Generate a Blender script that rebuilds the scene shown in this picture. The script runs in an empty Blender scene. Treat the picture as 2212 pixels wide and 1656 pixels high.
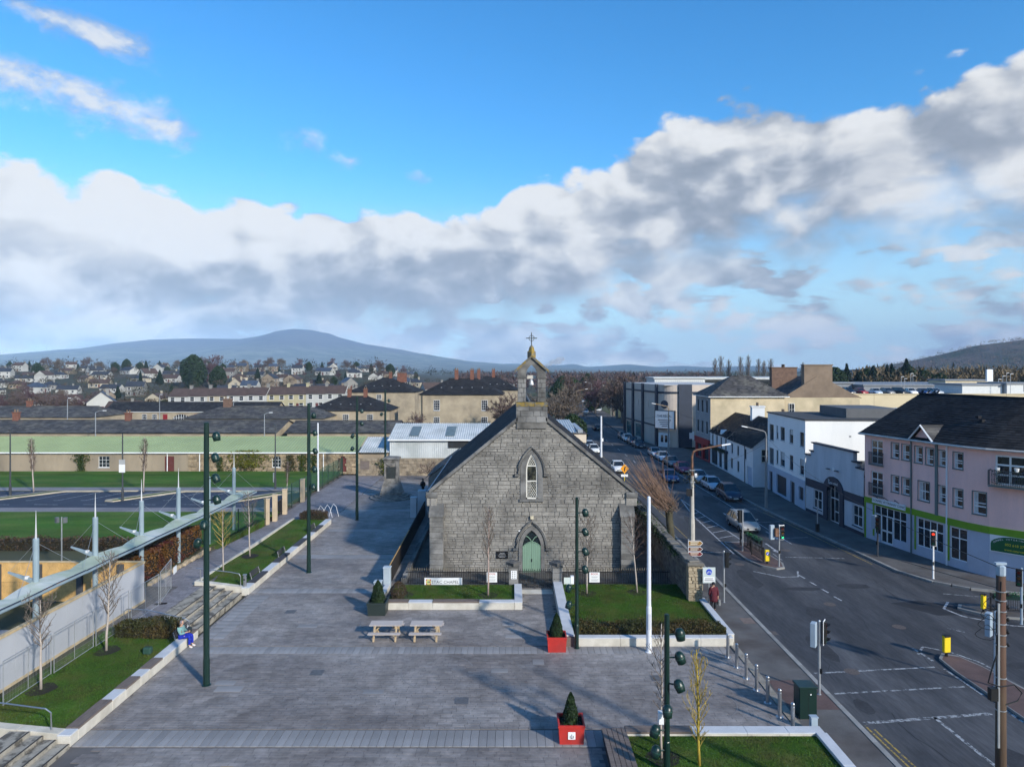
import bpy, bmesh, math, random
from mathutils import Vector, Matrix
RN = random.Random(11)
SC = bpy.context.scene
C = SC.collection
rad = math.radians
# ------------------------------------------------------------------ camera
F, U0, V0, H = 1504.0, 1106.0, 796.0, 14.6        # focal length in picture units, eye height 14.6 m
def gp(u, v, z=0.0):                               # a spot on level ground z
    Y = F*(H-z)/(v-V0); return Vector(((u-U0)/F*Y, Y, z))
cd = bpy.data.cameras.new('camera'); cam = bpy.data.objects.new('camera', cd); C.objects.link(cam)
cd.sensor_width = 36; cd.lens = F/2212*36; cd.shift_y = -32/2212; cd.clip_start = .5; cd.clip_end = 30000
cam.location = (0, 0, H); cam.rotation_euler = (rad(90), 0, 0); SC.camera = cam
# ------------------------------------------------------------------ exposure
SC.view_settings.view_transform = 'Standard'; SC.view_settings.look = 'None'
SC.view_settings.exposure = 0.12; SC.view_settings.gamma = 1.0; SC.view_settings.use_curve_mapping = False
SC.render.engine = 'CYCLES'
SC.cycles.use_denoising = True; SC.cycles.use_adaptive_sampling = True; SC.cycles.adaptive_threshold = .025
SC.cycles.max_bounces = 6; SC.cycles.diffuse_bounces = 2; SC.cycles.glossy_bounces = 2
SC.cycles.transparent_max_bounces = 12; SC.cycles.volume_bounces = 0; SC.cycles.transmission_bounces = 3
SC.cycles.sample_clamp_indirect = 4
# ------------------------------------------------------------------ sun
SAZ, SEL = math.atan2(.66, -.75), rad(25)
sd = Vector((math.sin(SAZ)*math.cos(SEL), math.cos(SAZ)*math.cos(SEL), math.sin(SEL)))
sl = bpy.data.lights.new('sun', 'SUN'); sl.energy = 4.7; sl.angle = rad(2.4); sl.color = (1, .93, .82)
so = bpy.data.objects.new('sun', sl); C.objects.link(so); so.location = (60, -60, 80)
so.rotation_euler = (-sd).to_track_quat('-Z', 'Y').to_euler()
# ------------------------------------------------------------------ sky with clouds
W = bpy.data.worlds.new('World'); SC.world = W; W.use_nodes = True
nt = W.node_tree; N = nt.nodes; L = nt.links
for n in list(N): N.remove(n)
def nd(t, tree=None, **k):
    n = (tree or nt).nodes.new(t)
    for a, b in k.items(): setattr(n, a, b)
    return n
def lk(a, b, tree=None): (tree or nt).links.new(a, b)
def setin(tree, sock, x):
    if isinstance(x, (int, float)): sock.default_value = x
    elif isinstance(x, (tuple, list)): sock.default_value = x
    else: tree.links.new(x, sock)
def mth(op, a, b=None, c=None, tree=None, clamp=False):
    tree = tree or nt; n = tree.nodes.new('ShaderNodeMath'); n.operation = op; n.use_clamp = clamp
    for i, x in enumerate((a, b, c)):
        if x is not None: setin(tree, n.inputs[i], x)
    return n.outputs[0]
def mrange(x, a, b, c=0., d=1., tree=None, smooth=False):
    tree = tree or nt; n = tree.nodes.new('ShaderNodeMapRange')
    if smooth: n.interpolation_type = 'SMOOTHSTEP'
    setin(tree, n.inputs[0], x)
    for i, q in zip((1, 2, 3, 4), (a, b, c, d)): n.inputs[i].default_value = q
    return n.outputs[0]
def mixc(f, a, b, tree=None, blend='MIX'):
    tree = tree or nt; n = tree.nodes.new('ShaderNodeMix'); n.data_type = 'RGBA'; n.blend_type = blend
    setin(tree, n.inputs[0], f)
    for i, x in ((6, a), (7, b)):
        setin(tree, n.inputs[i], (*x, 1) if isinstance(x, tuple) and len(x) == 3 else x)
    return n.outputs[2]
def comb(x, y, z, tree=None):
    tree = tree or nt; n = tree.nodes.new('ShaderNodeCombineXYZ')
    for i, q in enumerate((x, y, z)): setin(tree, n.inputs[i], q)
    return n.outputs[0]
def noise(vec, scale, detail=6., rough=.55, dist=0., tree=None):
    tree = tree or nt; n = tree.nodes.new('ShaderNodeTexNoise')
    setin(tree, n.inputs['Vector'], vec); n.inputs['Scale'].default_value = scale
    n.inputs['Detail'].default_value = detail; n.inputs['Roughness'].default_value = rough; n.inputs['Distortion'].default_value = dist
    return n.outputs[0]
sky = nd('ShaderNodeTexSky', sky_type='NISHITA', sun_disc=False, sun_elevation=SEL, sun_rotation=SAZ, air_density=1.0, dust_density=.6, ozone_density=2.5)
tc = nd('ShaderNodeTexCoord'); sp = nd('ShaderNodeSeparateXYZ'); lk(tc.outputs['Generated'], sp.inputs[0])
sx, sy, sz = sp.outputs
az = mth('ARCTAN2', sx, sy)
el = mth('DIVIDE', sz, mth('SQRT', mth('ADD', mth('MULTIPLY', sx, sx), mth('MULTIPLY', sy, sy))))
def curve(x, pts):                                 # pts in (azimuth, tangent of elevation)
    n = nd('ShaderNodeFloatCurve'); m = n.mapping; c = m.curves[0]; m.extend = 'HORIZONTAL'
    P = sorted((max(0, min(1, (a+math.pi)/(2*math.pi))), max(0, min(1, e))) for a, e in pts)
    c.points[0].location = P[0]; c.points[1].location = P[-1]
    for p in P[1:-1]: c.points.new(*p)
    for q in c.points: q.handle_type = 'AUTO'
    m.update(); lk(mrange(x, -math.pi, math.pi), n.inputs['Value']); return n.outputs[0]
def sk(u, v):
    a = math.atan((u-U0)/F); return (a, (V0-v)/F*math.cos(a))
top = curve(az, [(-3.1, .2), (-2.2, .3), (-1.5, .2), (-1.0, .26)] + [sk(*p) for p in ((0, 358), (300, 385), (640, 415), (900, 428), (1050, 432), (1100, 372), (1230, 352), (1330, 330), (1430, 270), (1560, 215), (1850, 185), (2000, 130), (2212, 100))] + [(1.0, .42), (1.6, .25), (2.4, .3), (3.1, .2)])
bot = curve(az, [(-3.1, .05), (-1.5, .04)] + [sk(*p) for p in ((0, 740), (500, 720), (900, 690), (1150, 640), (1350, 600), (1500, 555), (1700, 500), (1900, 470), (2212, 430))] + [(1.0, .2), (1.8, .08), (3.1, .05)])
cv = comb(az, mth('MULTIPLY', el, 1.45), 0.)
warp = nd('ShaderNodeTexNoise'); lk(cv, warp.inputs['Vector']); warp.inputs['Scale'].default_value = 5; warp.inputs['Detail'].default_value = 2
wv = nd('ShaderNodeVectorMath', operation='MULTIPLY_ADD'); lk(warp.outputs['Color'], wv.inputs[0]); wv.inputs[1].default_value = (.07, .07, .07); lk(cv, wv.inputs[2])
cvw = wv.outputs[0]
off = nd('ShaderNodeVectorMath', operation='ADD'); lk(cvw, off.inputs[0]); off.inputs[1].default_value = (.016, .034, 0)
nA = noise(cvw, 4.6, 5, .53); nB = noise(off.outputs[0], 4.6, 5, .53)
nF = noise(cvw, 14, 8, .62)
nG = noise(cvw, 2.1, 3, .5)
def billow(vec, scale):                            # rounded heads of cumulus
    n = nd('ShaderNodeTexVoronoi', feature='SMOOTH_F1', voronoi_dimensions='2D'); lk(vec, n.inputs['Vector']); n.inputs['Scale'].default_value = scale; n.inputs['Smoothness'].default_value = .35
    return mth('SUBTRACT', .45, n.outputs['Distance'])
vA = billow(cvw, 11); vB = billow(cvw, 27); vO = billow(off.outputs[0], 11); vP = billow(off.outputs[0], 27)
edge = mth('MULTIPLY', mth('SUBTRACT', nA, .5), .085)
edge = mth('ADD', edge, mth('ADD', mth('MULTIPLY', mth('SUBTRACT', nF, .5), .075), mth('ADD', mth('MULTIPLY', vA, .045), mth('MULTIPLY', vB, .024))))
dT = mth('SUBTRACT', mth('ADD', mth('SUBTRACT', top, el), edge), .014)
dB = mth('ADD', mth('SUBTRACT', el, bot), mth('MULTIPLY', edge, 1.3))
bank = mth('MULTIPLY', mrange(dT, -.004, .016, smooth=True), mrange(dB, -.07, .04, smooth=True))
# low streaky cloud towards the horizon
st = nd('ShaderNodeVectorMath', operation='MULTIPLY'); lk(cvw, st.inputs[0]); st.inputs[1].default_value = (1, 2.6, 1)
nS = noise(st.outputs[0], 5.2, 6, .58)
low = mth('MULTIPLY', mrange(mth('ADD', nS, mth('ADD', mth('MULTIPLY', vB, .14), mth('ADD', mth('MULTIPLY', mth('SUBTRACT', nF, .5), .24), mrange(az, .25, -.3, .015, .055)))), .45, .56, smooth=True), mth('MULTIPLY', mrange(el, .24, .13, smooth=True), mrange(el, -.01, .01)))
low = mth('MULTIPLY', low, .95)
# small fair weather wisps higher up, left of the bank
wis = None
for (u, v, su, sv, g) in ((185, 70, .085, .032, 1.0), (150, 210, .13, .038, 1.1), (330, 265, .07, .018, .9), (650, 300, .05, .03, .75), (740, 345, .04, .02, .6), (905, 385, .03, .012, .5), (235, 175, .04, .02, .5)):
    a0, e0 = sk(u, v)
    q = mth('ADD', mth('POWER', mth('DIVIDE', mth('SUBTRACT', az, a0), su), 2), mth('POWER', mth('DIVIDE', mth('SUBTRACT', el, mth('ADD', e0, mth('MULTIPLY', mth('SUBTRACT', az, a0), -.16))), sv), 2))
    q = mth('MULTIPLY', mth('EXPONENT', mth('MULTIPLY', q, -1)), g)
    wis = q if wis is None else mth('MAXIMUM', wis, q)
wisp = mrange(mth('ADD', mth('MULTIPLY', wis, .62), mth('MULTIPLY', mth('SUBTRACT', nF, .5), mth('MULTIPLY', mth('MINIMUM', mth('MULTIPLY', wis, 6), 1), 1.3))), .24, .70, smooth=True)
dens = mth('MAXIMUM', mth('MAXIMUM', bank, low), mth('MULTIPLY', wisp, .9), clamp=True)
lit = mrange(mth('ADD', mth('SUBTRACT', nA, nB), mth('ADD', mth('MULTIPLY', mth('SUBTRACT', vA, vO), .17), mth('MULTIPLY', mth('SUBTRACT', vB, vP), .07))), -.10, .10)
depth = mth('ADD', mth('MULTIPLY', mrange(dT, .0, .26), bank), mth('MULTIPLY', mth('SUBTRACT', 1, bank), .38))                        # how far below the bright rim of the bank
shade = mth('ADD', mth('MULTIPLY', mth('SUBTRACT', lit, .5), .80), mth('SUBTRACT', .80, mth('MULTIPLY', depth, .74)))
shade = mth('ADD', shade, mth('MULTIPLY', mth('SUBTRACT', nG, .5), .6))
shade = mth('ADD', shade, mth('MULTIPLY', mth('SUBTRACT', nS, .5), .9))
for (u, v, su, sv, g) in ((170, 470, .13, .07, .55), (330, 520, .07, .05, .4), (720, 620, .22, .05, -.5), (560, 470, .16, .04, .22), (1180, 400, .09, .035, .4), (1900, 320, .13, .05, -.3), (2150, 370, .08, .05, .4), (1500, 430, .15, .06, -.12), (900, 520, .12, .03, .2)):
    a0, e0 = sk(u, v)                              # bright heads and grey bases of the separate cloud masses
    q = mth('ADD', mth('POWER', mth('DIVIDE', mth('SUBTRACT', az, a0), su), 2), mth('POWER', mth('DIVIDE', mth('SUBTRACT', el, e0), sv), 2))
    shade = mth('ADD', shade, mth('MULTIPLY', mth('EXPONENT', mth('MULTIPLY', q, -1)), g))
shade = mth('ADD', shade, mth('MULTIPLY', mth('SUBTRACT', nF, .5), .85))
shade = mth('MAXIMUM', mth('ADD', shade, mrange(el, .13, .05, 0, .12)), mth('MULTIPLY', wisp, .9), clamp=True)
rp = nd('ShaderNodeValToRGB'); cr = rp.color_ramp
cr.elements[0].position = 0; cr.elements[0].color = (.33, .38, .46, 1)
cr.elements[1].position = 1; cr.elements[1].color = (.90, .92, .94, 1)
for p, c in ((.3, (.42, .47, .55, 1)), (.55, (.60, .64, .70, 1)), (.8, (.82, .84, .86, 1))):
    e = cr.elements.new(p); e.color = c
lk(shade, rp.inputs[0])
hs = nd('ShaderNodeHueSaturation'); hs.inputs['Saturation'].default_value = 1.3; hs.inputs['Value'].default_value = 1.; lk(sky.outputs[0], hs.inputs['Color'])
tint = mixc(1., hs.outputs[0], (1.15, 1.70, 1.86), blend='MULTIPLY')
tint = mixc(mrange(el, .30, -.02, 0, .92, smooth=True), tint, (4.7, 6.2, 7.3))
bgS = nd('ShaderNodeBackground'); lk(tint, bgS.inputs[0]); bgS.inputs[1].default_value = .118
bgC = nd('ShaderNodeBackground'); lk(rp.outputs[0], bgC.inputs[0]); bgC.inputs[1].default_value = .88
mx = nd('ShaderNodeMixShader'); lk(dens, mx.inputs[0]); lk(bgS.outputs[0], mx.inputs[1]); lk(bgC.outputs[0], mx.inputs[2])
wo = nd('ShaderNodeOutputWorld'); lk(mx.outputs[0], wo.inputs[0])
W.cycles.sampling_method = 'MANUAL'; W.cycles.sample_map_resolution = 512

# ------------------------------------------------------------------ helpers: materials
MATS = {}
def mat(name, col, rough=.8, var=.12, scale=1.5, bump=0., bscale=12., metal=0., spec=.35, island=0., objr=0., col2=None, s2=.35, lo=.45, hi=.62, stretch=None, rough2=None, fine=0., fscale=30):
    if name in MATS: return MATS[name]
    m = bpy.data.materials.new(name); m.use_nodes = True; t = m.node_tree; b = t.nodes['Principled BSDF']
    tcn = t.nodes.new('ShaderNodeTexCoord'); vec = tcn.outputs['Object']
    if stretch:
        v = t.nodes.new('ShaderNodeVectorMath'); v.operation = 'MULTIPLY'; t.links.new(vec, v.inputs[0]); v.inputs[1].default_value = stretch; vec = v.outputs[0]
    c = (*col, 1)
    if col2:
        c = mixc(mrange(noise(vec, s2, 6, .6, tree=t), lo, hi, tree=t), col, col2, tree=t)
    f = None
    def mul(x):
        nonlocal f
        f = x if f is None else mth('MULTIPLY', f, x, tree=t)
    if var: mul(mrange(noise(vec, scale, 6, .6, tree=t), .3, .7, 1-var, 1+var, tree=t))
    if fine: mul(mrange(noise(vec, fscale, 3, .6, tree=t), .3, .7, 1-fine, 1+fine, tree=t))
    if island:
        g = t.nodes.new('ShaderNodeNewGeometry'); mul(mrange(g.outputs['Random Per Island'], 0, 1, 1-island, 1+island, tree=t))
    if objr:
        g = t.nodes.new('ShaderNodeObjectInfo'); mul(mrange(g.outputs['Random'], 0, 1, 1-objr, 1+objr, tree=t))
    if f is not None:
        v = t.nodes.new('ShaderNodeVectorMath'); v.operation = 'SCALE'; setin(t, v.inputs[0], c[:3] if isinstance(c, tuple) else c); t.links.new(f, v.inputs['Scale'])
        t.links.new(v.outputs[0], b.inputs['Base Color'])
    else: setin(t, b.inputs['Base Color'], c)
    if rough2 is not None: t.links.new(mrange(noise(vec, .6, 5, .6, tree=t), .4, .62, rough, rough2, tree=t), b.inputs['Roughness'])
    else: b.inputs['Roughness'].default_value = rough
    b.inputs['Metallic'].default_value = metal; b.inputs['Specular IOR Level'].default_value = spec
    if bump:
        bn = t.nodes.new('ShaderNodeBump'); bn.inputs['Strength'].default_value = min(1, bump); bn.inputs['Distance'].default_value = .03*max(1, bump)
        t.links.new(noise(vec, bscale, 5, .65, tree=t), bn.inputs['Height']); t.links.new(bn.outputs[0], b.inputs['Normal'])
    MATS[name] = m; return m
def leafmat(name, col, col2, tl=.25):
    m = mat(name, col, .6, .25, .9, island=.4, col2=col2, s2=1.1, spec=.25); t = m.node_tree; b = t.nodes['Principled BSDF']
    tr = t.nodes.new('ShaderNodeBsdfTranslucent'); tr.inputs[0].default_value = (*[min(1, 1.3*x) for x in col], 1); ms = t.nodes.new('ShaderNodeMixShader'); ms.inputs[0].default_value = tl
    out = t.nodes['Material Output']; t.links.new(b.outputs[0], ms.inputs[1]); t.links.new(tr.outputs[0], ms.inputs[2]); t.links.new(ms.outputs[0], out.inputs[0]); return m
# ------------------------------------------------------------------ helpers: meshes
class MB:
    def __init__(s): s.v = []; s.f = []; s.m = []; s.X = None; s.mi = 0
    def add(s, vs, fs):
        k = len(s.v); X = s.X
        s.v += [tuple(X @ Vector(p)) if X else tuple(p) for p in vs]
        s.f += [tuple(k+i for i in f) for f in fs]; s.m += [s.mi]*len(fs); return s
    def bx(s, x0, y0, z0, x1, y1, z1):
        return s.add([(x0,y0,z0),(x1,y0,z0),(x1,y1,z0),(x0,y1,z0),(x0,y0,z1),(x1,y0,z1),(x1,y1,z1),(x0,y1,z1)], [(0,3,2,1),(4,5,6,7),(0,1,5,4),(1,2,6,5),(2,3,7,6),(3,0,4,7)])
    def box(s, c, d, rz=0, R=None):
        Q = R if R is not None else Matrix.Rotation(rz, 3, 'Z'); c = Vector(c)
        P = [c + Q @ Vector((a*d[0]/2, b*d[1]/2, e*d[2]/2)) for e in (-1, 1) for a, b in ((-1,-1),(1,-1),(1,1),(-1,1))]
        return s.add(P, [(0,3,2,1),(4,5,6,7),(0,1,5,4),(1,2,6,5),(2,3,7,6),(3,0,4,7)])
    def poly(s, pts): return s.add(pts, [tuple(range(len(pts)))])
    def prism(s, pts, z0, z1, bottom=False):
        a = sum(p[0]*q[1]-q[0]*p[1] for p, q in zip(pts, pts[1:]+pts[:1]))
        if a < 0: pts = pts[::-1]
        n = len(pts); P = [(p[0], p[1], z0) for p in pts] + [(p[0], p[1], z1) for p in pts]
        fs = [tuple(range(n, 2*n))] + [(i, (i+1) % n, n+(i+1) % n, n+i) for i in range(n)]
        if bottom: fs.append(tuple(range(n))[::-1])
        return s.add(P, fs)
    def xprism(s, pts, y0, y1):                    # pts (x,z) extruded along y
        a = sum(p[0]*q[1]-q[0]*p[1] for p, q in zip(pts, pts[1:]+pts[:1]))
        if a < 0: pts = pts[::-1]
        n = len(pts); P = [(p[0], y0, p[1]) for p in pts] + [(p[0], y1, p[1]) for p in pts]
        return s.add(P, [tuple(range(n)), tuple(range(n, 2*n))[::-1]] + [(i, n+i, n+(i+1) % n, (i+1) % n) for i in range(n)])
    def tube(s, pts, rs, n=6, caps=True):
        pts = [Vector(p) for p in pts]; rs = rs if isinstance(rs, (list, tuple)) else [rs]*len(pts); V = []; fs = []
        up = Vector((.13, .21, 1)).normalized()
        for i, p in enumerate(pts):
            d = (pts[min(i+1, len(pts)-1)]-pts[max(i-1, 0)])
            d = d.normalized() if d.length > 1e-9 else Vector((0, 0, 1))
            a = d.cross(up)
            if a.length < .15: a = d.cross(Vector((1, 0, .1)))
            a.normalize(); b = d.cross(a)
            for k in range(n):
                t = 2*math.pi*k/n; V.append(p+(a*math.cos(t)+b*math.sin(t))*rs[i])
        for i in range(len(pts)-1):
            for k in range(n): fs.append((i*n+k, i*n+(k+1) % n, (i+1)*n+(k+1) % n, (i+1)*n+k))
        if caps: fs += [tuple(range(n))[::-1], tuple(range((len(pts)-1)*n, len(pts)*n))]
        return s.add(V, fs)
    def lathe(s, prof, n=16, c=(0, 0, 0)):
        V = []; fs = []
        for r, z in prof:
            for k in range(n):
                t = 2*math.pi*k/n; V.append((c[0]+r*math.cos(t), c[1]+r*math.sin(t), c[2]+z))
        for i in range(len(prof)-1):
            for k in range(n): fs.append((i*n+k, i*n+(k+1) % n, (i+1)*n+(k+1) % n, (i+1)*n+k))
        fs += [tuple(range(n))[::-1], tuple(range((len(prof)-1)*n, len(prof)*n))]
        return s.add(V, fs)
    def wall(s, x0, x1, z0, z1, ops=(), y=0., t=.14):       # faces -y, openings with reveals
        xs = sorted({x0, x1} | {o[0] for o in ops} | {o[2] for o in ops}); zs = sorted({z0, z1} | {o[1] for o in ops} | {o[3] for o in ops})
        for a, b in zip(xs, xs[1:]):
            for c, d in zip(zs, zs[1:]):
                mx_, mz = (a+b)/2, (c+d)/2
                if not any(o[0] < mx_ < o[2] and o[1] < mz < o[3] for o in ops): s.poly([(a,y,c),(b,y,c),(b,y,d),(a,y,d)])
        for a, c, b, d in ops:
            s.poly([(a,y,c),(a,y+t,c),(b,y+t,c),(b,y,c)]); s.poly([(a,y,d),(b,y,d),(b,y+t,d),(a,y+t,d)])
            s.poly([(a,y,c),(a,y,d),(a,y+t,d),(a,y+t,c)]); s.poly([(b,y,c),(b,y+t,c),(b,y+t,d),(b,y,d)])
        return s
    def slates(s, A, B, Cc, D, sw=.4, sh=.3, th=.02, rnd=None):  # A,B eave; D above A, Cc above B
        rnd = rnd or RN; A, B, Cc, D = map(Vector, (A, B, Cc, D)); nv = (B-A).cross(D-A).normalized()
        if nv.z < 0: nv = -nv
        rows = max(2, int(((D-A).length+(Cc-B).length)/2/sh)); full = (B-A).length; cols = max(1, int(full/sw))
        e = (B-A).normalized()
        for r in range(rows):
            a0, b0 = A.lerp(D, r/rows), B.lerp(Cc, r/rows); a1, b1 = A.lerp(D, (r+1.12)/rows), B.lerp(Cc, (r+1.12)/rows)
            o0, w0 = (a0-A).dot(e), (b0-a0).length
            w1 = (b1-a1).length; o1 = (a1-A).dot(e)
            st_ = [0.]; x = (-.5*(r % 2))*sw
            while x < full:
                x += sw*(1+rnd.uniform(-.1, .1))
                if x-o0 > .1*sw and x < o0+w0-.1*sw: st_.append((x-o0)/max(w0, 1e-6))
            st_.append(1.)
            for p, q in zip(st_, st_[1:]):
                l = nv*(th*rnd.uniform(.7, 1.5)); h = nv*(.002)
                P0, P1 = a0.lerp(b0, p)+l, a0.lerp(b0, q)+l
                xa, xb = p*w0+o0, q*w0+o0
                t0 = min(1, max(0, (xa-o1)/max(w1, 1e-6))); t1 = min(1, max(0, (xb-o1)/max(w1, 1e-6)))
                if t1-t0 < 1e-4 and w1 > .01 and not (p == 0 or q == 1): continue
                Q0, Q1 = a1.lerp(b1, t0)+h, a1.lerp(b1, t1)+h
                s.add([P0, P1, Q1, Q0, P0-nv*th*1.2, P1-nv*th*1.2], [(0, 1, 2, 3), (4, 5, 1, 0)])
        return s
    def data(s, name, mats):
        me = bpy.data.meshes.new(name); me.from_pydata(s.v, [], s.f)
        for q in (mats if isinstance(mats, (list, tuple)) else [mats]): me.materials.append(q)
        if any(s.m): me.polygons.foreach_set('material_index', s.m)
        return me
    def build(s, name, mats, parent=None, loc=(0, 0, 0), rz=0, smooth=False, kind=None, bevel=0, label=None):
        return put(name, s.data(name, mats), parent, loc, rz, smooth, kind, bevel, label)
def put(name, me, parent=None, loc=(0, 0, 0), rz=0, smooth=False, kind=None, bevel=0, label=None):
    o = bpy.data.objects.new(name, me); C.objects.link(o); o.parent = parent; o.location = loc; o.rotation_euler = (0, 0, rz)
    if smooth: me.shade_smooth()
    if kind: o['kind'] = kind
    if label: o['label'] = label
    if bevel:
        b = o.modifiers.new('bevel', 'BEVEL'); b.width = bevel; b.segments = 1; b.limit_method = 'ANGLE'
    return o
def tag(o, label, cat, group=None, kind=None):
    o['label'] = label; o['category'] = cat
    if group: o['group'] = group
    if kind: o['kind'] = kind
    return o
def T(name, label, cat, loc=(0, 0, 0), rz=0, group=None):
    o = bpy.data.objects.new(name, None); C.objects.link(o); o.empty_display_size = .3
    o.location = loc; o.rotation_euler = (0, 0, rz); return tag(o, label, cat, group)
def struct(name, mb, m, parent=None, **k):
    return mb.build(name, m, parent, kind='structure', **k)
def dup(root, loc, rz=0, label=None, group=None, scale=None):
    r = root.copy(); C.objects.link(r); r.location = loc; r.rotation_euler = (0, 0, rz)
    if scale: r.scale = scale if isinstance(scale, (tuple, list)) else (scale,)*3
    if label: r['label'] = label
    if group: r['group'] = group
    for ch in root.children:
        c = ch.copy(); C.objects.link(c); c.parent = r
        for g in ch.children:
            d = g.copy(); C.objects.link(d); d.parent = c
    return r
ORD = ['first','second','third','fourth','fifth','sixth','seventh','eighth','ninth','tenth','eleventh','twelfth','thirteenth','fourteenth','fifteenth','sixteenth','seventeenth','eighteenth','nineteenth','twentieth','twenty-first','twenty-second','twenty-third','twenty-fourth','twenty-fifth','twenty-sixth','twenty-seventh','twenty-eighth','twenty-ninth','thirtieth']
def text(name, s, m, parent, loc, size, rx=90, rz=0, align='CENTER', extr=.003, rot=None):
    cu = bpy.data.curves.new(name, 'FONT'); cu.body = s; cu.size = size; cu.align_x = align; cu.align_y = 'CENTER'; cu.extrude = extr; cu.resolution_u = 2
    o = bpy.data.objects.new(name, cu); C.objects.link(o)
    bpy.context.view_layer.update()
    me = bpy.data.meshes.new_from_object(o); bpy.data.objects.remove(o); bpy.data.curves.remove(cu)
    me.materials.clear(); me.materials.append(m)
    q = put(name, me, parent, loc); q.rotation_euler = rot or (rad(rx), 0, rad(rz)); return q
# ------------------------------------------------------------------ palette
WHITE = mat('white_paint', (.74, .75, .76), .55, .06, .8, fine=.04)
UPVC = mat('white_frame', (.70, .71, .72), .4, .03)
GLASS = mat('window_glass', (.018, .022, .028), .06, .4, .7, spec=.8)
BLIND = mat('white_curtain', (.50, .50, .50), .7, .2, 4)
BLACK = mat('black_iron', (.012, .012, .014), .45, .1)
DGREEN = mat('dark_green_paint', (.005, .022, .018), .35, .1, 3, spec=.5)
STEEL = mat('brushed_steel', (.42, .43, .45), .32, .12, 6, metal=.85)
GALV = mat('galvanised_steel', (.40, .42, .44), .45, .15, 4, metal=.6)
SLATE = mat('natural_slate', (.020, .021, .025), .85, .2, 1.2, island=.35, col2=(.032, .031, .032), s2=.5, spec=.15)
SLATEW = mat('weathered_slate', (.06, .058, .060), .8, .2, 1.2, island=.4, col2=(.10, .095, .085), s2=.4, spec=.25)
SLATED = mat('dark_roof_tile', (.016, .017, .020), .85, .2, .8, island=.3, col2=(.026, .026, .028), s2=.3, spec=.15)
CONC = mat('pale_concrete', (.55, .52, .46), .8, .16, .9, col2=(.44, .41, .35), s2=.7, fine=.08, bump=.15)
COPE = mat('pale_stone_coping', (.50, .51, .53), .7, .1, 1.4, fine=.06)
WOOD = mat('weathered_timber', (.15, .12, .105), .75, .25, 2, stretch=(1, 8, 8), fine=.12)
MULCH = mat('bark_mulch', (.018, .014, .012), .95, .4, 6, bump=.8, bscale=30)
RUST = mat('rusty_paint', (.17, .085, .05), .7, .3, 2.5, col2=(.09, .055, .04), s2=2)
# ================================================================== ground, roads, plaza
EARTH = mat('earth_and_scrub', (.055, .055, .032), .95, .35, .05, col2=(.07, .085, .03), s2=.012)
ASPH = mat('asphalt', (.072, .073, .079), .82, .30, .42, stretch=(1, .16, 1), fine=.22, fscale=7, bump=.2, bscale=60, col2=(.042, .044, .050), s2=.55, lo=.40, hi=.60, spec=.3)
ASPHB = mat('new_asphalt', (.030, .038, .060), .75, .25, .25, fine=.15, fscale=12, spec=.3)
PAVE = mat('concrete_footpath', (.105, .100, .098), .85, .25, .7, fine=.10, col2=(.080, .070, .066), s2=.4)
PAINT = mat('worn_road_paint', (.34, .35, .36), .7, .2, 3, col2=(.058, .060, .067), s2=5, lo=.44, hi=.56)
PAINTN = mat('white_road_paint', (.38, .39, .41), .7, .2, 3, col2=(.10, .10, .105), s2=4, lo=.50, hi=.64)
PYEL = mat('worn_yellow_paint', (.36, .25, .05), .7, .25, 3, col2=(.06, .06, .06), s2=6, lo=.50, hi=.58)
SETT = mat('granite_sett', (.155, .137, .130), .62, .26, 1.1, island=.13, col2=(.255, .236, .226), s2=.16, lo=.38, hi=.64, fine=.14, fscale=5, spec=.4, rough2=.8)
SETTD = mat('sett_joint', (.105, .098, .096), .9, .25, .6)
SLAB = mat('pale_granite_slab', (.235, .225, .222), .6, .26, .5, objr=.14, fine=.08, spec=.4)
GRASS = mat('mown_grass', (.042, .090, .013), .9, .40, .5, col2=(.075, .082, .022), s2=.8, lo=.40, hi=.66, fine=.32, fscale=14, bump=.9, bscale=45, spec=.1)
GRASSL = mat('wide_lawn', (.044, .115, .014), .9, .34, .2, col2=(.080, .122, .026), s2=.35, lo=.4, hi=.64, fine=.22, fscale=8, bump=.7, bscale=30, stretch=(.5, 1.4, 1), spec=.1)
KERB = mat('kerb_concrete', (.24, .235, .225), .8, .2, 1, objr=.15, fine=.1)
PATH = mat('path_sett', (.20, .19, .205), .75, .25, .3, island=.14, fine=.14, fscale=6)
BRICKP = mat('red_tactile_paving', (.105, .068, .062), .85, .25, .8, fine=.15)
GRAVEL = mat('yard_gravel', (.085, .078, .070), .95, .35, 1.2, bump=.6, bscale=35, fine=.25, fscale=16)

def sheet(name, pts, z, m, **k):
    b = MB(); b.poly([(p[0], p[1], z) for p in pts]); 
    return struct(name, b, m, **k)
def rect(x0, y0, x1, y1): return [(x0, y0), (x1, y0), (x1, y1), (x0, y1)]
sheet('ground', rect(-9000, -180, 9000, 9000), -.10, EARTH)
LK = [(14.2, 8), (14.2, 120), (16, 180), (19.5, 250), (22.5, 297), (31, 414), (44, 560)]
RK = [(27.6, 50), (26.0, 71), (25.1, 100), (24.6, 126), (24.3, 156), (25.2, 200), (27.6, 250), (31, 300), (39, 414), (52, 560)]
road = sheet('road', LK + RK[::-1] + [(28.6, 47.4), (30.2, 45.9), (33, 44.9), (38, 44), (80, 38), (80, 8)], 0., ASPH)
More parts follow.
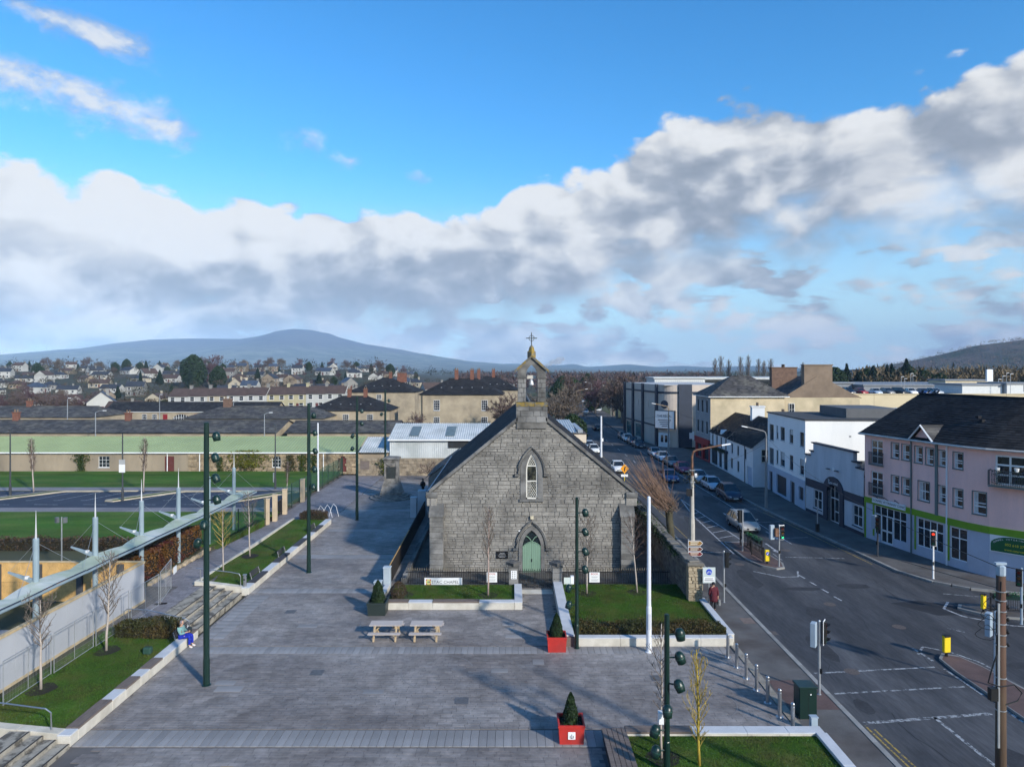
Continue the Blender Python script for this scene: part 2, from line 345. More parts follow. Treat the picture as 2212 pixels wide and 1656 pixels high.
# pavements with kerbs
def pavement(name, pts, m=PAVE, z=.115): return struct(name, MB().prism(pts, -.09, z), m)
pv = pavement('pavement', [(11.75, 8), (13.98, 8), (13.98, 120), (15.8, 180), (19.3, 250), (22.2, 297), (19, 297), (15.5, 250), (12, 180), (10.9, 120), (10.9, 42), (11.75, 42)])
kb = MB().bx(-.11, -.49, -.09, .11, .49, .14).data('kerb_stone', KERB)
for i in range(46): put('kerb_stone', kb, pv, (14.09, 16.5+i*1.0, 0), bevel=0)
sheet('tactile_strip', rect(11.9, 29.6, 13.95, 32.4), .119, BRICKP, parent=pv)
for y in (24.5, 36.8, 40.2, 44.5): MB().bx(11.8, y, .116, 13.96, y+.03, .1185).build('paving_joint', SETTD, pv)
MB().bx(13.2, 39.6, .116, 13.9, 40.5, .122).build('manhole_cover', mat('cover_iron', (.16, .12, .10), .7, .3, 5), pv)
pr = pavement('pavement', [(x+.2, y) for x, y in RK] + [(56, 560), (47, 414), (39, 300), (31.5, 250), (30.9, 200), (31, 156), (32.0, 100), (30.6, 70), (31.8, 55), (33.5, 49), (36, 46.6), (80, 40), (80, 39.2), (38, 44.2), (33, 45.1), (30.4, 46.1), (28.8, 47.6)])
pts = [(80, 38.9), (38, 44.05), (33, 44.95), (30.3, 45.98), (28.7, 47.5), (27.7, 50), (26.1, 71), (25.2, 100), (24.7, 126), (24.4, 156)]
for (xa, ya), (xb, yb) in zip(pts, pts[1:]):
    n = max(1, round(math.hypot(xb-xa, yb-ya)/1.0)); ang = math.atan2(yb-ya, xb-xa)-math.pi/2
    for i in range(n):
        if ya+(yb-ya)*i/n > 90: break
        t = (i+.5)/n; put('kerb_stone', kb, pr, (xa+(xb-xa)*t, ya+(yb-ya)*t, 0), ang)
# road markings
def mark(pts, w=.12, m=PAINT, z=.004):
    for (xa, ya), (xb, yb) in zip(pts, pts[1:]):
        d = Vector((xb-xa, yb-ya)); l = d.length; d /= l; q = Vector((-d.y, d.x))*w/2
        MB().poly([(xa-q.x, ya-q.y, z), (xb-q.x, yb-q.y, z), (xb+q.x, yb+q.y, z), (xa+q.x, ya+q.y, z)]).build('road_marking', m, road)
mark([(14.5, 33.4), (20.7, 34.1)]); mark([(14.5, 31.3), (20.8, 32.0)]); mark([(14.5, 28.7), (20.3, 29.5)], .2)
mark([(17.7, 29.2), (17.85, 22)], .15)
mark([(21.05, 33.9), (21.1, 31.2)], .14); mark([(21.12, 30.4), (21.2, 24)], .14); mark([(20.95, 36.4), (21.05, 34.8)], .14)
mark([(20.75, 35.6), (21.6, 36.6), (22.6, 35.9), (23.3, 34.6), (23.4, 33.2)], .12)
for i in range(4): mark([(20.3+.12*i, 49.3-1.55*i), (20.4+.12*i, 48.5-1.55*i)], .12, PAINTN)
mark([(14.45, 28.5), (14.7, 22)], .08, PYEL); mark([(14.68, 28.2), (14.95, 22)], .08, PYEL)
mark([(17.5, 54.9), (18.0, 69.3), (18.9, 78)], .12, PAINTN); mark([(19.6, 58), (19.0, 73.2), (18.9, 78)], .12, PAINTN)
for i in range(8):
    y = 58.5+i*2.0; mark([(17.62+.035*(y-55), y-.5), (19.55-.035*(y-58), y+.5)], .13, PAINTN)
mark([(17.4, 50.2), (18.9, 48.8), (20.1, 48.9), (20.6, 50.2)], .12, PAINTN)
mark([(20.6, 55), (20.6, 53)], .1); mark([(14.9, 55.5), (17.3, 55.3)], .12); mark([(21.2, 54), (25.6, 53.6)], .12)
for i in range(9): mark([(19.2, 84+i*8), (19.3, 87+i*8)], .1, PAINTN)
mark([(23.3, 58), (23.0, 112)], .10, PAINTN); mark([(22.9, 118), (22.6, 150)], .1, PAINTN)
for i in range(9): mark([(23.2, 60+i*6.2), (25.6, 60.3+i*6.2)], .08, PAINTN)
mark([(15.1, 60), (15.1, 118)], .08, PYEL); mark([(26.9, 52), (25.6, 71)], .08, PYEL)
def arrow(x, y, s=1):
    MB().add([(x-.08, y, .004), (x+.08, y, .004), (x+.08, y-2.2*s, .004), (x-.08, y-2.2*s, .004)], [(3, 2, 1, 0)]).add([(x-.3, y-2.2*s, .0045), (x+.3, y-2.2*s, .0045), (x, y-3.4*s, .0045)], [(0, 1, 2)]).build('lane_arrow', PAINTN, road)
arrow(21.4, 70.5); arrow(22.8, 62.5); arrow(21.2, 58.2)
mark([(27.3, 43.6), (26.3, 42.4), (26.6, 41.1), (28.4, 39.6), (33, 38.6)], .14, PAINTN)
mark([(28, 45.2), (33, 43.7), (38, 42.8)], .12); mark([(24.5, 39.2), (25.1, 38.6)], .1)
sheet('asphalt_patch', [(23.6, 43.4), (25.6, 43.9), (27.4, 42.6), (26.8, 41.3), (25.2, 41.2)], .0025, mat('fresh_asphalt', (.022, .023, .027), .85, .2), parent=road)
sheet('gully_grate', rect(14.25, 38.2, 14.65, 38.75), .006, mat('grate_iron', (.10, .08, .07), .7, .3, 8), parent=road)
# patches, cracks and covers in the road
rp_ = random.Random(31); PATCH = mat('patched_asphalt', (.034, .035, .040), .88, .25, 1.5, fine=.2, fscale=9)
for (x, y, w, d) in ((18.3, 41.5, 1.3, 2.6), (23.0, 46.8, 2.2, 1.1), (16.2, 36.4, .9, 3.8), (19.4, 46.2, 2.4, .8), (16.5, 48.5, 1.1, 4.5), (22.2, 78, 1.2, 5), (17.2, 66, 1.0, 6), (18.9, 25.5, 1.2, 2.6), (25.3, 34.2, 2.2, .9), (15.2, 30.1, .7, 1.5)):
    q = [(x+w/2*math.cos(a)*rp_.uniform(.8, 1.1)*(1.2 if i % 2 else 1), y+d/2*math.sin(a)*rp_.uniform(.8, 1.1)) for i, a in enumerate([k*math.pi/5 for k in range(10)])]
    sheet('asphalt_patch', q, .0022, PATCH, parent=road)
for k in range(16):
    x, y = rp_.uniform(14.8, 26), rp_.uniform(24, 60); pts = [(x, y)]
    for i in range(7): pts.append((pts[-1][0]+rp_.uniform(-.25, .25), pts[-1][1]+rp_.uniform(.2, .9)))
    MB().add([(p[0]-.018, p[1], .0031) for p in pts]+[(p[0]+.018, p[1], .0031) for p in pts], [(i, i+8, i+9, i+1) for i in range(7)]).build('road_crack', mat('crack_tar', (.018, .018, .02), .7), road)
for (x, y) in ((19.7, 43.2), (21.9, 39.4), (17.0, 52.0), (16.4, 33.6), (22.0, 56)):
    MB().lathe([(.36, .001), (.36, .006), (.30, .0065)], 16, (x, y, 0)).build('manhole_cover', mat('grate_iron', (.10, .08, .07), .7, .3, 8), road)
# traffic islands
def island(pts, m=PAVE):
    o = pavement('traffic_island', pts, KERB, .12)
    c = Vector((sum(p[0] for p in pts)/len(pts), sum(p[1] for p in pts)/len(pts)))
    q = [tuple(c+(Vector(p)-c)*(1-.2/max(.3, (Vector(p)-c).length))) for p in pts]
    struct('island_paving', MB().poly([(x, y, .124) for x, y in q]), m, o); return o
island([(17.75, 58.3), (17.8, 53), (18.4, 51.2), (19.2, 50.5), (19.9, 50.8), (20.25, 52), (19.8, 58.3)], BRICKP)
island([(21.25, 18), (21.25, 33.5), (21.4, 34.9), (21.9, 35.5), (22.5, 35.2), (22.9, 34), (23.5, 30), (24.5, 18)], BRICKP)
island([(27.0, 42.2), (27.5, 42.9), (28.6, 42.8), (32, 42.0), (44, 40), (44, 38.4), (32, 39.8), (28, 40.9)])
# ------------------------------------------------------------------ plaza
BEDS = [(-8.2, 41.9, .62, 46.6), (2.7, 36.35, 11.7, 46.6), (3.45, 15, 12.2, 27.5)]
plaza = struct('plaza', MB().prism(rect(-17.0, 14, 11.75, 46.6), -.09, .10).prism(rect(-17.4, 46.6, -7.5, 96), -.09, .10), SETTD)
bands = [(26.75, 27.85), (35.45, 36.25), (45.0, 45.75), (53.2, 54.2), (62, 62.9), (70.8, 71.7), (80.1, 81), (88.6, 89.4)]
def inbed(x, y): return any(a < x < c and b < y < d for a, b, c, d in BEDS)
sb = MB(); y = 18.0; row = 0
while y < 95.5:
    if any(a-.1 < y+.09 < b+.1 for a, b in bands): y += .2; continue
    x0, x1 = (-16.9, 11.4) if y < 46.4 else (-17.3, -7.7)
    d = .2 if y < 60 else .3
    x = x0-RN.random()*.6
    while x < x1:
        l = RN.uniform(.38, .75)*(1 if y < 60 else 1.5); a, b = max(x, x0), min(x+l-.012, x1)
        x += l
        if b-a < .08 or (y < 46.5 and inbed((a+b)/2, y+.1)) or (y < 26.7 and a < -16.3): continue
        z = .118+RN.random()*.006
        sb.add([(a, y, z), (b, y, z), (b, y+d-.012, z), (a, y+d-.012, z), (a, y, .1), (b, y, .1)], [(0, 1, 2, 3), (4, 5, 1, 0)])
    y += d
sb.build('granite_setts', SETT, plaza, kind='stuff')
sm = MB().bx(-.155, -.5, -.02, .155, .5, .026).data('paving_slab', SLAB)
fb = MB(); cnt = 0
for k, (a, b) in enumerate(bands):
    x0, x1 = (-16.9, 11.3) if b < 46 else (-17.2, -7.7)
    n = int((x1-x0)/.325)
    for i in range(n):
        x = x0+(i+.5)*.325
        if inbed(x, (a+b)/2): continue
        if cnt < 270 and k < 3:
            o = put('paving_slab', sm, plaza, (x, (a+b)/2, .1+RN.uniform(-.002, .003))); o.scale = (1, (b-a+.10), 1); cnt += 1
        else: fb.bx(x-.155, a-.05, .09, x+.155, b+.05, .126)
fb.build('far_band_slabs', SLAB, plaza, kind='stuff')
for x, y, w, d in ((-.6, 33.4, .8, .45), (.1, 37.7, .9, .5), (-.2, 39.5, .7, .5), (-11.5, 39.2, 1.1, .5), (-12.8, 31.5, 1.2, .55), (-13.2, 32.1, .9, .45), (1.3, 34.4, .55, .6), (-6.2, 31.2, .9, .4)):
    o = put('replacement_slab', sm, plaza, (x, y, .104)); o.scale = (w/.31, d, 1)
for i in range(13):                                    # slabs beside the steps
    for j in range(2):
        o = put('paving_slab', sm, plaza, (-16.4+j*.62, 37.6+i*.55, .103)); o.scale = (1.9, .53, 1)
for (x, y) in ((-9.3, 33.2), (-2.2, 30.4), (6.8, 32.6), (-13.2, 41.5)): MB().bx(x-.3, y-.3, .12, x+.3, y+.3, .1285).build('drain_cover', mat('cover_grey', (.10, .10, .105), .6, .25, 6), plaza)
for (x, y, rr_, a0, a1) in ((-3.5, 33.6, 1.6, .2, 3.4), (-3.2, 33.4, 2.1, 1, 4.2), (.3, 37.9, 1.3, 0, 4.5), (.6, 37.6, 1.8, 2, 5.5), (8.2, 30.2, 1.5, -1, 2.2), (8.4, 30.0, 1.9, -1.2, 1.8), (-8.5, 29.8, 2.4, .5, 2.6)):
    P_ = [(x+k*math.cos(a), y+k*math.sin(a), .1262) for k in (rr_-.025, rr_+.025) for a in [a0+(a1-a0)*i/24 for i in range(25)]]
    MB().add(P_, [(i, i+1, i+26, i+25) for i in range(24)]).build('tyre_mark', mat('tyre_scuff', (.24, .225, .22), .7, .3, 4, col2=(.16, .15, .148), s2=4, lo=.4, hi=.6), plaza)
MB().bx(-10.6, 24.9, .12, -10.15, 25.35, .128).build('yellow_cover', mat('yellow_cover_paint', (.40, .24, .05), .7, .3, 5), plaza)
eg = MB().bx(0, 0, 0, .34, .98, .16).data('edging_stone', mat('buff_edging', (.24, .215, .18), .8, .25, 2, objr=.15, fine=.1))
for i in range(10): put('edging_stone', eg, plaza, (11.42+.0*i, 27.0+i*1.0, .0))
# chapel yard
struct('chapel_yard', MB().prism(rect(-7.5, 46.6, 10.9, 95), -.09, .16), GRAVEL)
# raised terrace on the left: path, lawns, car park
ZL = .7
struct('terrace', MB().prism([(-90, 14), (-21.6, 14), (-21.6, 37), (-23.3, 37.5), (-23.3, 96), (-90, 96)], -.09, ZL-.03), EARTH)
pb = MB(); y = 37.2
def pz(y): return ZL if y < 50 else max(.125, ZL-(y-50)*.041)
while y < 95:
    x0, x1 = (-20.35, -19.82) if y < 44.4 else (-23.1+.02*(y-45), -20.45) if y < 65 else (-22.8, -17.35)
    if y < 44.4: x0 = -21.3
    x = x0-RN.random()*.4
    while x < x1:
        l = RN.uniform(.3, .55); a, b = max(x, x0), min(x+l-.012, x1); x += l
        if b-a > .06:
            z = pz(y); z2 = pz(y+.24); pb.add([(a, y, z), (b, y, z), (b, y+.235, z2), (a, y+.235, z2)], [(0, 1, 2, 3)])
    y += .25
pth = struct('path', MB().poly([(-23.3, 37, ZL-.02), (-19.3, 37, ZL-.02), (-19.3, 44.5, ZL-.02), (-20.4, 50, ZL-.02), (-23.3, 50, ZL-.02)]).poly([(-23.3, 50, ZL-.02), (-20.4, 50, ZL-.02), (-20.4, 64, .105), (-23.3, 64, .105)]).poly([(-23.3, 64, .105), (-17.3, 64, .105), (-17.3, 96, .105), (-23.3, 96, .105)]), SETTD)
pb.build('path_setts', PATH, pth, kind='stuff')
struct('lawn', MB().prism(rect(-90, 81.5, -23.1, 94.3), ZL-.05, ZL+.02), GRASSL)
struct('lawn', MB().prism([(-90, 54.5), (-23.6, 54.5), (-22.6, 67.6), (-90, 67.6)], ZL-.05, ZL+.02), GRASSL)
struct('lawn', MB().prism([(-23.6, 54.5), (-23.05, 54.5), (-22.75, 64), (-23.6, 64)], 0, .72), GRASS)
struct('footway', MB().prism(rect(-90, 79.6, -23.1, 81.5), ZL-.05, ZL+.03), PATH)
struct('footway', MB().prism(rect(-90, 67.6, -23.1, 69.6), ZL-.05, ZL+.03), PATH)
cp = sheet('car_park', rect(-90, 69.6, -23.1, 79.2), ZL-.02, ASPHB)
def mk2(pts, w, m, z, par):
    for (xa, ya), (xb, yb) in zip(pts, pts[1:]):
        d = Vector((xb-xa, yb-ya)).normalized(); q = Vector((-d.y, d.x))*w/2
        MB().poly([(xa-q.x, ya-q.y, z), (xb-q.x, yb-q.y, z), (xb+q.x, yb+q.y, z), (xa+q.x, ya+q.y, z)]).build('road_marking', m, par)
for i in range(13):
    x = -62.5+i*2.9
    mk2([(x, 73.6), (x+1.6, 78.6)], .1, PAINTN, ZL-.014, cp)
    mk2([(x-.5, 73.6), (x+.1, 73.6)], .1, PAINTN, ZL-.014, cp)
for i in range(9): mk2([(-64+i*5, 71.4), (-61.5+i*5, 71.3)], .1, PAINTN, ZL-.014, cp)
for x in (-55, -41.5, -28.5):
    o = struct('planted_kerb', MB().prism([(x-1.2, 73.0), (x-.2, 72.7), (x+4.6, 78.6), (min(x+12.5, -23.2), 78.9), (min(x+12.5, -23.2), 79.2), (x+3.2, 79.2), (x-1.4, 73.6)], ZL-.05, ZL+.09), mat('buff_kerb', (.40, .35, .26), .8, .2, 1))
    struct('lawn', MB().poly([(x-.7, 73.2, ZL+.094), (x-.1, 73.0, ZL+.094), (x+4.1, 78.9, ZL+.094), (x+3.4, 79.0, ZL+.094)]), GRASS, o)
# ================================================================== plants: builders
BARK = mat('grey_bark', (.16, .135, .115), .9, .25, 4, stretch=(1, 1, .3))
BARKW = mat('pale_bark', (.38, .33, .29), .85, .2, 4)
BARKY = mat('yellow_bark', (.34, .25, .035), .85, .25, 4)
TWIG = mat('brown_twigs', (.105, .072, .062), .9, .3, 2, island=.25)
TWIGG = mat('grey_twigs', (.125, .10, .08), .9, .3, 2, island=.25)
TWIGO = mat('orange_twigs', (.16, .10, .07), .85, .3, 2, island=.25)
TWIGY = mat('yellow_twigs', (.30, .22, .05), .85, .3, 2, island=.25)
EVER = leafmat('evergreen_leaf', (.020, .042, .016), (.034, .062, .02))
EVERD = leafmat('dark_conifer', (.010, .026, .016), (.02, .04, .02))
HEDGE = leafmat('hedge_leaf', (.05, .055, .018), (.085, .060, .022))
HEDGEB = leafmat('brown_hedge', (.075, .048, .030), (.055, .05, .022))
COPPER = leafmat('copper_beech', (.15, .075, .02), (.09, .022, .025))
IVY = leafmat('ivy_leaf', (.035, .062, .015), (.10, .11, .015))
IVYY = leafmat('yellow_ivy', (.14, .14, .015), (.07, .09, .015))
def rv(r): return Vector((r.uniform(-1, 1), r.uniform(-1, 1), r.uniform(-1, 1)))
def leader_tree(seed, h, clear, width, nb, up=.9, r0=.06, subs=5, tw=2, bare_top=.15, n=3, rmin=.0095):
    r = random.Random(seed); trunk, crown = MB(), MB()
    lean = Vector((r.uniform(-.03, .03), r.uniform(-.03, .03), 1)); pts = [Vector((0, 0, 0))]
    for i in range(1, 7): pts.append(Vector((lean.x*h*i/6+r.uniform(-.02, .02), lean.y*h*i/6+r.uniform(-.02, .02), h*i/6)))
    trunk.tube(pts, [r0*(1-.82*i/6)+.006 for i in range(7)], 7)
    def P(z): t = z/h*6; i = min(5, int(t)); return pts[i].lerp(pts[i+1], t-i)
    def branch(p, d, l, rr, lev):
        q = [p]; dd = d.normalized()
        for i in range(3):
            dd = (dd+rv(r)*.13+Vector((0, 0, .10*up))).normalized(); q.append(q[-1]+dd*l/3)
        crown.tube(q, [rr, rr*.75, rr*.5, rr*.28], n, False)
        if lev == 0: return
        k = subs if lev == 2 else tw
        for j in range(k):
            t = .25+.75*(j+r.random()*.6)/k; i = min(2, int(t*3)); pp = q[i].lerp(q[i+1], min(1, t*3-i))
            sd_ = (dd*.75+rv(r)*.75+Vector((0, 0, .25*up))).normalized()
            branch(pp, sd_, l*r.uniform(.3, .55)*(1.15-.5*t), max(rmin, rr*.45), lev-1)
    for b in range(nb):
        t = (b+r.random()*.8)/nb; z = clear+(h*(1-bare_top*.3)-clear)*t; a = b*2.4+r.uniform(-.5, .5)
        prof = math.sin(math.pi*min(1, .18+.82*(1-t)**.85))**.8 if t < .9 else .45
        l = width*(.35+.75*(1-t))*r.uniform(.75, 1.2)*max(.4, prof)
        branch(P(z), Vector((math.cos(a), math.sin(a), up)), l, r0*.36*(1-.6*t)+rmin*.6, 2)
    return trunk, crown
def spread_tree(seed, h, r0=.3, levels=4, split=4, spread=.75, clear=.28, n=3, rmin=.02):
    r = random.Random(seed); trunk, crown = MB(), MB(); top = Vector((r.uniform(-.2, .2), r.uniform(-.2, .2), h*clear))
    trunk.tube([(0, 0, 0), tuple(top*.5+Vector((.05, 0, 0))), tuple(top)], [r0*1.15, r0, r0*.85], 7)
    def br(p, d, l, rr, lev):
        q = [p]; dd = d.normalized()
        for i in range(3): dd = (dd+rv(r)*.22+Vector((0, 0, .06))).normalized(); q.append(q[-1]+dd*l/3)
        crown.tube(q, [rr, rr*.85, rr*.7, rr*.5], 5 if lev > 2 else n, False)
        if lev == 0: return
        for j in range(split+(lev < 2)):
            t = r.uniform(.45, 1) if lev < levels else r.uniform(.35, 1)
            i = min(2, int(t*3)); pp = q[i].lerp(q[i+1], min(1, t*3-i))
            br(pp, dd*.8+rv(r)*spread, l*r.uniform(.5, .78), max(rmin, rr*.52), lev-1)
    for j in range(split+1):
        a = j*2*math.pi/(split+1)+r.uniform(-.4, .4); br(top*r.uniform(.75, 1), Vector((math.cos(a)*spread, math.sin(a)*spread, r.uniform(.6, 1.2))), h*.34*r.uniform(.8, 1.1), r0*.55, levels)
    br(top, Vector((r.uniform(-.2, .2), r.uniform(-.2, .2), 1)), h*.38, r0*.6, levels)
    return trunk, crown
def leaf(m, p, s, r, nrm=None):
    a = rv(r)
    if nrm is not None: a = (a*.8).cross(nrm)+rv(r)*.35
    a.normalize(); b = a.cross(rv(r)); b.normalize(); p = Vector(p); l = s*r.uniform(.6, 1.3); w = l*.55
    m.add([p-a*l, p+b*w, p+a*l, p-b*w], [(0, 1, 2, 3)])
def cone_bush(seed, h, rr, n, s, shape=lambda t: (1-t)**.7*(.45+.55*min(1, t*4))):
    r = random.Random(seed); m = MB()
    lumps = [(r.uniform(0, 6.28), r.random(), r.uniform(.06, .2)) for _ in range(14)]
    for i in range(n):
        t = r.random()**1.25; a = r.uniform(0, 6.283); R = rr*shape(t)
        for la, lt, lh in lumps:
            d = abs((a-la+math.pi) % (2*math.pi)-math.pi); R *= 1+lh*math.exp(-(d*d*3+(t-lt)**2*60))
        R *= r.uniform(.62, 1.04)**.5; leaf(m, (R*math.cos(a), R*math.sin(a), t*h), s, r, Vector((math.cos(a), math.sin(a), .4)))
    return m
def box_hedge(seed, x0, y0, x1, y1, z0, z1, n, s):
    r = random.Random(seed); m = MB()
    for i in range(n):
        p = [r.uniform(x0, x1), r.uniform(y0, y1), r.uniform(z0, z1)]
        if r.random() < .75:
            k = r.random()
            if k < .45: p[2] = z1-abs(r.gauss(0, .05))
            elif k < .8: p[1] = y0+abs(r.gauss(0, .05)) if r.random() < .7 else y1
            else: p[0] = r.choice((x0, x1))
        p[2] += .09*math.sin(p[0]*2.1+seed)*math.sin(p[1]*1.7+1)+r.uniform(-.04, .07)
        leaf(m, (p[0]+r.uniform(-.06, .06), p[1]+r.uniform(-.06, .06), p[2]), s, r)
    return m
def core(m, x0, y0, z0, x1, y1, z1): return m.bx(x0, y0, z0, x1, y1, z1)
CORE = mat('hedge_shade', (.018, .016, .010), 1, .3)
def tree(name, label, tr, tm, cm, loc, rz=0, group=None, cat='tree', scale=1):
    t = T(name, label, cat, loc, rz, group); tr[0].build('trunk', tm, t, smooth=True); tr[1].build('crown', cm, t); t.scale = (scale,)*3; return t
def mulch(x, y, z, r_=.62):
    m = MB(); m.poly([(x+r_*(1+.08*math.sin(5*a))*math.cos(a), y+r_*(1+.08*math.cos(4*a))*math.sin(a), z) for a in [i*math.pi/9 for i in range(18)]])
    return struct('mulch_bed', m, MULCH)
# ================================================================== chapel
STONE = mat('limestone', (.235, .222, .202), .85, .32, .7, col2=(.125, .118, .110), s2=.42, lo=.48, hi=.68, objr=.11, fine=.18, fscale=8, bump=.35, bscale=14)
STONEI = mat('limestone_rubble', (.235, .222, .202), .85, .32, .7, col2=(.125, .118, .110), s2=.42, lo=.48, hi=.68, island=.11, fine=.18, fscale=8, bump=.35, bscale=14)
MORTAR = mat('old_mortar', (.145, .138, .128), .95, .3, 1.2, col2=(.07, .068, .066), s2=.5, fine=.15)
DRESS = mat('dressed_limestone', (.20, .196, .19), .8, .2, .8, col2=(.095, .093, .09), s2=.7, objr=.10, fine=.12)
DRESSD = mat('sooty_limestone', (.105, .102, .098), .85, .3, 1, col2=(.18, .175, .165), s2=.9, objr=.12, fine=.12)
LICHEN = mat('lichened_stone', (.24, .17, .045), .9, .3, 2.2, col2=(.13, .125, .11), s2=2.4, lo=.46, hi=.58, objr=.1)
GY, GX = 49.5, 1.4
ch = T('chapel', 'grey limestone chapel with steep gable, bellcote, lancet window and green arched door', 'chapel', (GX, GY, .16))
HW, ZE, ZA = 7.1, 5.7, 11.55
def gh(z): return HW if z <= ZE else max(0, HW*(ZA-z)/(ZA-ZE))
def archw(z, a, zs, za):
    if z <= zs: return a
    if z >= za: return 0
    hh = za-zs; r = (a*a+hh*hh)/(2*a); return max(0, math.sqrt(max(0, r*r-(z-zs)**2))-(r-a))
def archpts(a, zs, za, n=9):
    R_ = [(archw(zs+(za-zs)*i/n, a, zs, za), zs+(za-zs)*i/n) for i in range(n+1)]
    return R_ + [(-x, z) for x, z in R_[-2::-1]]
OPEN = [(.78, 5.05, 7.15, 8.62), (.90, -.2, 1.75, 3.32)]   # half width, sill, springing, apex of the dressed surrounds
gw = MB().xprism([(-HW, -.3), (HW, -.3), (HW, ZE), (0, ZA), (-HW, ZE)], .0, .55).build('gable_wall', MORTAR, ch)
stones = []; z = 0.; rs = random.Random(5)
while z < ZA-.5:
    h = rs.choice((.12, .15, .17, .2, .22, .26, .30)); zt = min(z+h, ZA-.4); zm = (z+zt)/2
    segs = [[-gh(zm), gh(zm)]]
    for a, z0, zs, za in OPEN:
        if z0 < zm < za:
            w = archw(zm, a, zs, za)-.05
            segs = [q for s_ in segs for q in ([s_[0], min(s_[1], -w)], [max(s_[0], w), s_[1]]) if q[1]-q[0] > .1] if w > 0 else segs
    for s0, s1 in segs:
        x = s0
        while x < s1-.05:
            l = rs.uniform(.22, .85)*(1.1 if h > .2 else .9); e = x+l
            if s1-e < .25: e = s1
            parts = [(z, zt)]
            if h >= .30 and rs.random() < .3: parts = [(z, zm), (zm, zt)]
            for pa, pb_ in parts:
                a0, b0, a1, b1 = max(x, -gh(pa)), min(e, gh(pa)), max(x, -gh(pb_)), min(e, gh(pb_))
                stones.append((a0+.010, b0-.010, a1+.010, b1-.010, pa+.009, pb_-.009))
            x = e
    z = zt
stones = [q for q in stones if q[1]-q[0] > .08 and q[3] - q[2] > .02]
stones.sort(key=lambda q: -(q[1]-q[0])*(q[5]-q[4]))
def stone_mesh(m, q, r):
    a0, b0, a1, b1, z0, z1 = q; y = -r.uniform(.012, .05); c = .018
    cx, cz = (a0+b0)/2, (z0+z1)/2
    P = [(a0, .02, z0), (b0, .02, z0), (b1, .02, z1), (a1, .02, z1), (a0+c, y, z0+c), (b0-c, y+r.uniform(-.008, .008), z0+c), (max(b1-c, a1+c+.01), y, z1-c), (a1+c, y+r.uniform(-.008, .008), z1-c)]
    m.add(P, [(4, 5, 6, 7), (0, 1, 5, 4), (1, 2, 6, 5), (2, 3, 7, 6), (3, 0, 4, 7)])
rest = MB()
for i, q in enumerate(stones):
    if i < 300:
        m = MB(); stone_mesh(m, q, rs); m.build('stone', STONE, gw)
    else: stone_mesh(rest, q, rs)
rest.build('small_stones', STONEI, gw, kind='stuff')
# side and back walls
CL = 21.
MB().bx(-HW, .55, -.3, -HW+.6, CL, ZE-.05).build('side_wall', STONEI, ch); MB().bx(HW-.6, .55, -.3, HW, CL, ZE-.05).build('side_wall', STONEI, ch)
MB().xprism([(-HW+.6, -.3), (HW-.6, -.3), (HW-.6, ZE), (0, ZA-.2), (-HW+.6, ZE)], CL-.5, CL-.01).build('rear_wall', MORTAR, ch)
sl_ = (ZA-ZE)/HW; oh = .32
rf = MB().xprism([(-HW-oh, ZE-oh*sl_+.02), (0, ZA+.02), (HW+oh, ZE-oh*sl_+.02), (HW+oh, ZE-oh*sl_+.17), (0, ZA+.2), (-HW-oh, ZE-oh*sl_+.17)], -.05, CL+.1).build('roof', SLATE, ch)
sm_ = MB()
sm_.slates((-HW-oh, CL+.1, ZE-oh*sl_+.19), (-HW-oh, -.05, ZE-oh*sl_+.19), (0, -.05, ZA+.22), (0, CL+.1, ZA+.22), .42, .27, .025)
sm_.slates((HW+oh, -.05, ZE-oh*sl_+.19), (HW+oh, CL+.1, ZE-oh*sl_+.19), (0, CL+.1, ZA+.22), (0, -.05, ZA+.22), .42, .27, .025)
sm_.build('slates', SLATE, rf, kind='stuff')
MB().tube([(0, 0, ZA+.25), (0, CL, ZA+.25)], .09, 6).build('ridge_tile', DRESSD, rf)
MB().tube([(-HW-oh-.06, .3, ZE-oh*sl_+.10), (-HW-oh-.06, CL, ZE-oh*sl_+.10)], .09, 8).build('gutter', mat('gutter_paint', (.30, .34, .38), .4, .1), rf)
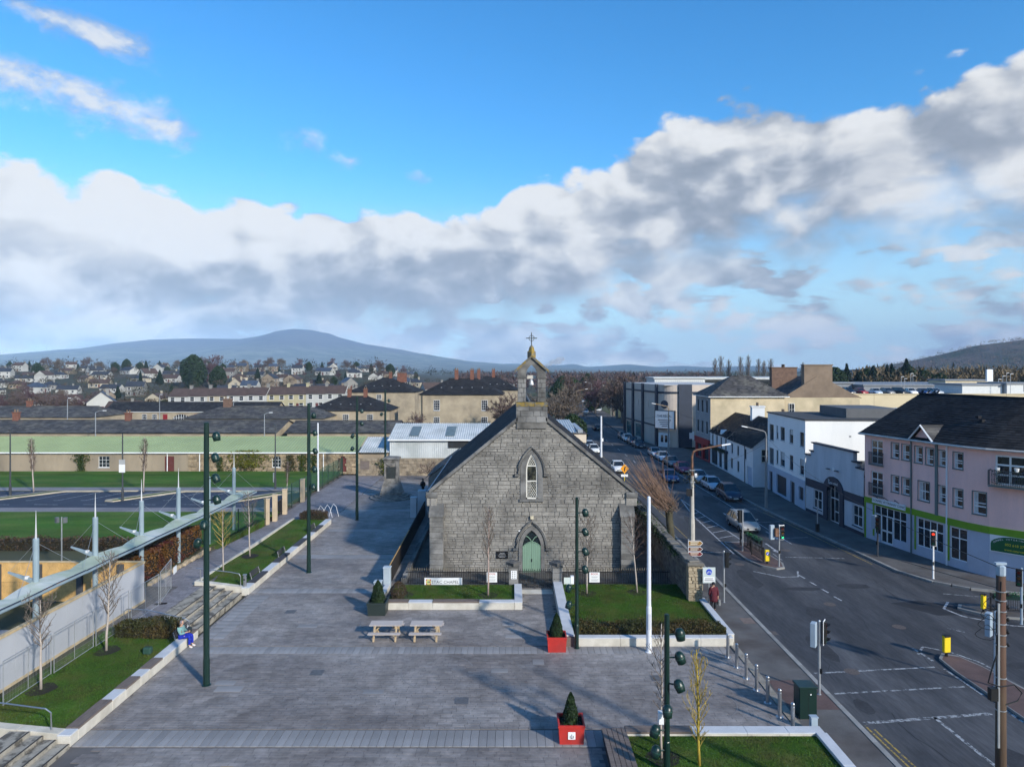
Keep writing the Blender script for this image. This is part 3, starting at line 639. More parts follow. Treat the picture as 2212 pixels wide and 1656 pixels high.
for s in (-1, 1):                                   # skews along the gable, kneelers
    MB().xprism([(s*HW+s*.18, ZE-.10), (s*1.0, ZA-1.02+.22), (s*1.0, ZA-1.02+.40+.08), (s*HW+s*.18, ZE+.26-.1)], -.16, .30).build('skew', DRESSD if s > 0 else DRESS, ch)
    MB().bx(s*HW-.42, -.2, ZE-.42, s*HW+.42, .45, ZE-.02).build('kneeler', DRESS, ch, bevel=.03)
    MB().bx(s*HW-.36-(.06 if s > 0 else 0), -.14, ZE-1.0, s*HW+.36, .4, ZE-.43).build('corbel', STONE, ch, bevel=.03)
    bt = MB().add([(s*6.72-.46, -.62, -.3), (s*6.72+.46, -.62, -.3), (s*6.72+.46, .1, -.3), (s*6.72-.46, .1, -.3), (s*6.72-.46, -.62, 4.1), (s*6.72+.46, -.62, 4.1), (s*6.72+.46, .0, 4.75), (s*6.72-.46, .0, 4.75)], [(0, 1, 5, 4), (4, 5, 6, 7), (1, 2, 6, 5), (3, 0, 4, 7)]).build('buttress', MORTAR, ch)
    zz = -.1
    for k in range(11):
        hh = .38; MB().bx(s*6.72-.47, -.65, zz+.012, s*6.72+.47, -.1, zz+hh-.012).build('quoin_block', DRESSD if k in (8, 9, 10, 3) or k < 2 else DRESS, bt, bevel=.015); zz += hh
    o = MB().add([(s*6.72-.52, -.70, zz), (s*6.72+.52, -.70, zz), (s*6.72+.52, .02, zz+.85), (s*6.72-.52, .02, zz+.85), (s*6.72-.52, -.7, zz-.06), (s*6.72+.52, -.7, zz-.06), (s*6.72+.52, .02, zz-.06), (s*6.72-.52, .02, zz-.06)], [(0, 1, 2, 3), (4, 5, 1, 0), (5, 6, 2, 1), (7, 4, 0, 3)]).build('weathering', DRESSD, bt)
MB().tube([(-HW-.1, -.1, ZE-.4), (-HW-.1, -.12, .8), (-HW-.35, -.15, .4), (-HW-.35, -.15, -.2)], .06, 6).build('downpipe', mat('grey_pipe', (.10, .10, .105), .5), ch)
# openings
def arch_ring(m, a0, a1, z0, zs, za0, za1, y0, y1):
    I = [(a0, z0)]+archpts(a0, zs, za0)+[(-a0, z0)]; O = [(a1, z0)]+archpts(a1, zs, za1)+[(-a1, z0)]
    for (p, q), (r_, s_) in zip(zip(I, I[1:]), zip(O, O[1:])):
        m.poly([(p[0], y0, p[1]), (r_[0], y0, r_[1]), (s_[0], y0, s_[1]), (q[0], y0, q[1])][::-1])
        m.poly([(p[0], y0, p[1]), (q[0], y0, q[1]), (q[0], y1, q[1]), (p[0], y1, p[1])][::-1]); m.poly([(r_[0], y0, r_[1]), (r_[0], y1, r_[1]), (s_[0], y1, s_[1]), (s_[0], y0, s_[1])][::-1])
wn = MB(); arch_ring(wn, .40, .80, 5.2, 7.15, 8.38, 8.68, -.085, .0); wn.bx(-.86, -.16, 5.02, .86, 0, 5.2)
wn = wn.build('window_surround', DRESS, ch)
def hood(a, zs, za, r_, par):
    P = archpts(a, zs, za, 12); m = MB(); m.tube([(x, -.12, z_) for x, z_ in P], r_, 4)
    for s in (-1, 1): m.bx(s*a-.17+.1*s, -.22, zs-.18, s*a+.17+.1*s, 0, zs-.02)
    return m.build('hood_mould', DRESSD, par)
hood(.93, 7.0, 8.86, .10, ch); hood(1.06, 1.75, 3.62, .11, ch)
lw = MB(); arch_ring(lw, .32, .41, 5.2, 7.15, 8.25, 8.40, -.03, .0); lw.bx(-.40, -.03, 5.2, .40, -.005, 5.3); lw.bx(-.40, -.035, 6.42, .40, -.005, 6.5).bx(-.40, -.035, 7.5, .40, -.005, 7.58)
lw = lw.build('lancet_window', mat('cream_leading', (.62, .60, .55), .6, .06), ch)
MB().xprism([(.36, 5.22)]+archpts(.36, 7.15, 8.33)+[(-.36, 5.22)], -.012, -.008).build('pane', mat('chapel_glass', (.014, .016, .015), .25, .6, 3, col2=(.05, .05, .035), s2=3), lw)
lat = MB(); CL_ = mat('cream_leading', ())
for z0, z1 in ((5.3, 6.42), (7.58, 8.3)):
    for s in (-1, 1):
        k = -6
        while k < 11:
            x0 = -.32; zz = z0-1+k*.24; pts_ = []
            for i in range(26):
                x = -.32+.64*i/25; zc = zz+s*(x+.32)*1.9
                if z0 < zc < z1 and abs(x) < archw(zc, .33, 7.15, 8.27): pts_.append((x, -.022, zc))
            if len(pts_) > 1: lat.tube([pts_[0], pts_[-1]], .012, 4)
            k += 1
lat.build('lattice', CL_, lw)
ds = MB(); arch_ring(ds, .66, .92, -.16, 1.75, 2.98, 3.34, -.10, .0); ds.build('door_surround', DRESS, ch)
DOORG = mat('sage_green_door', (.18, .285, .21), .5, .08, 2, stretch=(6, 1, .4))
dr = MB().xprism([(.66, -.05)]+archpts(.66, 1.75, 2.96)+[(-.66, -.05)], -.02, .0).build('door', mat('fanlight_glass', (.012, .018, .02), .1), ch)
for s in (-1, 1):
    for k in range(5):
        x0 = s*(.01+k*.128); x1 = s*(.01+k*.128+.12); f = lambda x: 1.75+.34*(1-(abs(x)/.66)**2)
        MB().xprism([(x0, -.02), (x1, -.02), (x1, f(x1)), (x0, f(x0))], -.06, -.02).build('plank', DOORG, dr)
ty = MB(); pal = [(x, -.05, 1.75+.36*(1-(x/.66)**2)+.03) for x in [-.66+i*.132 for i in range(11)]]; ty.tube(pal, .035, 4)
for s in (-1, 1): ty.tube([(0, -.05, 2.12), (s*.12, -.05, 2.34), (s*.26, -.05, 2.49), (s*.42, -.05, 2.56)], .032, 4)
ty.build('tracery', DOORG, dr); MB().bx(-.03, -.1, .75, .03, -.06, .95).build('handle', BLACK, dr)
MB().bx(-.95, -.75, -.25, .95, 0, -.10).build('door_step', CONC, ch); MB().bx(-1.5, -1.15, -.3, 1.7, -.75, -.17).build('door_step', CONC, ch)
# bellcote
bc = MB().bx(-1.06, -.12, 10.2, 1.06, .85, 12.0).build('bellcote', MORTAR, ch)
def blocks(xs, z0, z1, mt, y0=-.16, y1=.88):
    for a, b in zip(xs, xs[1:]): MB().bx(a+.008, y0, z0+.008, b-.008, y1, z1-.008).build('block', mt, bc, bevel=.018)
blocks((-1.12, -.42, .3, 1.12), 10.62, 11.05, DRESS); blocks((-1.12, -.8, .1, .62, 1.12), 11.05, 11.45, DRESS); blocks((-1.12, -.2, .75, 1.12), 11.45, 11.75, DRESSD)
blocks((-1.14, -.5, .2, 1.14), 11.75, 12.06, LICHEN)
for s in (-1, 1):
    zz = 12.06
    for k in range(5):
        hh = .335; xs = (.40, .72, 1.0) if k % 2 else (.40, .58, 1.0)
        blocks(sorted(s*x for x in xs), zz, zz+hh, DRESS if k else LICHEN if s > 9 else DRESS, -.05, .78); zz += hh
    blocks(sorted((s*.34, s*1.08)), 13.735, 13.9, DRESSD, -.12, .84)
gm = MB(); I = [(.40, 13.9)]+archpts(.40, 14.0, 14.70, 8)[0:]+[(-.40, 13.9)]
O = [(1.0, 13.9)]; n_ = len(I)
for p, q in zip(I, I[1:]):
    def out(pt): return (pt[0], 15.26-abs(pt[0])*.86) if abs(pt[0]) < .395 else (pt[0], 14.92)
    gm.add([(p[0], -.05, p[1]), (q[0], -.05, q[1]), (q[0], -.05, out(q)[1]), (p[0], -.05, out(p)[1]), (p[0], .78, p[1]), (q[0], .78, q[1]), (q[0], .78, out(q)[1]), (p[0], .78, out(p)[1])], [(3, 2, 1, 0), (4, 5, 6, 7), (0, 1, 5, 4)])
for s in (-1, 1): gm.xprism([(s*.40, 13.9), (s*1.0, 13.9), (s*1.0, 14.40), (s*.40, 14.92)], -.049, .779)
gm.build('bellcote_gable', DRESSD, bc)
for s in (-1, 1):
    MB().xprism([(s*1.22, 14.14), (0, 15.22), (0, 15.42), (s*1.22, 14.34)], -.18, .92).build('coping_slab', LICHEN, bc)
MB().lathe([(.30, 15.2), (.30, 15.65), (.22, 15.7), (.17, 15.95), (.06, 16.1)], 4, (0, .37, 0)).build('finial_block', LICHEN, bc)
cr_ = MB(); yc = .37
cr_.tube([(0, yc, 16.0), (0, yc, 16.98)], .035, 6).tube([(-.36, yc, 16.62), (.36, yc, 16.62)], .03, 6)
cr_.tube([(.19*math.cos(a), yc, 16.62+.19*math.sin(a)) for a in [i*math.pi/10 for i in range(21)]], .022, 5)
for p in ((0, 16.98), (-.36, 16.62), (.36, 16.62)): cr_.box((p[0], yc, p[1]), (.07, .07, .07))
cr_.build('cross', mat('iron_cross', (.03, .035, .035), .6, .2), bc)
MB().lathe([(.03, .42), (.10, .40), (.14, .3), (.15, .16), (.20, .04), (.215, 0), (.18, .0)], 14, (0, .37, 13.28)).build('bell', mat('bell_metal', (.55, .56, .57), .4, .1, metal=.3), bc, smooth=True)
MB().bx(-.32, .30, 13.72, .32, .46, 13.86).bx(-.95-.3, .3, 13.86, -1.02, .5, 14.02).bx(-.3, .28, 13.86, .3, .48, 13.96).build('headstock', mat('white_headstock', (.5, .48, .44), .6, .2), bc)
# fittings on the chapel front
q = tag(MB().bx(-.11, -.16, 0, .11, 0, .2).bx(-.13, -.18, .18, .13, 0, .22).build('wall_light', mat('cream_lamp', (.55, .49, .36), .5, .1), None, (GX+.02, GY-.055, 3.95)), 'small cream bulkhead light on the gable above the chapel door', 'light')
q = tag(MB().bx(-.16, -.03, 0, .16, 0, .09).build('name_plate', WHITE, None, (GX-.78, GY-.055, 3.05)), 'small white plate on the gable, upper left of the green door', 'sign')
pl = T('wall_plaque', 'black plaque with pale lettering fixed left of the green chapel door', 'plaque', (-.70, GY-.055, 1.12))
MB().bx(-.42, -.04, 0, .42, 0, .52).build('board', mat('black_board', (.012, .012, .014), .4), pl, bevel=.01)
TW = mat('pale_lettering', (.6, .6, .6), .6, .02); TD = mat('dark_lettering', (.05, .055, .07), .6, .02)
for k, w_ in enumerate((.34, .46, .56, .4)): MB().bx(-w_/2, -.046, .40-k*.095, w_/2, -.04, .416-k*.095).build('lettering', TW, pl)
# ------------------------------------------------------------------ railings, piers and gate
RY = 45.9
def railing(name, label, x0, x1):
    t = T(name, label, 'railing', (x0, RY, .12), 0, 'iron railings before the chapel'); w = x1-x0
    MB().bx(0, -.18, -.12, w, .18, .24).build('dwarf_wall', DRESSD, t, bevel=.02)
    r1 = MB().bx(0, -.02, .36, w, .02, .40).build('rail', BLACK, t); MB().bx(0, -.025, 1.06, w, .025, 1.11).build('rail', BLACK, t)
    bm = MB().bx(-.016, -.016, .24, .016, .016, 1.2).data('bar', BLACK); fm = MB().lathe([(.016, 1.18), (.042, 1.23), (.026, 1.30), (.0, 1.40)], 5).data('finial', mat('sunlit_finial', (.13, .11, .08), .5))  # finials paler than the bars: sunlight on the tips put into colour
    n = int(w/.15)
    for i in range(1, n):
        b = put('bar', bm, t, (w*i/n, 0, 0)); put('finial', fm, b)
    return t
railing('railing', 'black spiked railing left of the chapel gate, behind the banner', -7.0, -.28)
railing('railing', 'black spiked railing right of the chapel gate, behind the big lawn', 3.12, 10.4)
for x, lab in ((.10, 'left stone gate pier before the chapel, with a white notice'), (2.96, 'right stone gate pier before the chapel, beside the lamp post')):
    p = T('gate_pier', lab, 'pier', (x, RY, .1), 0, 'chapel gate piers')
    for k in range(4): MB().bx(-.31, -.31, k*.37+.006, .31, .31, k*.37+.364).build('block', DRESS if k else DRESSD, p, bevel=.02)
    MB().bx(-.37, -.37, 1.48, .37, .37, 1.6).lathe([(.50, 1.6), (.52, 1.78), (.30, 1.84)], 4).build('pier_cap', DRESSD, p)
gt = T('iron_gate', 'black iron double gate standing closed between the stone piers', 'gate', (.42, RY, .12)); gwid = 2.2
for k in range(2):
    lf = MB(); a, b = k*gwid/2+.02, (k+1)*gwid/2-.02
    for zz in (.1, .55, 1.1): lf.bx(a, -.02, zz, b, .02, zz+.045)
    lf.bx(a, -.025, .02, a+.05, .025, 1.2).bx(b-.05, -.025, .02, b, .025, 1.25); lf = lf.build('gate_leaf', BLACK, gt)
    bm = MB().bx(-.011, -.011, .05, .011, .011, 1.2).lathe([(.012, 1.18), (.03, 1.22), (0, 1.34)], 5).data('bar', BLACK)
    for i in range(1, 8): put('bar', bm, lf, (a+(b-a)*i/8, 0, 0))
MB().prism(rect(.42, RY-1.1, 2.65, RY-.25), .08, .135).build('threshold_slab', CONC, plaza)
# signs on the railings
bn = T('chapel_banner', 'long white banner reading STAC CHAPEL hung on the railings', 'banner', (-4.52, RY-.06, .13))
MB().bx(-1.24, -.02, 0, 1.24, 0, .72).build('board', mat('banner_vinyl', (.72, .73, .74), .5, .03), bn)
for r_ in range(4):
    for c_ in range(4):
        MB().bx(-1.14+c_*.085, -.024, .12+r_*.13, -1.14+c_*.085+.075, -.02, .12+r_*.13+.115).build('logo_tile', mat(f'logo_{(r_*3+c_*2) % 6}', ((.62, .50, .03), (.75, .52, .10), (.25, .42, .06), (.50, .10, .06), (.08, .08, .08), (.55, .55, .12))[(r_*3+c_*2) % 6], .5, 0), bn)
text('lettering', 'STAC', mat('dark_lettering', ()), bn, (-.42, -.024, .43), .29); text('lettering', 'CHAPEL', mat('dark_lettering', ()), bn, (.52, -.024, .43), .28)
text('lettering', 'Clonmel Centre for the Arts', mat('dark_lettering', ()), bn, (.15, -.024, .17), .10)
TR = mat('red_lettering', (.45, .03, .03), .5, .02)
for x, lab in ((-1.32, 'white BOOK notice on the railings left of the gate'), (5.43, 'white BOOK notice on the railings behind the big lawn')):
    s = T('notice', lab, 'notice', (x, RY-.07, .55), 0, 'white notices on the railings'); MB().bx(-.34, -.015, 0, .34, 0, .66).build('board', WHITE, s)
    text('lettering', 'BOOK', TR, s, (0, -.02, .55), .17); [MB().bx(-w_, -.018, z_, w_, -.015, z_+.03).build('printed_line', mat('grey_print', (.35, .36, .38), .6), s) for w_, z_ in ((.22, .36), (.18, .3), (.24, .17), (.2, .1))]
s = T('notice', 'white notice of black symbols on the left gate pier', 'notice', (.12, RY-.335, .85)); MB().bx(-.19, -.015, 0, .19, 0, .55).build('board', WHITE, s)
for i in range(4):
    for j in range(2): MB().box((-.08+j*.15, -.018, .08+i*.13), (.07, .006, .05), 0).build('symbol', TD, s)
s = tag(MB().bx(-.33, -.015, 0, .33, 0, .62).build('notice', mat('pale_green_board', (.55, .62, .60), .5, .05), None, (3.75, RY-.06, .25)), 'blank pale green board on the railings behind the lamp post', 'notice')
# ================================================================== plaza furniture
ZP = .12
def low_wall(name, label, axis, x0, y0, ln, th, z0, z1, segs, seat=(), group='low concrete planter walls', plank=WOOD, cope=COPE):
    # runs ln metres along axis from (x0, y0); segs = piece lengths; seat = indices carrying timber seats
    t = T(name, label, 'wall', (x0, y0, 0), 0 if axis == 'x' else rad(90), group); p = 0
    tot = sum(segs); sc = ln/tot
    for i, s in enumerate(segs):
        s *= sc
        MB().bx(p+.004, 0, z0-.1, p+s-.004, th, z1-.06).build('wall_panel', CONC, t, bevel=.012)
        if i in seat:
            n = 5
            for k in range(n): MB().bx(p+.02, k*th/n+.008, z1-.058, p+s-.02, (k+1)*th/n-.004, z1+.03).build('seat_slat', plank, t)
        else: MB().bx(p+.004, -.012, z1-.058, p+s-.004, th+.012, z1).build('coping', cope, t, bevel=.01)
        p += s
    return t
# left front bed
low_wall('planter_wall', 'pale low wall with timber seats in front of the banner lawn', 'x', -8.0, 41.9, 8.15, .5, ZP, .56, (2.3, 1.9, 3.7, 2.8), (0, 2))
low_wall('planter_wall', 'short pale wall end running back to the left gate pier', 'y', .62, 41.9, 3.6, .46, ZP, .565, (1.8, 1.8))
low_wall('planter_wall', 'pale low wall end behind the dark planter box', 'y', -8.0, 42.45, 3.2, .3, ZP, .5, (1.6, 1.6))
struct('lawn', MB().prism(rect(-7.6, 42.4, .16, 45.7), 0, .43), GRASS)
mulch(-1.5, 43.6, .437); mulch(-6.9, 43.6, .436, .75)
# right front bed
low_wall('planter_wall', 'long pale wall running back beside the red planter to the gate', 'y', 3.25, 36.4, 9.2, .55, ZP, .68, (3, 3, 3.2))
low_wall('planter_wall', 'pale low wall below the clipped hedge facing the plaza', 'x', 3.27, 36.38, 8.3, .4, ZP, .56, (2.4, 2.0, 2.2, 1.7))
low_wall('planter_wall', 'narrow pale wall along the pavement beside the big lawn', 'y', 11.75, 36.8, 5.8, .36, ZP, .6, (2, 2, 1.8))
t = T('timber_bench_end', 'dark timber end panel of the wall beside the green lamp post', 'bench', (2.98, 36.34, .12))
for k in range(4): MB().bx(-.27, -.055, k*.125, .26, .05, k*.125+.118).build('board', WOOD, t)
struct('lawn', MB().prism(rect(3.25, 36.7, 11.4, 45.7), 0, .47), GRASS)
def hedge(label, seed, x0, y0, x1, y1, z0, z1, n, s, m, name='hedge', group=None):
    t = T(name, label, 'hedge', ((x0+x1)/2, (y0+y1)/2, z0), 0, group); w, d, h = (x1-x0)/2, (y1-y0)/2, z1-z0
    core(MB(), -w+.09, -d+.09, -.05, w-.09, d-.09, h-.12).build('shaded_core', CORE, t); box_hedge(seed, -w, -d, w, d, 0, h, n, s).build('foliage', m, t, kind='stuff'); return t  # dark box within the leaves, its colour paints the inner shade
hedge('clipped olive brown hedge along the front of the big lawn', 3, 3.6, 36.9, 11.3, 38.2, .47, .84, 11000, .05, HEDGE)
for x, y in ((4.7, 43.8), (7.9, 44.0)): mulch(x, y, .477)
# grass blades over the near lawns
def blades(name, x0, y0, x1, y1, z, n, h=.05, m=GRASS, seed=1, inside=None, zf=None):
    r = random.Random(seed); b = MB()
    for i in range(n):
        x, y = r.uniform(x0, x1), r.uniform(y0, y1)
        if inside and not inside(x, y): continue
        a = r.uniform(0, 6.28); hh = h*r.uniform(.5, 1.5); w = .012; zz = zf(x, y) if zf else z
        b.add([(x-w*math.cos(a), y-w*math.sin(a), zz), (x+w*math.cos(a), y+w*math.sin(a), zz), (x+hh*.5*math.sin(a*3), y+hh*.5*math.cos(a*3), zz+hh)], [(0, 1, 2)])
    return tag(b.build(name, m, kind='stuff'), 'short mown grass', 'grass')
BLADE = mat('grass_blade', (.048, .105, .015), .8, .3, .6, island=.35, col2=(.07, .095, .02), s2=.8, spec=.1)
blades('grass', 3.3, 38.2, 11.35, 45.6, .47, 26000, m=BLADE); blades('grass', -7.5, 42.45, .1, 45.6, .43, 9000, m=BLADE, seed=2)
# bottom right bed with timber seat
low_wall('planter_wall', 'pale wall with a timber seat behind the bottom lawn', 'x', 4.4, 26.9, 7.7, .5, ZP, .55, (2.6, 2.1, 1.6, 1.4), (0,))
low_wall('planter_wall', 'pale wall at the right end of the bottom lawn beside the pavement', 'y', 12.15, 18, 8.9, .4, ZP, .56, (2.2, 2.2, 2.2, 2.2))
t = T('slatted_bench', 'dark slatted timber bench end beside the bottom lawn', 'bench', (3.5, 18, .1))
for k in range(5): MB().bx(k*.19+.008, 0, .38, k*.19+.178, 9.25, .46).build('slat', WOOD, t)
MB().bx(.05, .1, 0, .9, 9.2, .375).build('bench_shade_block', mat('bench_shade', (.03, .028, .027), .8), t)  # dark block below the slats, shade put into its colour
struct('lawn', MB().prism(rect(4.45, 18, 11.75, 26.9), 0, .42), GRASS); blades('grass', 4.5, 20, 11.7, 26.85, .42, 20000, m=BLADE, seed=3); mulch(5.5, 25.4, .427)
# left bed by the hoarding
def lz(x): return .5+(-17.4-x)*.048
b = MB(); b.poly([(-21.6, 27, lz(-21.6)), (-17.4, 27, .5), (-17.4, 37.5, .5), (-21.6, 37.5, lz(-21.6))]); struct('lawn', b, GRASS)
blades('grass', -21.4, 27.2, -17.5, 37.0, .5, 16000, m=BLADE, seed=4, zf=lambda x, y: lz(x))
low_wall('planter_wall', 'long pale wall with timber seats beside the left lawn', 'y', -16.95, 26.7, 10.9, .5, ZP, .56, (.5, 2.3, 1.0, 1.2, .8, 1.2, .9, 1.6, 1.2), (1, 3, 5, 8))
PADD = mat('dark_seat_pad', (.05, .048, .055), .7, .2, 3, stretch=(8, 1, 8), fine=.12)
low_wall('planter_wall', 'long pale wall with dark seats beside the upper left lawn', 'y', -16.9, 44.7, 20.4, .5, ZP, .56, (1.0, 2.6, 2.2, 2.6, 2.0, 2.6, 2.2, 2.6, 2.6), (1, 3, 5, 7), plank=PADD)
def ramp_wall(label, x0, x1, y, z0, z1):
    t = T('ramp_wall', label, 'wall', (x0, y, 0)); w = x1-x0; n = 3
    for i in range(n):
        a, b_ = w*i/n, w*(i+1)/n; za, zb = z0+(z1-z0)*i/n, z0+(z1-z0)*(i+1)/n
        MB().xprism([(a+.004, 0), (b_-.004, 0), (b_-.004, zb), (a+.004, za)], 0, .42).build('wall_panel', CONC, t, bevel=.012)
    return t
ramp_wall('pale sloping wall above the bottom left steps', -22.3, -17.42, 26.75, 1.05, .58)
ramp_wall('pale sloping wall end beside the top of the long steps', -20.4, -17.42, 44.7, .95, .58)
STEP = mat('stained_step', (.30, .275, .23), .85, .3, 1.5, col2=(.10, .09, .075), s2=2.2, lo=.5, hi=.62, fine=.1)
NOSE = mat('dark_nosing', (.05, .045, .04), .8)
def steps(label, x, y0, y1, n, tread, rise):
    t = T('steps', label, 'steps', (x, y0, ZP))
    for k in range(n):
        o = MB().bx(-(n)*tread-.3, 0, k*rise-.2, -k*tread, y1-y0, (k+1)*rise).build('step', STEP, t)
        MB().bx(-k*tread-.07, .01, (k+1)*rise+.001, -k*tread+.004, y1-y0-.01, (k+1)*rise+.006).build('nosing', NOSE, o)
    return t
steps('long flight of stained concrete steps between the left lawns', -17.3, 37.7, 44.6, 4, .55, .145)
steps('stained concrete steps in the bottom left corner', -16.9, 18, 26.6, 4, .5, .16)
def handrail(label, pts, posts):
    t = T('handrail', label, 'handrail', pts[0], 0, 'steel handrails'); o = Vector(pts[0])
    MB().tube([Vector(p)-o for p in pts], .028, 7).build('rail', STEEL, t)
    for p, z in posts: p = Vector(p)-o; MB().tube([p, (p.x, p.y, p.z-z)], .024, 6).build('post', STEEL, t)
handrail('bright steel handrail on the sloping wall at bottom left', [(-22.3, 26.95, 2.0), (-18.6, 26.95, 1.52), (-18.05, 26.95, 1.45), (-17.85, 26.95, 1.3), (-17.82, 26.95, .6)], [((-20.8, 26.95, 1.8), .85)])
handrail('curved steel handrail above the hedge beside the long steps', [(-20.9, 37.5, .7), (-20.9, 37.5, 1.55), (-20.7, 37.5, 1.68), (-19.6, 37.5, 1.6), (-17.6, 37.5, 1.15), (-17.4, 37.5, 1.0), (-17.38, 37.5, .5)], [])
handrail('steel handrail on the sloping wall beside the steel bollard', [(-20.4, 44.9, 1.75), (-18.2, 44.9, 1.5), (-17.6, 44.9, 1.38), (-17.5, 44.9, 1.2), (-17.5, 44.9, .6)], [((-20.1, 44.9, 1.7), .8)])
b = MB()
for i in range(10):
    y0, y1 = 45.1+i*2, 47.1+i*2; za, zb = max(.5, pz(y0)), max(.5, pz(y1)); za, zb = .5+(za-.5), .5+(zb-.5)
    b.poly([(-20.4, y0, za+.02), (-17.35, y0, .5), (-17.35, y1, .5), (-20.4, y1, zb+.02)])
struct('lawn', b, GRASS); blades('grass', -20.2, 45.2, -17.5, 64.6, .5, 14000, m=BLADE, seed=5, zf=lambda x, y: .5+(max(.5, pz(y))-.5)*(-17.35-x)/3)
struct('path_kerb', MB().add([(-20.55, 44.9, .4), (-20.38, 44.9, .4), (-20.38, 65.2, .1), (-20.55, 65.2, .1), (-20.55, 44.9, .82), (-20.38, 44.9, .82), (-20.38, 65.2, .62), (-20.55, 65.2, .62)], [(4, 5, 6, 7), (0, 1, 5, 4), (3, 0, 4, 7), (1, 2, 6, 5)]), CONC)
for k, (y, rz) in enumerate(((47.1, 0), (52.5, 0), (60.6, 0), (36.6, 0))):
    t = T('bench_back', ('metal bench back nearest the steel bollard', 'metal bench back in the middle of the upper left wall', 'metal bench back at the far end of the upper left wall', 'dark bench back beside the seated person')[k], 'bench', (-17.32, y, .56), 0, 'bench backs on the low walls')
    for s in (-.75, .75): MB().tube([(0, s, 0), (-.06, s, .25), (-.14, s, .48)], .02, 5).build('bracket', STEEL, t)
    for j in range(4): MB().box((-.05-.028*j, 0, .2+j*.085), (.03, 1.7, .065)).build('slat', PADD, t)
t = T('steel_bollard_bin', 'short steel ash bin bollard at the corner of the low wall', 'bin', (-17.25, 44.95, .56)); MB().lathe([(.11, 0), (.11, .62), (.08, .64), (.08, .7), (.13, .71), (.13, .77), (.02, .8)], 12).build('body', STEEL, t, smooth=False); MB().bx(-.06, -.115, .42, .06, -.1, .5).build('ash_slot', BLACK, t)
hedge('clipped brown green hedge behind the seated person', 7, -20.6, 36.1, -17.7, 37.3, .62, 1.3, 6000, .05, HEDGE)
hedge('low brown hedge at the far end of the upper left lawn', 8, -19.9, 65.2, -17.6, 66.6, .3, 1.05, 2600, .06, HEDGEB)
for (x, y, z) in ((-20.5, 30.3, .66), (-20.1, 34.5, .64), (-19.5, 51.8, .66)): mulch(x, y, z+.01)
# white bike stands behind that hedge
for k in range(3):
    t = tag(MB().tube([(-.35, 0, 0), (-.1, 0, .9), (.1, 0, 1.25), (.35, 0, .95), (.6, 0, 0)], .02, 5).build('cycle_stand', WHITE, None, (-18.6+k*.5, 67.3+k*.5, .12)), ORD[k]+' white hooped cycle stand from the left behind the low brown hedge', 'cycle stand', 'cycle stands')
# ------------------------------------------------------------------ near trees
tree('young_tree', 'bare young tree on the left lawn, nearest the handrail', leader_tree(1, 3.9, 1.7, 1.78, 27, .9, .055), BARKW, TWIGG, (-20.5, 30.3, .62))
tree('young_tree', 'taller bare young tree on the left lawn beside the hedge', leader_tree(2, 4.9, 1.6, 1.71, 35, 1.1, .06), BARKW, TWIGG, (-20.1, 34.5, .62))
tree('young_tree', 'yellow barked young tree on the upper left lawn', leader_tree(3, 4.3, 1.6, 1.86, 24, .9, .05, subs=4, tw=2), BARKW, TWIGY, (-19.9, 48, .55))
tree('young_tree', 'slender bare young tree farther along the upper left lawn', leader_tree(4, 5.0, 2.0, 1.4, 29, 1.0, .055), BARKW, TWIGG, (-19.5, 51.8, .62))
tree('young_tree', 'upright bare young tree in front of the chapel wall, left of the gate', leader_tree(5, 5.6, 2.0, 1.47, 40, 1.5, .06), mat('pinkish_bark', (.36, .27, .235), .85, .2, 4), TWIGG, (-1.5, 43.6, .43))
tree('young_tree', 'bare young tree on the big lawn beside the green lamp post', leader_tree(6, 5.1, 1.8, 1.78, 32, 1.1, .055), BARKW, TWIGG, (4.7, 43.8, .46))
t = tree('young_tree', 'leaning bare young tree at the back right of the big lawn', leader_tree(7, 5.0, 2.1, 1.71, 24, .8, .055), BARKW, TWIG, (7.9, 44.0, .46)); t.rotation_euler = (0, rad(-4), 0)
tree('young_tree', 'golden yellow young tree on the bottom lawn', leader_tree(8, 4.1, .6, 1.32, 35, 1.3, .055, subs=5, tw=2), BARKY, TWIGY, (6.7, 24.9, .42))
tree('young_tree', 'thin grey young tree behind the bottom lamp post', leader_tree(9, 4.9, 1.6, 1.16, 29, 1.1, .045, subs=5, tw=2), BARKW, TWIGG, (5.45, 25.4, .42))
# ------------------------------------------------------------------ lamp posts with spotlights
hm = MB(); hm.lathe([(.02, .30), (.13, .27), (.20, .16), (.215, .02), (.20, -.1), (.185, -.22), (.0, -.2)], 14)
hm = hm.data('spotlight', DGREEN); hm.shade_smooth()
bm_ = MB().lathe([(.218, .0), (.222, .02), (.218, .04)], 14).data('band', mat('lamp_band', (.02, .06, .05), .3))
def lamp_post(label, x, y, z0, h, r, heads, hs=1.):
    t = T('lamp_post', label, 'lamp post', (x, y, z0), 0, 'dark green spotlight posts')
    MB().lathe([(r*1.6, 0), (r*1.6, .03), (r*1.12, .05), (r*1.1, 1.2), (r, 1.22), (r*.85, h), (r*.5, h+.03)], 12).build('pole', DGREEN, t, smooth=False)
    for zz, a, tilt in heads:
        a = rad(a); d = .42*hs
        MB().tube([(0, 0, zz), (math.cos(a)*d, math.sin(a)*d, zz+.03)], .03, 6).build('arm', DGREEN, t)
        o = put('spotlight', hm, t, (math.cos(a)*(d+.14*hs), math.sin(a)*(d+.14*hs), zz)); o.rotation_euler = (0, rad(-tilt), a); o.scale = (hs,)*3
        put('rim', bm_, o)
    return t
lamp_post('tall dark green spotlight post on the left of the plaza, nearest the hedge', -14.0, 31.9, ZP, 12.0, .135, ((11.35, 0, 10), (10.4, -12, 20), (9.45, -5, 25), (8.45, 8, 15), (7.4, -80, 20), (6.45, 170, 20)), .82)
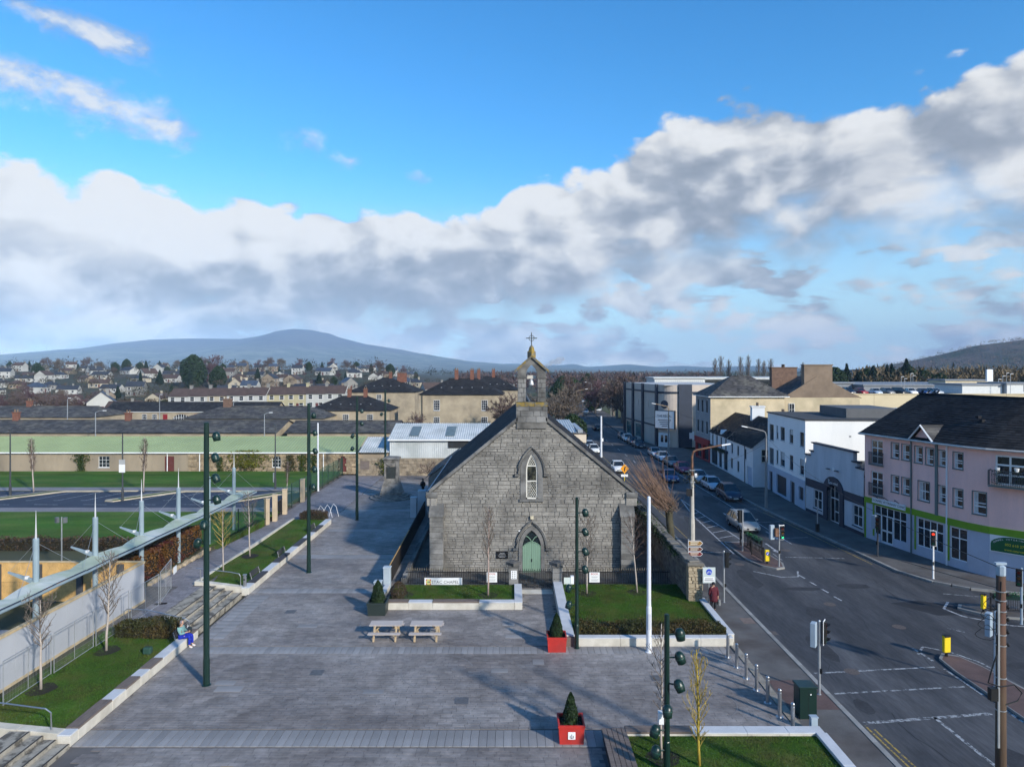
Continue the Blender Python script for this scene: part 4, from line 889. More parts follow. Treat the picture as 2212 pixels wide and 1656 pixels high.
lamp_post('tall dark green spotlight post in the middle distance, near the low wall end', -14.45, 49.5, ZP, 12.0, .135, ((11.1, 60, 10), (9.9, -5, 20), (8.6, 5, 25), (7.3, -10, 15), (6.1, -30, 20)), .82)
lamp_post('tall dark green spotlight post standing before the monument', -14.85, 66.7, ZP, 11.8, .135, ((10.4, 0, 10), (9.2, 5, 20), (8.0, 170, 25), (6.8, 178, 15)), .82)
lamp_post('farthest tall dark green spotlight post, behind the monument', -15.2, 83.5, ZP, 11.9, .135, ((10.6, 0, 10), (9.0, 180, 20)), .82)
t = lamp_post('dark green spotlight post at the corner of the big lawn', 3.36, 36.1, ZP, 7.8, .095, ((7.0, 0, 10), (6.0, 0, 20), (5.0, -8, 25), (4.1, -20, 15), (3.1, 185, 20), (2.25, 190, 20)), .78)
MB().bx(-.32, -.1, 3.35, -.16, .1, 3.75).build('meter_box', WHITE, t)
t = lamp_post('dark green spotlight post on the bottom lawn, cut by the picture edge', 5.45, 24.5, .3, 5.65, .105, ((5.05-.1, -4, 10), (4.15, -10, 20), (3.25, -35, 25), (2.45, -100, 15), (1.6, 195, 20), (.9, 200, 20)), .82)
MB().bx(-.30, -.12, 1.85, -.13, .1, 2.25).build('meter_box', WHITE, t)
# white poles
def white_pole(label, x, y, z0, h):
    t = T('white_pole', label, 'pole', (x, y, z0), 0, 'white steel poles'); MB().lathe([(.19, 0), (.19, .03), (.135, .05), (.135, 2.3), (.112, 2.35), (.09, h), (.04, h+.06)], 14).build('shaft', mat('pole_white', (.62, .64, .68), .45, .06), t); MB().bx(-.06, -.165, 1.2, .06, -.14, 2.0).build('hatch', mat('pole_hatch', (.5, .52, .56), .5), t)
white_pole('tall white pole in front of the big lawn hedge', 7.0, 35.6, ZP, 7.9); white_pole('tall white pole beside the far green fence', -23.0, 82.5, ZP, 8.0)
t = T('white_pole', 'tall white pole at the far kerb, beyond the chapel roof', 'pole', (14.6, 114, .1)); MB().lathe([(.2, 0), (.17, 1), (.14, 6.7), (.05, 6.75)], 10).build('shaft', MATS['pole_white'], t); MB().bx(.1, -.1, 2.6, .35, .1, 3.1).build('pole_box', WHITE, t)
# ------------------------------------------------------------------ bollards
bo = T('bollard', 'x', 'bollard', (10.85, 35, ZP), 0, 'steel bollards along the plaza edge')
MB().lathe([(.085, 0), (.08, .02), (.08, 1.0), (.072, 1.01), (.072, 1.04), (.08, 1.05), (.08, 1.12), (.06, 1.15), (.0, 1.16)], 12).build('shaft', STEEL, bo, smooth=False); MB().lathe([(.16, 0), (.16, .008), (.09, .012)], 12).build('base_plate', STEEL, bo)
for i in range(7):
    lab = 'steel bollard nearest the big lawn' if i == 0 else 'steel bollard nearest the grey cabinet' if i == 6 else ORD[i]+' steel bollard from the big lawn along the plaza edge'
    loc = (10.85+i*.06, 35-i*1.2, ZP)
    if i == 0: bo['label'] = lab
    else: dup(bo, loc, 0, lab)
# ------------------------------------------------------------------ picnic tables
PINE = mat('pale_pine', (.46, .35, .22), .7, .15, 3, stretch=(.6, 6, 6)); TOPW = mat('bleached_pine', (.44, .39, .36), .75, .15, 2, stretch=(.6, 6, 6))
def picnic(label, x, y):
    t = T('picnic_table', label, 'picnic table', (x, y, ZP), 0, 'picnic tables on the plaza'); w = 1.72
    for k in range(5): MB().bx(-w/2, -.36+k*.146, .72, w/2, -.36+k*.146+.136, .765).build('top_plank', TOPW, t)
    for s in (-1, 1):
        for k in range(2): MB().bx(-w/2, s*.72-.14+k*.145, .43, w/2, s*.72-.14+k*.145+.135, .47).build('seat_plank', TOPW, t)
    for e in (-.58, .58):
        for s in (-1, 1): MB().tube([(e, s*.70, 0), (e, s*.24, .72)], .055, 4).build('leg', PINE, t)
        MB().box((e+.05*(1 if e < 0 else -1), 0, .39), (.05, 1.6, .09)).build('seat_bearer', PINE, t); MB().box((e+.05*(1 if e < 0 else -1), 0, .675), (.05, .66, .08)).build('top_bearer', PINE, t)
        MB().tube([(e*.92, 0, .40), (e*.35, 0, .70)], .035, 4).build('brace', PINE, t)
picnic('left one of two pale wooden picnic tables on the plaza', -6.78, 37.6); picnic('right one of two pale wooden picnic tables on the plaza', -4.6, 37.6)
# ------------------------------------------------------------------ planters
RED = mat('red_planter_paint', (.44, .028, .022), .5, .16, 2, spec=.4, col2=(.34, .03, .025), s2=1.2)
def planter(label, x, y, s, h, m, z=ZP, plate=False, group=None):
    t = T('planter', label, 'planter', (x, y, z), 0, group); b = s*.46
    for ya in (0, 1, 2, 3):
        c_, s_ = ((0, -1), (1, 0), (0, 1), (-1, 0))[ya]; o = MB(); o.X = Matrix.Rotation(ya*math.pi/2, 4, 'Z')
        o.add([(-b, -b, 0), (b, -b, 0), (s/2, -s/2, h), (-s/2, -s/2, h), (-b+.05, -b+.05, 0), (b-.05, -b+.05, 0), (s/2-.05, -s/2+.05, h), (-s/2+.05, -s/2+.05, h)], [(0, 1, 2, 3), (5, 4, 7, 6), (3, 2, 6, 7)]).build('side_panel', m, t)
    MB().prism(rect(-s/2+.04, -s/2+.04, s/2-.04, s/2-.04), h-.14, h-.1).build('soil', MULCH, t)
    rim = MB()
    for ya in range(4): rim.X = Matrix.Rotation(ya*math.pi/2, 4, 'Z'); rim.bx(-s/2-.02, -s/2-.02, h-.09, s/2-.04, -s/2+.04, h+.012)
    rim.build('rim', m, t)
    if plate:
        p = MB().bx(-.14, -s*.488-.02, h*.3, .14, -s*.488+.02, h*.3+.28).build('crest_plate', WHITE, t)
        g = MB()
        for i, (cx, w_) in enumerate(((-.06, .03), (0, .03), (.06, .03))): g.bx(cx-w_/2, -s*.488-.024, h*.3+.05, cx+w_/2, -s*.488-.02, h*.3+.2-abs(cx)*.8)
        g.add([(-.09, -s*.488-.024, h*.3+.07), (.09, -s*.488-.024, h*.3+.07), (0, -s*.488-.024, h*.3+.03)], [(0, 1, 2)]); g.build('crest', mat('crest_grey', (.15, .16, .18), .5), p)
    return t
planter('bright red planter box with a white crest, nearest the camera', 2.3, 27.3, 1.0, .74, RED, plate=True, group='red planter boxes'); planter('bright red planter box at the corner of the big lawn', 2.3, 36.0, .98, .76, RED, group='red planter boxes')
planter('dark green planter box at the left end of the pale wall', -7.95, 41.3, 1.1, .75, mat('bronze_green', (.022, .032, .030), .5, .1))
def topiary(label, x, y, h, r_, seed, m=EVER):
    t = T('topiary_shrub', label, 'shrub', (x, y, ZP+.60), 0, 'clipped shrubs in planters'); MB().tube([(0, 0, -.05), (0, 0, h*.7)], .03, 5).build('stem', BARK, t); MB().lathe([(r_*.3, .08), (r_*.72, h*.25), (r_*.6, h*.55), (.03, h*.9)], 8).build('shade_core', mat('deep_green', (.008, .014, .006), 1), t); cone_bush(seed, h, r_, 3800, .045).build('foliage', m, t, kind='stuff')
    b = MB(); r = random.Random(seed+9)
    for i in range(160): a = r.uniform(0, 6.28); d = r.uniform(.1, .42); leaf(b, (d*math.cos(a), d*math.sin(a), r.uniform(.0, .14)), .06, r)
    b.build('underplanting', EVER, t, kind='stuff')
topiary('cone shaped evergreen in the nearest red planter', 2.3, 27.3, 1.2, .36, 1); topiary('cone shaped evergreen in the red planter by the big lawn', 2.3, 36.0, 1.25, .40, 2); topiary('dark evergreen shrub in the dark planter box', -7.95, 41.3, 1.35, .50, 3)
t = T('shrub', 'brown twiggy shrub beside the dark planter', 'shrub', (-7.0, 42.9, .43)); cone_bush(14, 1.1, .52, 1500, .05, lambda q: .9*math.sin(math.pi*(.15+.8*q))).build('foliage', HEDGEB, t, kind='stuff'); MB().tube([(0, 0, 0), (0, 0, .8)], .03, 5).build('stem', BARK, t)
# ------------------------------------------------------------------ left boundary of the chapel yard
PBLUE = mat('pale_blue_render', (.36, .42, .47), .7, .12, 1.2, fine=.06)
def pillar(label, x, y, h, w=.46):
    t = T('pillar', label, 'pillar', (x, y, .1), 0, 'pale blue pillars'); MB().bx(-w/2, -w/2, 0, w/2, w/2, h-.1).build('shaft', PBLUE, t, bevel=.03); MB().bx(-w/2-.04, -w/2-.04, h-.1, w/2+.04, w/2+.04, h).build('cap', PBLUE, t, bevel=.04)
pillar('tall pale blue pillar at the left end of the railing', -8.25, 46.0, 1.45); pillar('lower pale blue pillar beside the dark planter', -8.45, 43.9, 1.15); pillar('pale blue pillar left of the chapel eave', -8.95, 69.5, 2.4, .8); pillar('shorter pale blue pillar beside the far pillar', -9.6, 68.0, 2.0, .6)
t = T('board_fence', 'dark timber board fence along the left side of the chapel yard', 'fence', (-8.2, 46.3, .1))
FDARK = mat('dark_fence_board', (.022, .018, .016), .8, .2)
for i in range(48): MB().box((-.02*i*.45, .24+i*.48, .65), (.04, .46, 1.3)).build('board', FDARK, t)
MB().tube([(0, 0, 1.34), (-.2, 10.5, 1.34)], .05, 4).build('top_rail', mat('ochre_rail', (.34, .22, .09), .7, .2), t); MB().tube([(-.2, 10.5, 1.34), (-.45, 23, 1.34)], .05, 4).build('top_rail', FDARK, t)
t = T('stone_kerb_wall', 'low dark stone wall inside the board fence', 'wall', (-7.3, 46.8, .1))
for i in range(28): MB().box((-.012*i+RN.uniform(-.02, .02), .4+i*.8, .22), (.34, .77, .44+RN.uniform(-.05, .05))).build('stone', DRESSD, t, bevel=.03)
# ================================================================== left: hoarding, canopy, fences, monument
HOARD = mat('white_hoarding', (.40, .415, .45), .6, .06, .5, objr=.03)
OSB = mat('plywood', (.52, .32, .12), .75, .2, 2.5, objr=.1, fine=.15)
TIMB = mat('raw_timber', (.46, .36, .22), .75, .2, 2)
MASTB = mat('pale_blue_steel', (.23, .30, .345), .4, .08, 1, spec=.5)
t = T('hoarding', 'long white site hoarding with timber capping on the left', 'hoarding', (-22.0, 27.2, ZL))
for i in range(12):
    y = i*1.2; MB().bx(-.03, y+.004, .12, .03, y+1.196, 2.3).build('panel', HOARD, t)
MB().bx(-.09, 0, 2.3, .09, 14.4, 2.42).build('capping', TIMB, t); MB().bx(-.05, 0, 0, .08, 14.4, .12).build('base_board', TIMB, t)
t = T('plywood_fence', 'orange plywood fence with dark posts behind the canopy masts', 'fence', (-22.1, 41.6, ZL))
for i in range(17):
    for k in range(2): MB().bx(-(i+1)*1.22+.006, -.02, k*1.16+.02, -i*1.22-.006, .02, k*1.16+1.165).build('board', OSB, t)
    if i % 2: MB().bx(-i*1.22-.16, -.2, -.5, -i*1.22+.16, -.03, 2.25).build('post', mat('dark_grey_post', (.06, .065, .075), .6, .1), t)
MB().bx(-20.8, -.07, 2.34, 0, .07, 2.42).build('capping', TIMB, t)
t = T('concrete_wall', 'grey concrete wall stub inside the hoarding at far left', 'wall', (-24.6, 33.6, ZL)); MB().bx(-9, 0, -.6, 0, .3, .9).build('wall_panel', mat('grey_concrete', (.25, .25, .26), .8, .2, .6), t, bevel=.02); MB().bx(-9, .3, -.6, 0, 3.2, .1).build('slab', mat('grey_concrete', ()), t)
for k, x in enumerate((-26.2, -30.5)): tag(MB().bx(-.06, -.06, -.3, .06, .06, 2.6).build('green_post', DGREEN, None, (x, 38.5, ZL)), ('short dark green post before the plywood fence', 'leftmost dark green post before the plywood fence')[k], 'post', 'green posts by the plywood')
# mesh fence panels
def heras(label, x, y, rz=90, ln=3.05, z=.62):
    t = T('temporary_fence', label, 'fence panel', (x, y, z), rad(rz), 'temporary mesh fence panels'); h = 1.9
    MB().tube([(0, 0, 0), (0, 0, h)], .021, 6).tube([(ln-.06, 0, 0), (ln-.06, 0, h)], .021, 6).tube([(0, 0, .08), (ln-.06, 0, .08)], .019, 6).tube([(0, 0, h-.02), (ln-.06, 0, h-.02)], .019, 6).tube([((ln-.06)/2, 0, .08), ((ln-.06)/2, 0, h)], .014, 5).build('frame', GALV, t)
    m = MB(); n = int(ln/.09)
    for i in range(1, n): m.tube([(i*ln/n-.02, 0, .08), (i*ln/n-.02, 0, h)], .0022, 3, False)
    for i in range(1, 9): m.tube([(0, 0, .08+i*.2), (ln-.06, 0, .08+i*.2)], .0022, 3, False)
    m.build('wire_mesh', GALV, t, kind='stuff'); MB().bx(-.15, -.35, -.12, .15, .35, 0).build('foot_block', mat('rubber_block', (.03, .03, .03), .9), t); return t
for i, lab in enumerate(('mesh fence panel before the hoarding, at the picture edge', 'second mesh fence panel before the hoarding', 'third mesh fence panel before the hoarding, behind the tree', 'fourth mesh fence panel, behind the clipped hedge')): heras(lab, -21.05+i*.08, 28.8+i*3.08)
heras('mesh fence panel turned across the path beside the hoarding end', -20.8, 41.2, 105, 3.0, ZL)
t = tag(MB().bx(-.3, -.01, 0, .3, .01, .42).build('notice', WHITE, None, (-20.95, 43.3, 1.9), rad(100)), 'white notice tied to the mesh panel by the steps', 'notice')
# canopy
cn = T('walkway_canopy', 'long pale glazed walkway canopy hung from blue masts on the left', 'canopy', (-24, 27, ZL))
GLZ = mat('frosted_glazing', (.36, .41, .31), .6, .15, .6, col2=(.50, .52, .48), s2=.5, spec=.35)
for b_ in range(7):
    y0 = b_*5+.6; N_ = 8; m = MB()
    for i in range(N_):
        ta, tb = i/N_, (i+1)/N_
        def zt(t_, e): return 3.05-.02*b_+(.12*math.sin(math.pi*t_)**.8+.05 if e else .03*math.sin(math.pi*t_))
        def xl(t_): return .12-.22*math.sin(math.pi*t_)
        P = [(xl(ta), y0+5*ta, zt(ta, 1)), (.95, y0+5*ta, zt(ta, 0)), (.95, y0+5*tb, zt(tb, 0)), (xl(tb), y0+5*tb, zt(tb, 1))]
        m.add(P+[(p[0], p[1], p[2]-.05) for p in P], [(0, 1, 2, 3), (7, 6, 5, 4), (4, 0, 3, 7), (1, 5, 6, 2)])
    m.build('roof_panel', GLZ, cn)
    MB().tube([(1.0, y0, 2.93-.02*b_), (1.0, y0+2.5, 2.96-.02*b_), (1.0, y0+5, 2.93-.02*b_)], .075, 8).build('edge_beam', MASTB, cn)
    MB().tube([(1.04, y0+.05, 3.07-.02*b_), (1.04, y0+2.5, 3.10-.02*b_), (1.04, y0+4.95, 3.07-.02*b_)], .03, 4).build('edge_trim', mat('navy_trim', (.02, .03, .06), .5), cn)
    if b_ == 0: continue
    ym = y0-2.5+5*.5+.4 if 0 else 3.1+b_*5
    ma = MB().lathe([(.145, -.4), (.145, 5.3), (.13, 5.35)], 12, (0, ym, 0)).build('mast', MASTB, cn)
    MB().lathe([(.05, 5.35), (.04, 5.7), (.008, 6.75)], 8, (0, ym, 0)).build('spire', mat('white_spire', (.50, .51, .52), .5), ma)
    MB().add([(0, ym-.06, 3.0), (0, ym+.06, 3.0), (0, ym+.06, 3.28), (0, ym-.06, 3.28), (-1.4, ym-.04, 3.6), (-1.4, ym+.04, 3.6), (-1.4, ym+.04, 3.68), (-1.4, ym-.04, 3.68)], [(0, 1, 5, 4), (3, 7, 6, 2), (0, 4, 7, 3), (1, 2, 6, 5), (4, 5, 6, 7)]).build('arm', MASTB, cn)
    MB().tube([(0, ym, 3.12), (1.0, ym, 3.0)], .07, 6).build('cross_arm', MASTB, cn)
    for q in ((.8, ym+2.6, 3.15), (-1.36, ym, 3.66), (.8, ym-2.4, 3.15)): MB().tube([(0, ym, 5.15), q], .009, 4).build('cable', GALV, cn)
    MB().box((-.45, ym, 3.38), (.16, .14, .14)).build('floodlight', UPVC, cn)
t = T('floodlight_pole', 'slim pole with two floodlights standing on the near lawn', 'pole', (-30.4, 47.0, ZL)); MB().tube([(0, 0, 0), (0, 0, 3.9)], .045, 7).build('pole', GALV, t)
for s in (-1, 1): MB().box((s*.28, -.05, 3.7), (.24, .18, .36), s*.5).build('floodlight', mat('flood_grey', (.10, .11, .12), .4), t)
hedge('dense copper beech hedge under the canopy, nearest the hoarding', 21, -26.0, 44.8, -23.9, 47.4, ZL, ZL+1.7, 6000, .075, COPPER, group='copper hedges')
hedge('dense golden brown hedge under the canopy beside the last mast', 22, -26.0, 48.1, -23.9, 53.6, ZL, ZL+1.75, 9000, .075, COPPER, group='copper hedges')
hedge('long low brown hedge behind the near lawn', 23, -62, 53.2, -27, 54.4, ZL, ZL+.8, 9000, .09, HEDGEB)
t = T('stone_edging', 'rough stone edging along the left of the paved path', 'edging', (-23.25, 44.6, ZL))
for i in range(16): MB().box((RN.uniform(-.05, .05), .3+i*.56, .05), (.3, .5, .26+RN.uniform(-.06, .08)), RN.uniform(-.2, .2)).build('stone', mat('buff_stone', (.36, .29, .20), .9, .25, 2, objr=.2), t, bevel=.04)
# green mesh fence with concrete posts and gate
BUFF = mat('buff_concrete', (.50, .40, .28), .85, .15, 1.5, fine=.1)
FG = mat('fence_green', (.010, .055, .035), .5, .15)
def green_fence(label, y0, y1, x0=-23.0, x1=-23.0):
    ln = math.hypot(y1-y0, x1-x0); t = T('mesh_fence', label, 'fence', (x0, y0, .4), math.atan2(y1-y0, x1-x0), 'green mesh fences'); n = max(1, round(ln/2.6))
    for i in range(n+1): MB().bx(ln*i/n-.035, -.035, -.3, ln*i/n+.035, .035, 2.25).build('post', DGREEN, t)
    for i in range(n):
        a, b = ln*i/n, ln*(i+1)/n; m = MB(); k = int((b-a)/.075)
        for j in range(1, k): m.tube([(a+(b-a)*j/k, 0, 0), (a+(b-a)*j/k, 0, 2.2)], .006, 3, False)
        for zz in (.05, .6, 1.2, 1.8, 2.18): m.tube([(a, 0, zz), (b, 0, zz)], .008, 3, False)
        m.build('mesh_panel', FG, t)
green_fence('near length of green mesh fence beside the paved path', 54.5, 64.3, -23.9, -22.8); green_fence('short length of green mesh fence between the buff pillars', 70, 75.4); green_fence('far length of green mesh fence beside the white pole', 77.2, 94.5)
for k, (x, y, h) in enumerate(((-22.8, 64.8, 2.2), (-22.55, 66.2, 2.35), (-22.65, 69.4, 2.3), (-22.8, 75.8, 2.3))): tag(MB().bx(-.2, -.2, -.3, .2, .2, h).bx(-.24, -.24, h, .24, .24, h+.08).build('gate_pillar', BUFF, None, (x, y, .25), bevel=.02), ('buff concrete pillar ending the near green fence', 'wide buff pillar on the near side of the open gate', 'buff pillar on the far side of the open gate', 'farthest buff pillar, beside the dark gate')[k], 'pillar', 'buff concrete pillars')
t = T('field_gate', 'dark barred gate between the buff pillars beside the path', 'gate', (-22.75, 66.6, .2), rad(92))
for i in range(14): MB().bx(.1+i*.18-.02, -.02, .1, .1+i*.18+.02, .02, 1.5).build('bar', BLACK, t)
MB().bx(0, -.03, 1.45, 2.6, .03, 1.52).build('rail', BLACK, t); MB().bx(0, -.03, .2, 2.6, .03, .27).build('rail', BLACK, t)
t = T('field_gate', 'narrow dark gate between the far buff pillar and the far fence', 'gate', (-22.85, 76.1, .2), rad(92))
for i in range(6): MB().bx(.1+i*.15-.02, -.02, .1, .1+i*.15+.02, .02, 1.9).build('bar', BLACK, t)
MB().bx(0, -.03, 1.8, 1.0, .03, 1.87).build('rail', BLACK, t)
# dark car park columns
for k, (x, y, h) in enumerate(((-54.7, 75.9, 7.2), (-41, 73.3, 7.2), (-27.3, 80.3, 7.4))):
    t = T('lamp_column', ('dark grey lamp column at the far left of the car park', 'dark grey lamp column with white signs in the car park', 'dark grey lamp column near the green fence')[k], 'lamp column', (x, y, ZL), 0, 'car park columns'); MB().lathe([(.13, 0), (.13, 1.2), (.085, 1.25), (.06, h)], 8).build('pole', mat('column_grey', (.045, .05, .055), .5), t); MB().box((0, 0, h+.03), (.2, .5, .08)).build('lantern', mat('column_grey', ()), t)
    if k == 1: MB().bx(-.32, -.12, 3.0, .32, -.09, 3.85).build('sign_plate', WHITE, t); MB().bx(-.32, -.12, 3.88, .32, -.09, 4.35).build('sign_plate', mat('grey_plate', (.35, .36, .37), .5), t)
    if k == 2: MB().bx(-.25, -.05, .8, -.13, .05, 1.9).build('control_box', GALV, t)
# trees beyond the car park
ov = leader_tree(31, 6.2, 2.0, 1.5, 46, 1.6, .08, subs=7, tw=4, rmin=.008)
ta = tree('oval_tree', 'dense oval bare tree at far left behind the car park', ov, BARKW, TWIG, (-54, 78.6, ZL), group='oval trees in the car park')
dup(ta, (-41.6, 78.6, ZL), 1.9, 'dense oval bare tree behind the third canopy mast'); dup(ta, (-24.6, 76, ZL), 2.5, 'small bare tree beside the far buff pillars', scale=.62)
# ------------------------------------------------------------------ monument
mo = T('monument', 'carved grey stone monument on round steps at the back of the plaza', 'monument', (-13.5, 78.3, ZP))
MST = mat('monument_stone', (.21, .20, .185), .85, .25, 1.4, col2=(.10, .097, .09), s2=1.2, fine=.12)
for r_, z0, z1 in ((2.45, 0, .16), (2.0, .16, .32), (1.65, .32, .46)): MB().lathe([(r_, z0), (r_, z1-.03), (r_-.03, z1)], 28).build('round_step', MST, mo)
def sqr(prof): m = MB(); m.X = Matrix.Rotation(math.pi/4, 4, 'Z'); return m.lathe([(r_*1.414, z_) for r_, z_ in prof], 4)
sqr([(1.15, .46), (1.15, .75), (1.08, .8), (1.0, 1.15), (.84, 1.7), (.8, 1.95)]).build('pedestal', MST, mo); sqr([(.74, 1.95), (.70, 4.0)]).build('shaft', MST, mo); sqr([(.70, 4.0), (.74, 4.05), (.8, 4.28), (.9, 4.36), (.9, 4.46), (.78, 4.55), (.5, 4.62)]).build('cornice', MST, mo)
MB().bx(-.5, -.76, 2.25, .5, -.70, 3.55).build('inscription_panel', mat('dark_slab', (.03, .035, .035), .5, .3, 3), mo)
for s in (-1, 1): MB().bx(s*.66-.07, -.80, 1.98, s*.66+.07, -.62, 3.98).build('pilaster', MST, mo)
MB().tube([(-.5, -.76, 3.92), (-.25, -.79, 3.74), (0, -.8, 3.68), (.25, -.79, 3.74), (.5, -.76, 3.92)], .06, 6).tube([(.16*math.cos(a), -.77, 3.72+.16*math.sin(a)) for a in [i*math.pi/6 for i in range(13)]], .04, 5).build('wreath', MST, mo)
# small statue beside it
t = T('statue', 'small dark bronze figure on a plinth right of the monument', 'statue', (-10.3, 80.5, ZP)); BRZ = mat('dark_bronze', (.022, .022, .020), .45, .2, metal=.4)
MB().bx(-.35, -.35, 0, .35, .35, .2).build('plinth', MST, t); MB().lathe([(.2, .2), (.16, .75), (.22, 1.1), (.25, 1.35), (.1, 1.5), (.07, 1.55), (.11, 1.65), (.1, 1.76), (.03, 1.82)], 10).tube([(.2, 0, 1.4), (.28, -.05, 1.1), (.22, -.14, .9)], .055, 6).tube([(-.2, 0, 1.4), (-.28, -.05, 1.1), (-.2, -.14, .95)], .055, 6).build('figure', BRZ, t, smooth=True)
# ------------------------------------------------------------------ green roofed range and the stone wall behind the plaza
RBW = mat('patched_render', (.34, .275, .20), .9, .25, .5, stretch=(1, 1, .35), col2=(.20, .165, .125), s2=.25, fine=.12)
RUB = mat('buff_rubble', (.34, .26, .17), .9, .25, 2, objr=.28, island=.28, fine=.15)
GRF = mat('pale_green_sheet', (.27, .33, .17), .5, .1, .3, spec=.4)
def sheet_roof(name, m, parent, x0, x1, y0, z0, y1, z1, pitch=.42):
    b = MB(); b.add([(x0, y0, z0), (x1, y0, z0), (x1, y1, z1), (x0, y1, z1)], [(0, 1, 2, 3)]); o = b.build(name, m, parent); n = int((x1-x0)/pitch); r = MB()
    d = Vector((0, y1-y0, z1-z0)).normalized(); nv = Vector((0, -d.z, d.y))*.075
    for i in range(n):
        x = x0+(i+.5)*(x1-x0)/n; a, c = Vector((x, y0, z0)), Vector((x, y1, z1)); w = Vector((.045, 0, 0)); w2 = Vector((.02, 0, 0))
        r.add([a-w, a-w2+nv, a+w2+nv, a+w, c-w, c-w2+nv, c+w2+nv, c+w], [(0, 1, 5, 4), (1, 2, 6, 5), (2, 3, 7, 6), (0, 3, 2, 1)])
    r.build('roof_ribs', m, o, kind='stuff'); return o
gb = T('green_roof_building', 'long single storey building with pale green sheet roof behind the lawn', 'building', (0, 94.6, .3))
ops = [(-56.2, .9, -54.7, 2.4), (-47.2, .25, -45.9, 2.4), (-32.6, .9, -31.4, 2.4), (-23.6, .3, -22.5, 2.4)]
MB().wall(-90, -35, 0, 2.9, ops[:2]).build('wall', RBW, gb); MB().wall(-44.2, -20.9, 0, 2.9, ops[2:], y=-.012).build('stone_wall_face', mat('buff_mortar', (.30, .24, .17), .95, .25, 1), gb)
MB().bx(-90, .2, 0, -20.9, 7, 2.9).build('core_wall', RBW, gb)
sheet_roof('roof', GRF, gb, -90, -21, -.25, 2.95, 6.2, 4.45); MB().bx(-90, -.32, 2.82, -21, -.2, 2.98).build('gutter', WHITE, gb); MB().bx(-90, 6.1, 4.4, -21, 6.4, 4.52).build('ridge_cap', GRF, gb)
def win(p, x, z, w, h, cols=2, rows=2, y=0., dep=.09, m=UPVC, pane=GLASS, sill=True, fr=.06, X=None, name='window', barw=.035):
    key = ('win', w, h, cols, rows, m.name, fr)
    if key not in MATS:
        b = MB(); b.bx(0, 0, 0, fr, .05, h).bx(w-fr, 0, 0, w, .05, h).bx(fr, 0, 0, w-fr, .05, fr).bx(fr, 0, h-fr, w-fr, .05, h)
        for i in range(1, cols): b.bx(w*i/cols-barw/2, .004, fr, w*i/cols+barw/2, .045, h-fr)
        for i in range(1, rows): b.bx(fr, .006, h*i/rows-barw/2, w-fr, .043, h*i/rows+barw/2)
        MATS[key] = b.data(name, m)
    def place(o, loc, par):
        if X is not None and par is p:
            o.matrix_local = X @ Matrix.Translation(loc)
        else: o.location = loc
    o = put(name, MATS[key], p); place(o, (x, y+dep, z), p)
    kp = ('pane', w, h, pane.name)
    if kp not in MATS: MATS[kp] = MB().bx(.01, .02, .01, w-.01, .03, h-.01).data('pane', pane)
    put('pane', MATS[kp], o)
    if sill:
        ks = ('sill', w, sill if not isinstance(sill, bool) else 0)
        if ks not in MATS: MATS[ks] = MB().bx(-.06, -dep-.06, -.09, w+.06, .02, -.004).data('sill', COPE if isinstance(sill, bool) else sill)
        put('sill', MATS[ks], o)
    return o
win(gb, -56.2, .9, 1.5, 1.5, 3, 3); win(gb, -32.6, .9, 1.2, 1.5, 3, 3)
DRED = mat('maroon_door', (.11, .03, .028), .6, .15, 2)
for a, c, b_, d in (ops[1], ops[3]): MB().bx(a+.02, .06, c, b_-.02, .12, d-.02).build('door', DRED, gb)
for x in (-46.8, -42.4, -25.6): MB().tube([(x, -.1, 2.85), (x, -.1, 0)], .06, 6).build('downpipe', WHITE, gb)
rr = random.Random(3)
def rubble(parent, x0, x1, z0, z1, y, nmax, m, sz=(.25, .6), hz=(.16, .34), skip=()):
    z = z0; k = 0; rest_ = MB(); L_ = []
    while z < z1-.05:
        h = min(rr.uniform(*hz), z1-z); x = x0
        while x < x1-.05:
            l = min(rr.uniform(*sz), x1-x)
            if not any(a-.05 < x+l/2 < c+.05 and b-.05 < z+h/2 < d+.05 for a, b, c, d in skip): L_.append((x, z, l, h))
            x += l
        z += h
    L_.sort(key=lambda q: -q[2]*q[3])
    for i, (x, z, l, h) in enumerate(L_):
        b = MB() if i < nmax else rest_; d = rr.uniform(.02, .07); c = .02
        b.add([(x+.01, y+.02, z+.01), (x+l-.01, y+.02, z+.01), (x+l-.01, y+.02, z+h-.01), (x+.01, y+.02, z+h-.01), (x+c+rr.uniform(0, .03), y-d, z+c+rr.uniform(0, .03)), (x+l-c-rr.uniform(0, .03), y-d, z+c), (x+l-c, y-d, z+h-c-rr.uniform(0, .03)), (x+c, y-d, z+h-c)], [(4, 5, 6, 7), (0, 1, 5, 4), (1, 2, 6, 5), (2, 3, 7, 6), (3, 0, 4, 7)])
        if i < nmax: b.build('stone', m, parent)
    rest_.build('rubble_stones', m, parent, kind='stuff')
rubble(gb, -44, -20.95, 0, 2.75, -.03, 120, RUB, (.3, .8), (.2, .4), ops[2:])
def ivy(label, x, z, w, h, y, n, m, seed, shape=0, name='ivy'):
    r = random.Random(seed); b = MB()
    for i in range(n):
        tz = r.random(); ww = w*((.35+.65*tz) if shape == 0 else math.sin(math.pi*(.15+.75*tz)) if shape == 1 else 1)*(.8+.25*math.sin(tz*9+seed))
        leaf(b, (x+r.gauss(0, .36)*ww, y-abs(r.gauss(.08, .08)), z+tz*h+r.uniform(-.1, .1)), .11, r, Vector((0, -1, .2)))
    t = T(name, label, 'ivy', (x, y, z), 0, 'creepers on the old wall'); b.build('foliage', m, t, (-x, -y, -z), kind='stuff'); MB().tube([(0, -.03, 0), (.1, -.03, h*.5), (-.05, -.03, h*.9)], .03, 4).build('stem', BARK, t); return t
yw = 94.5
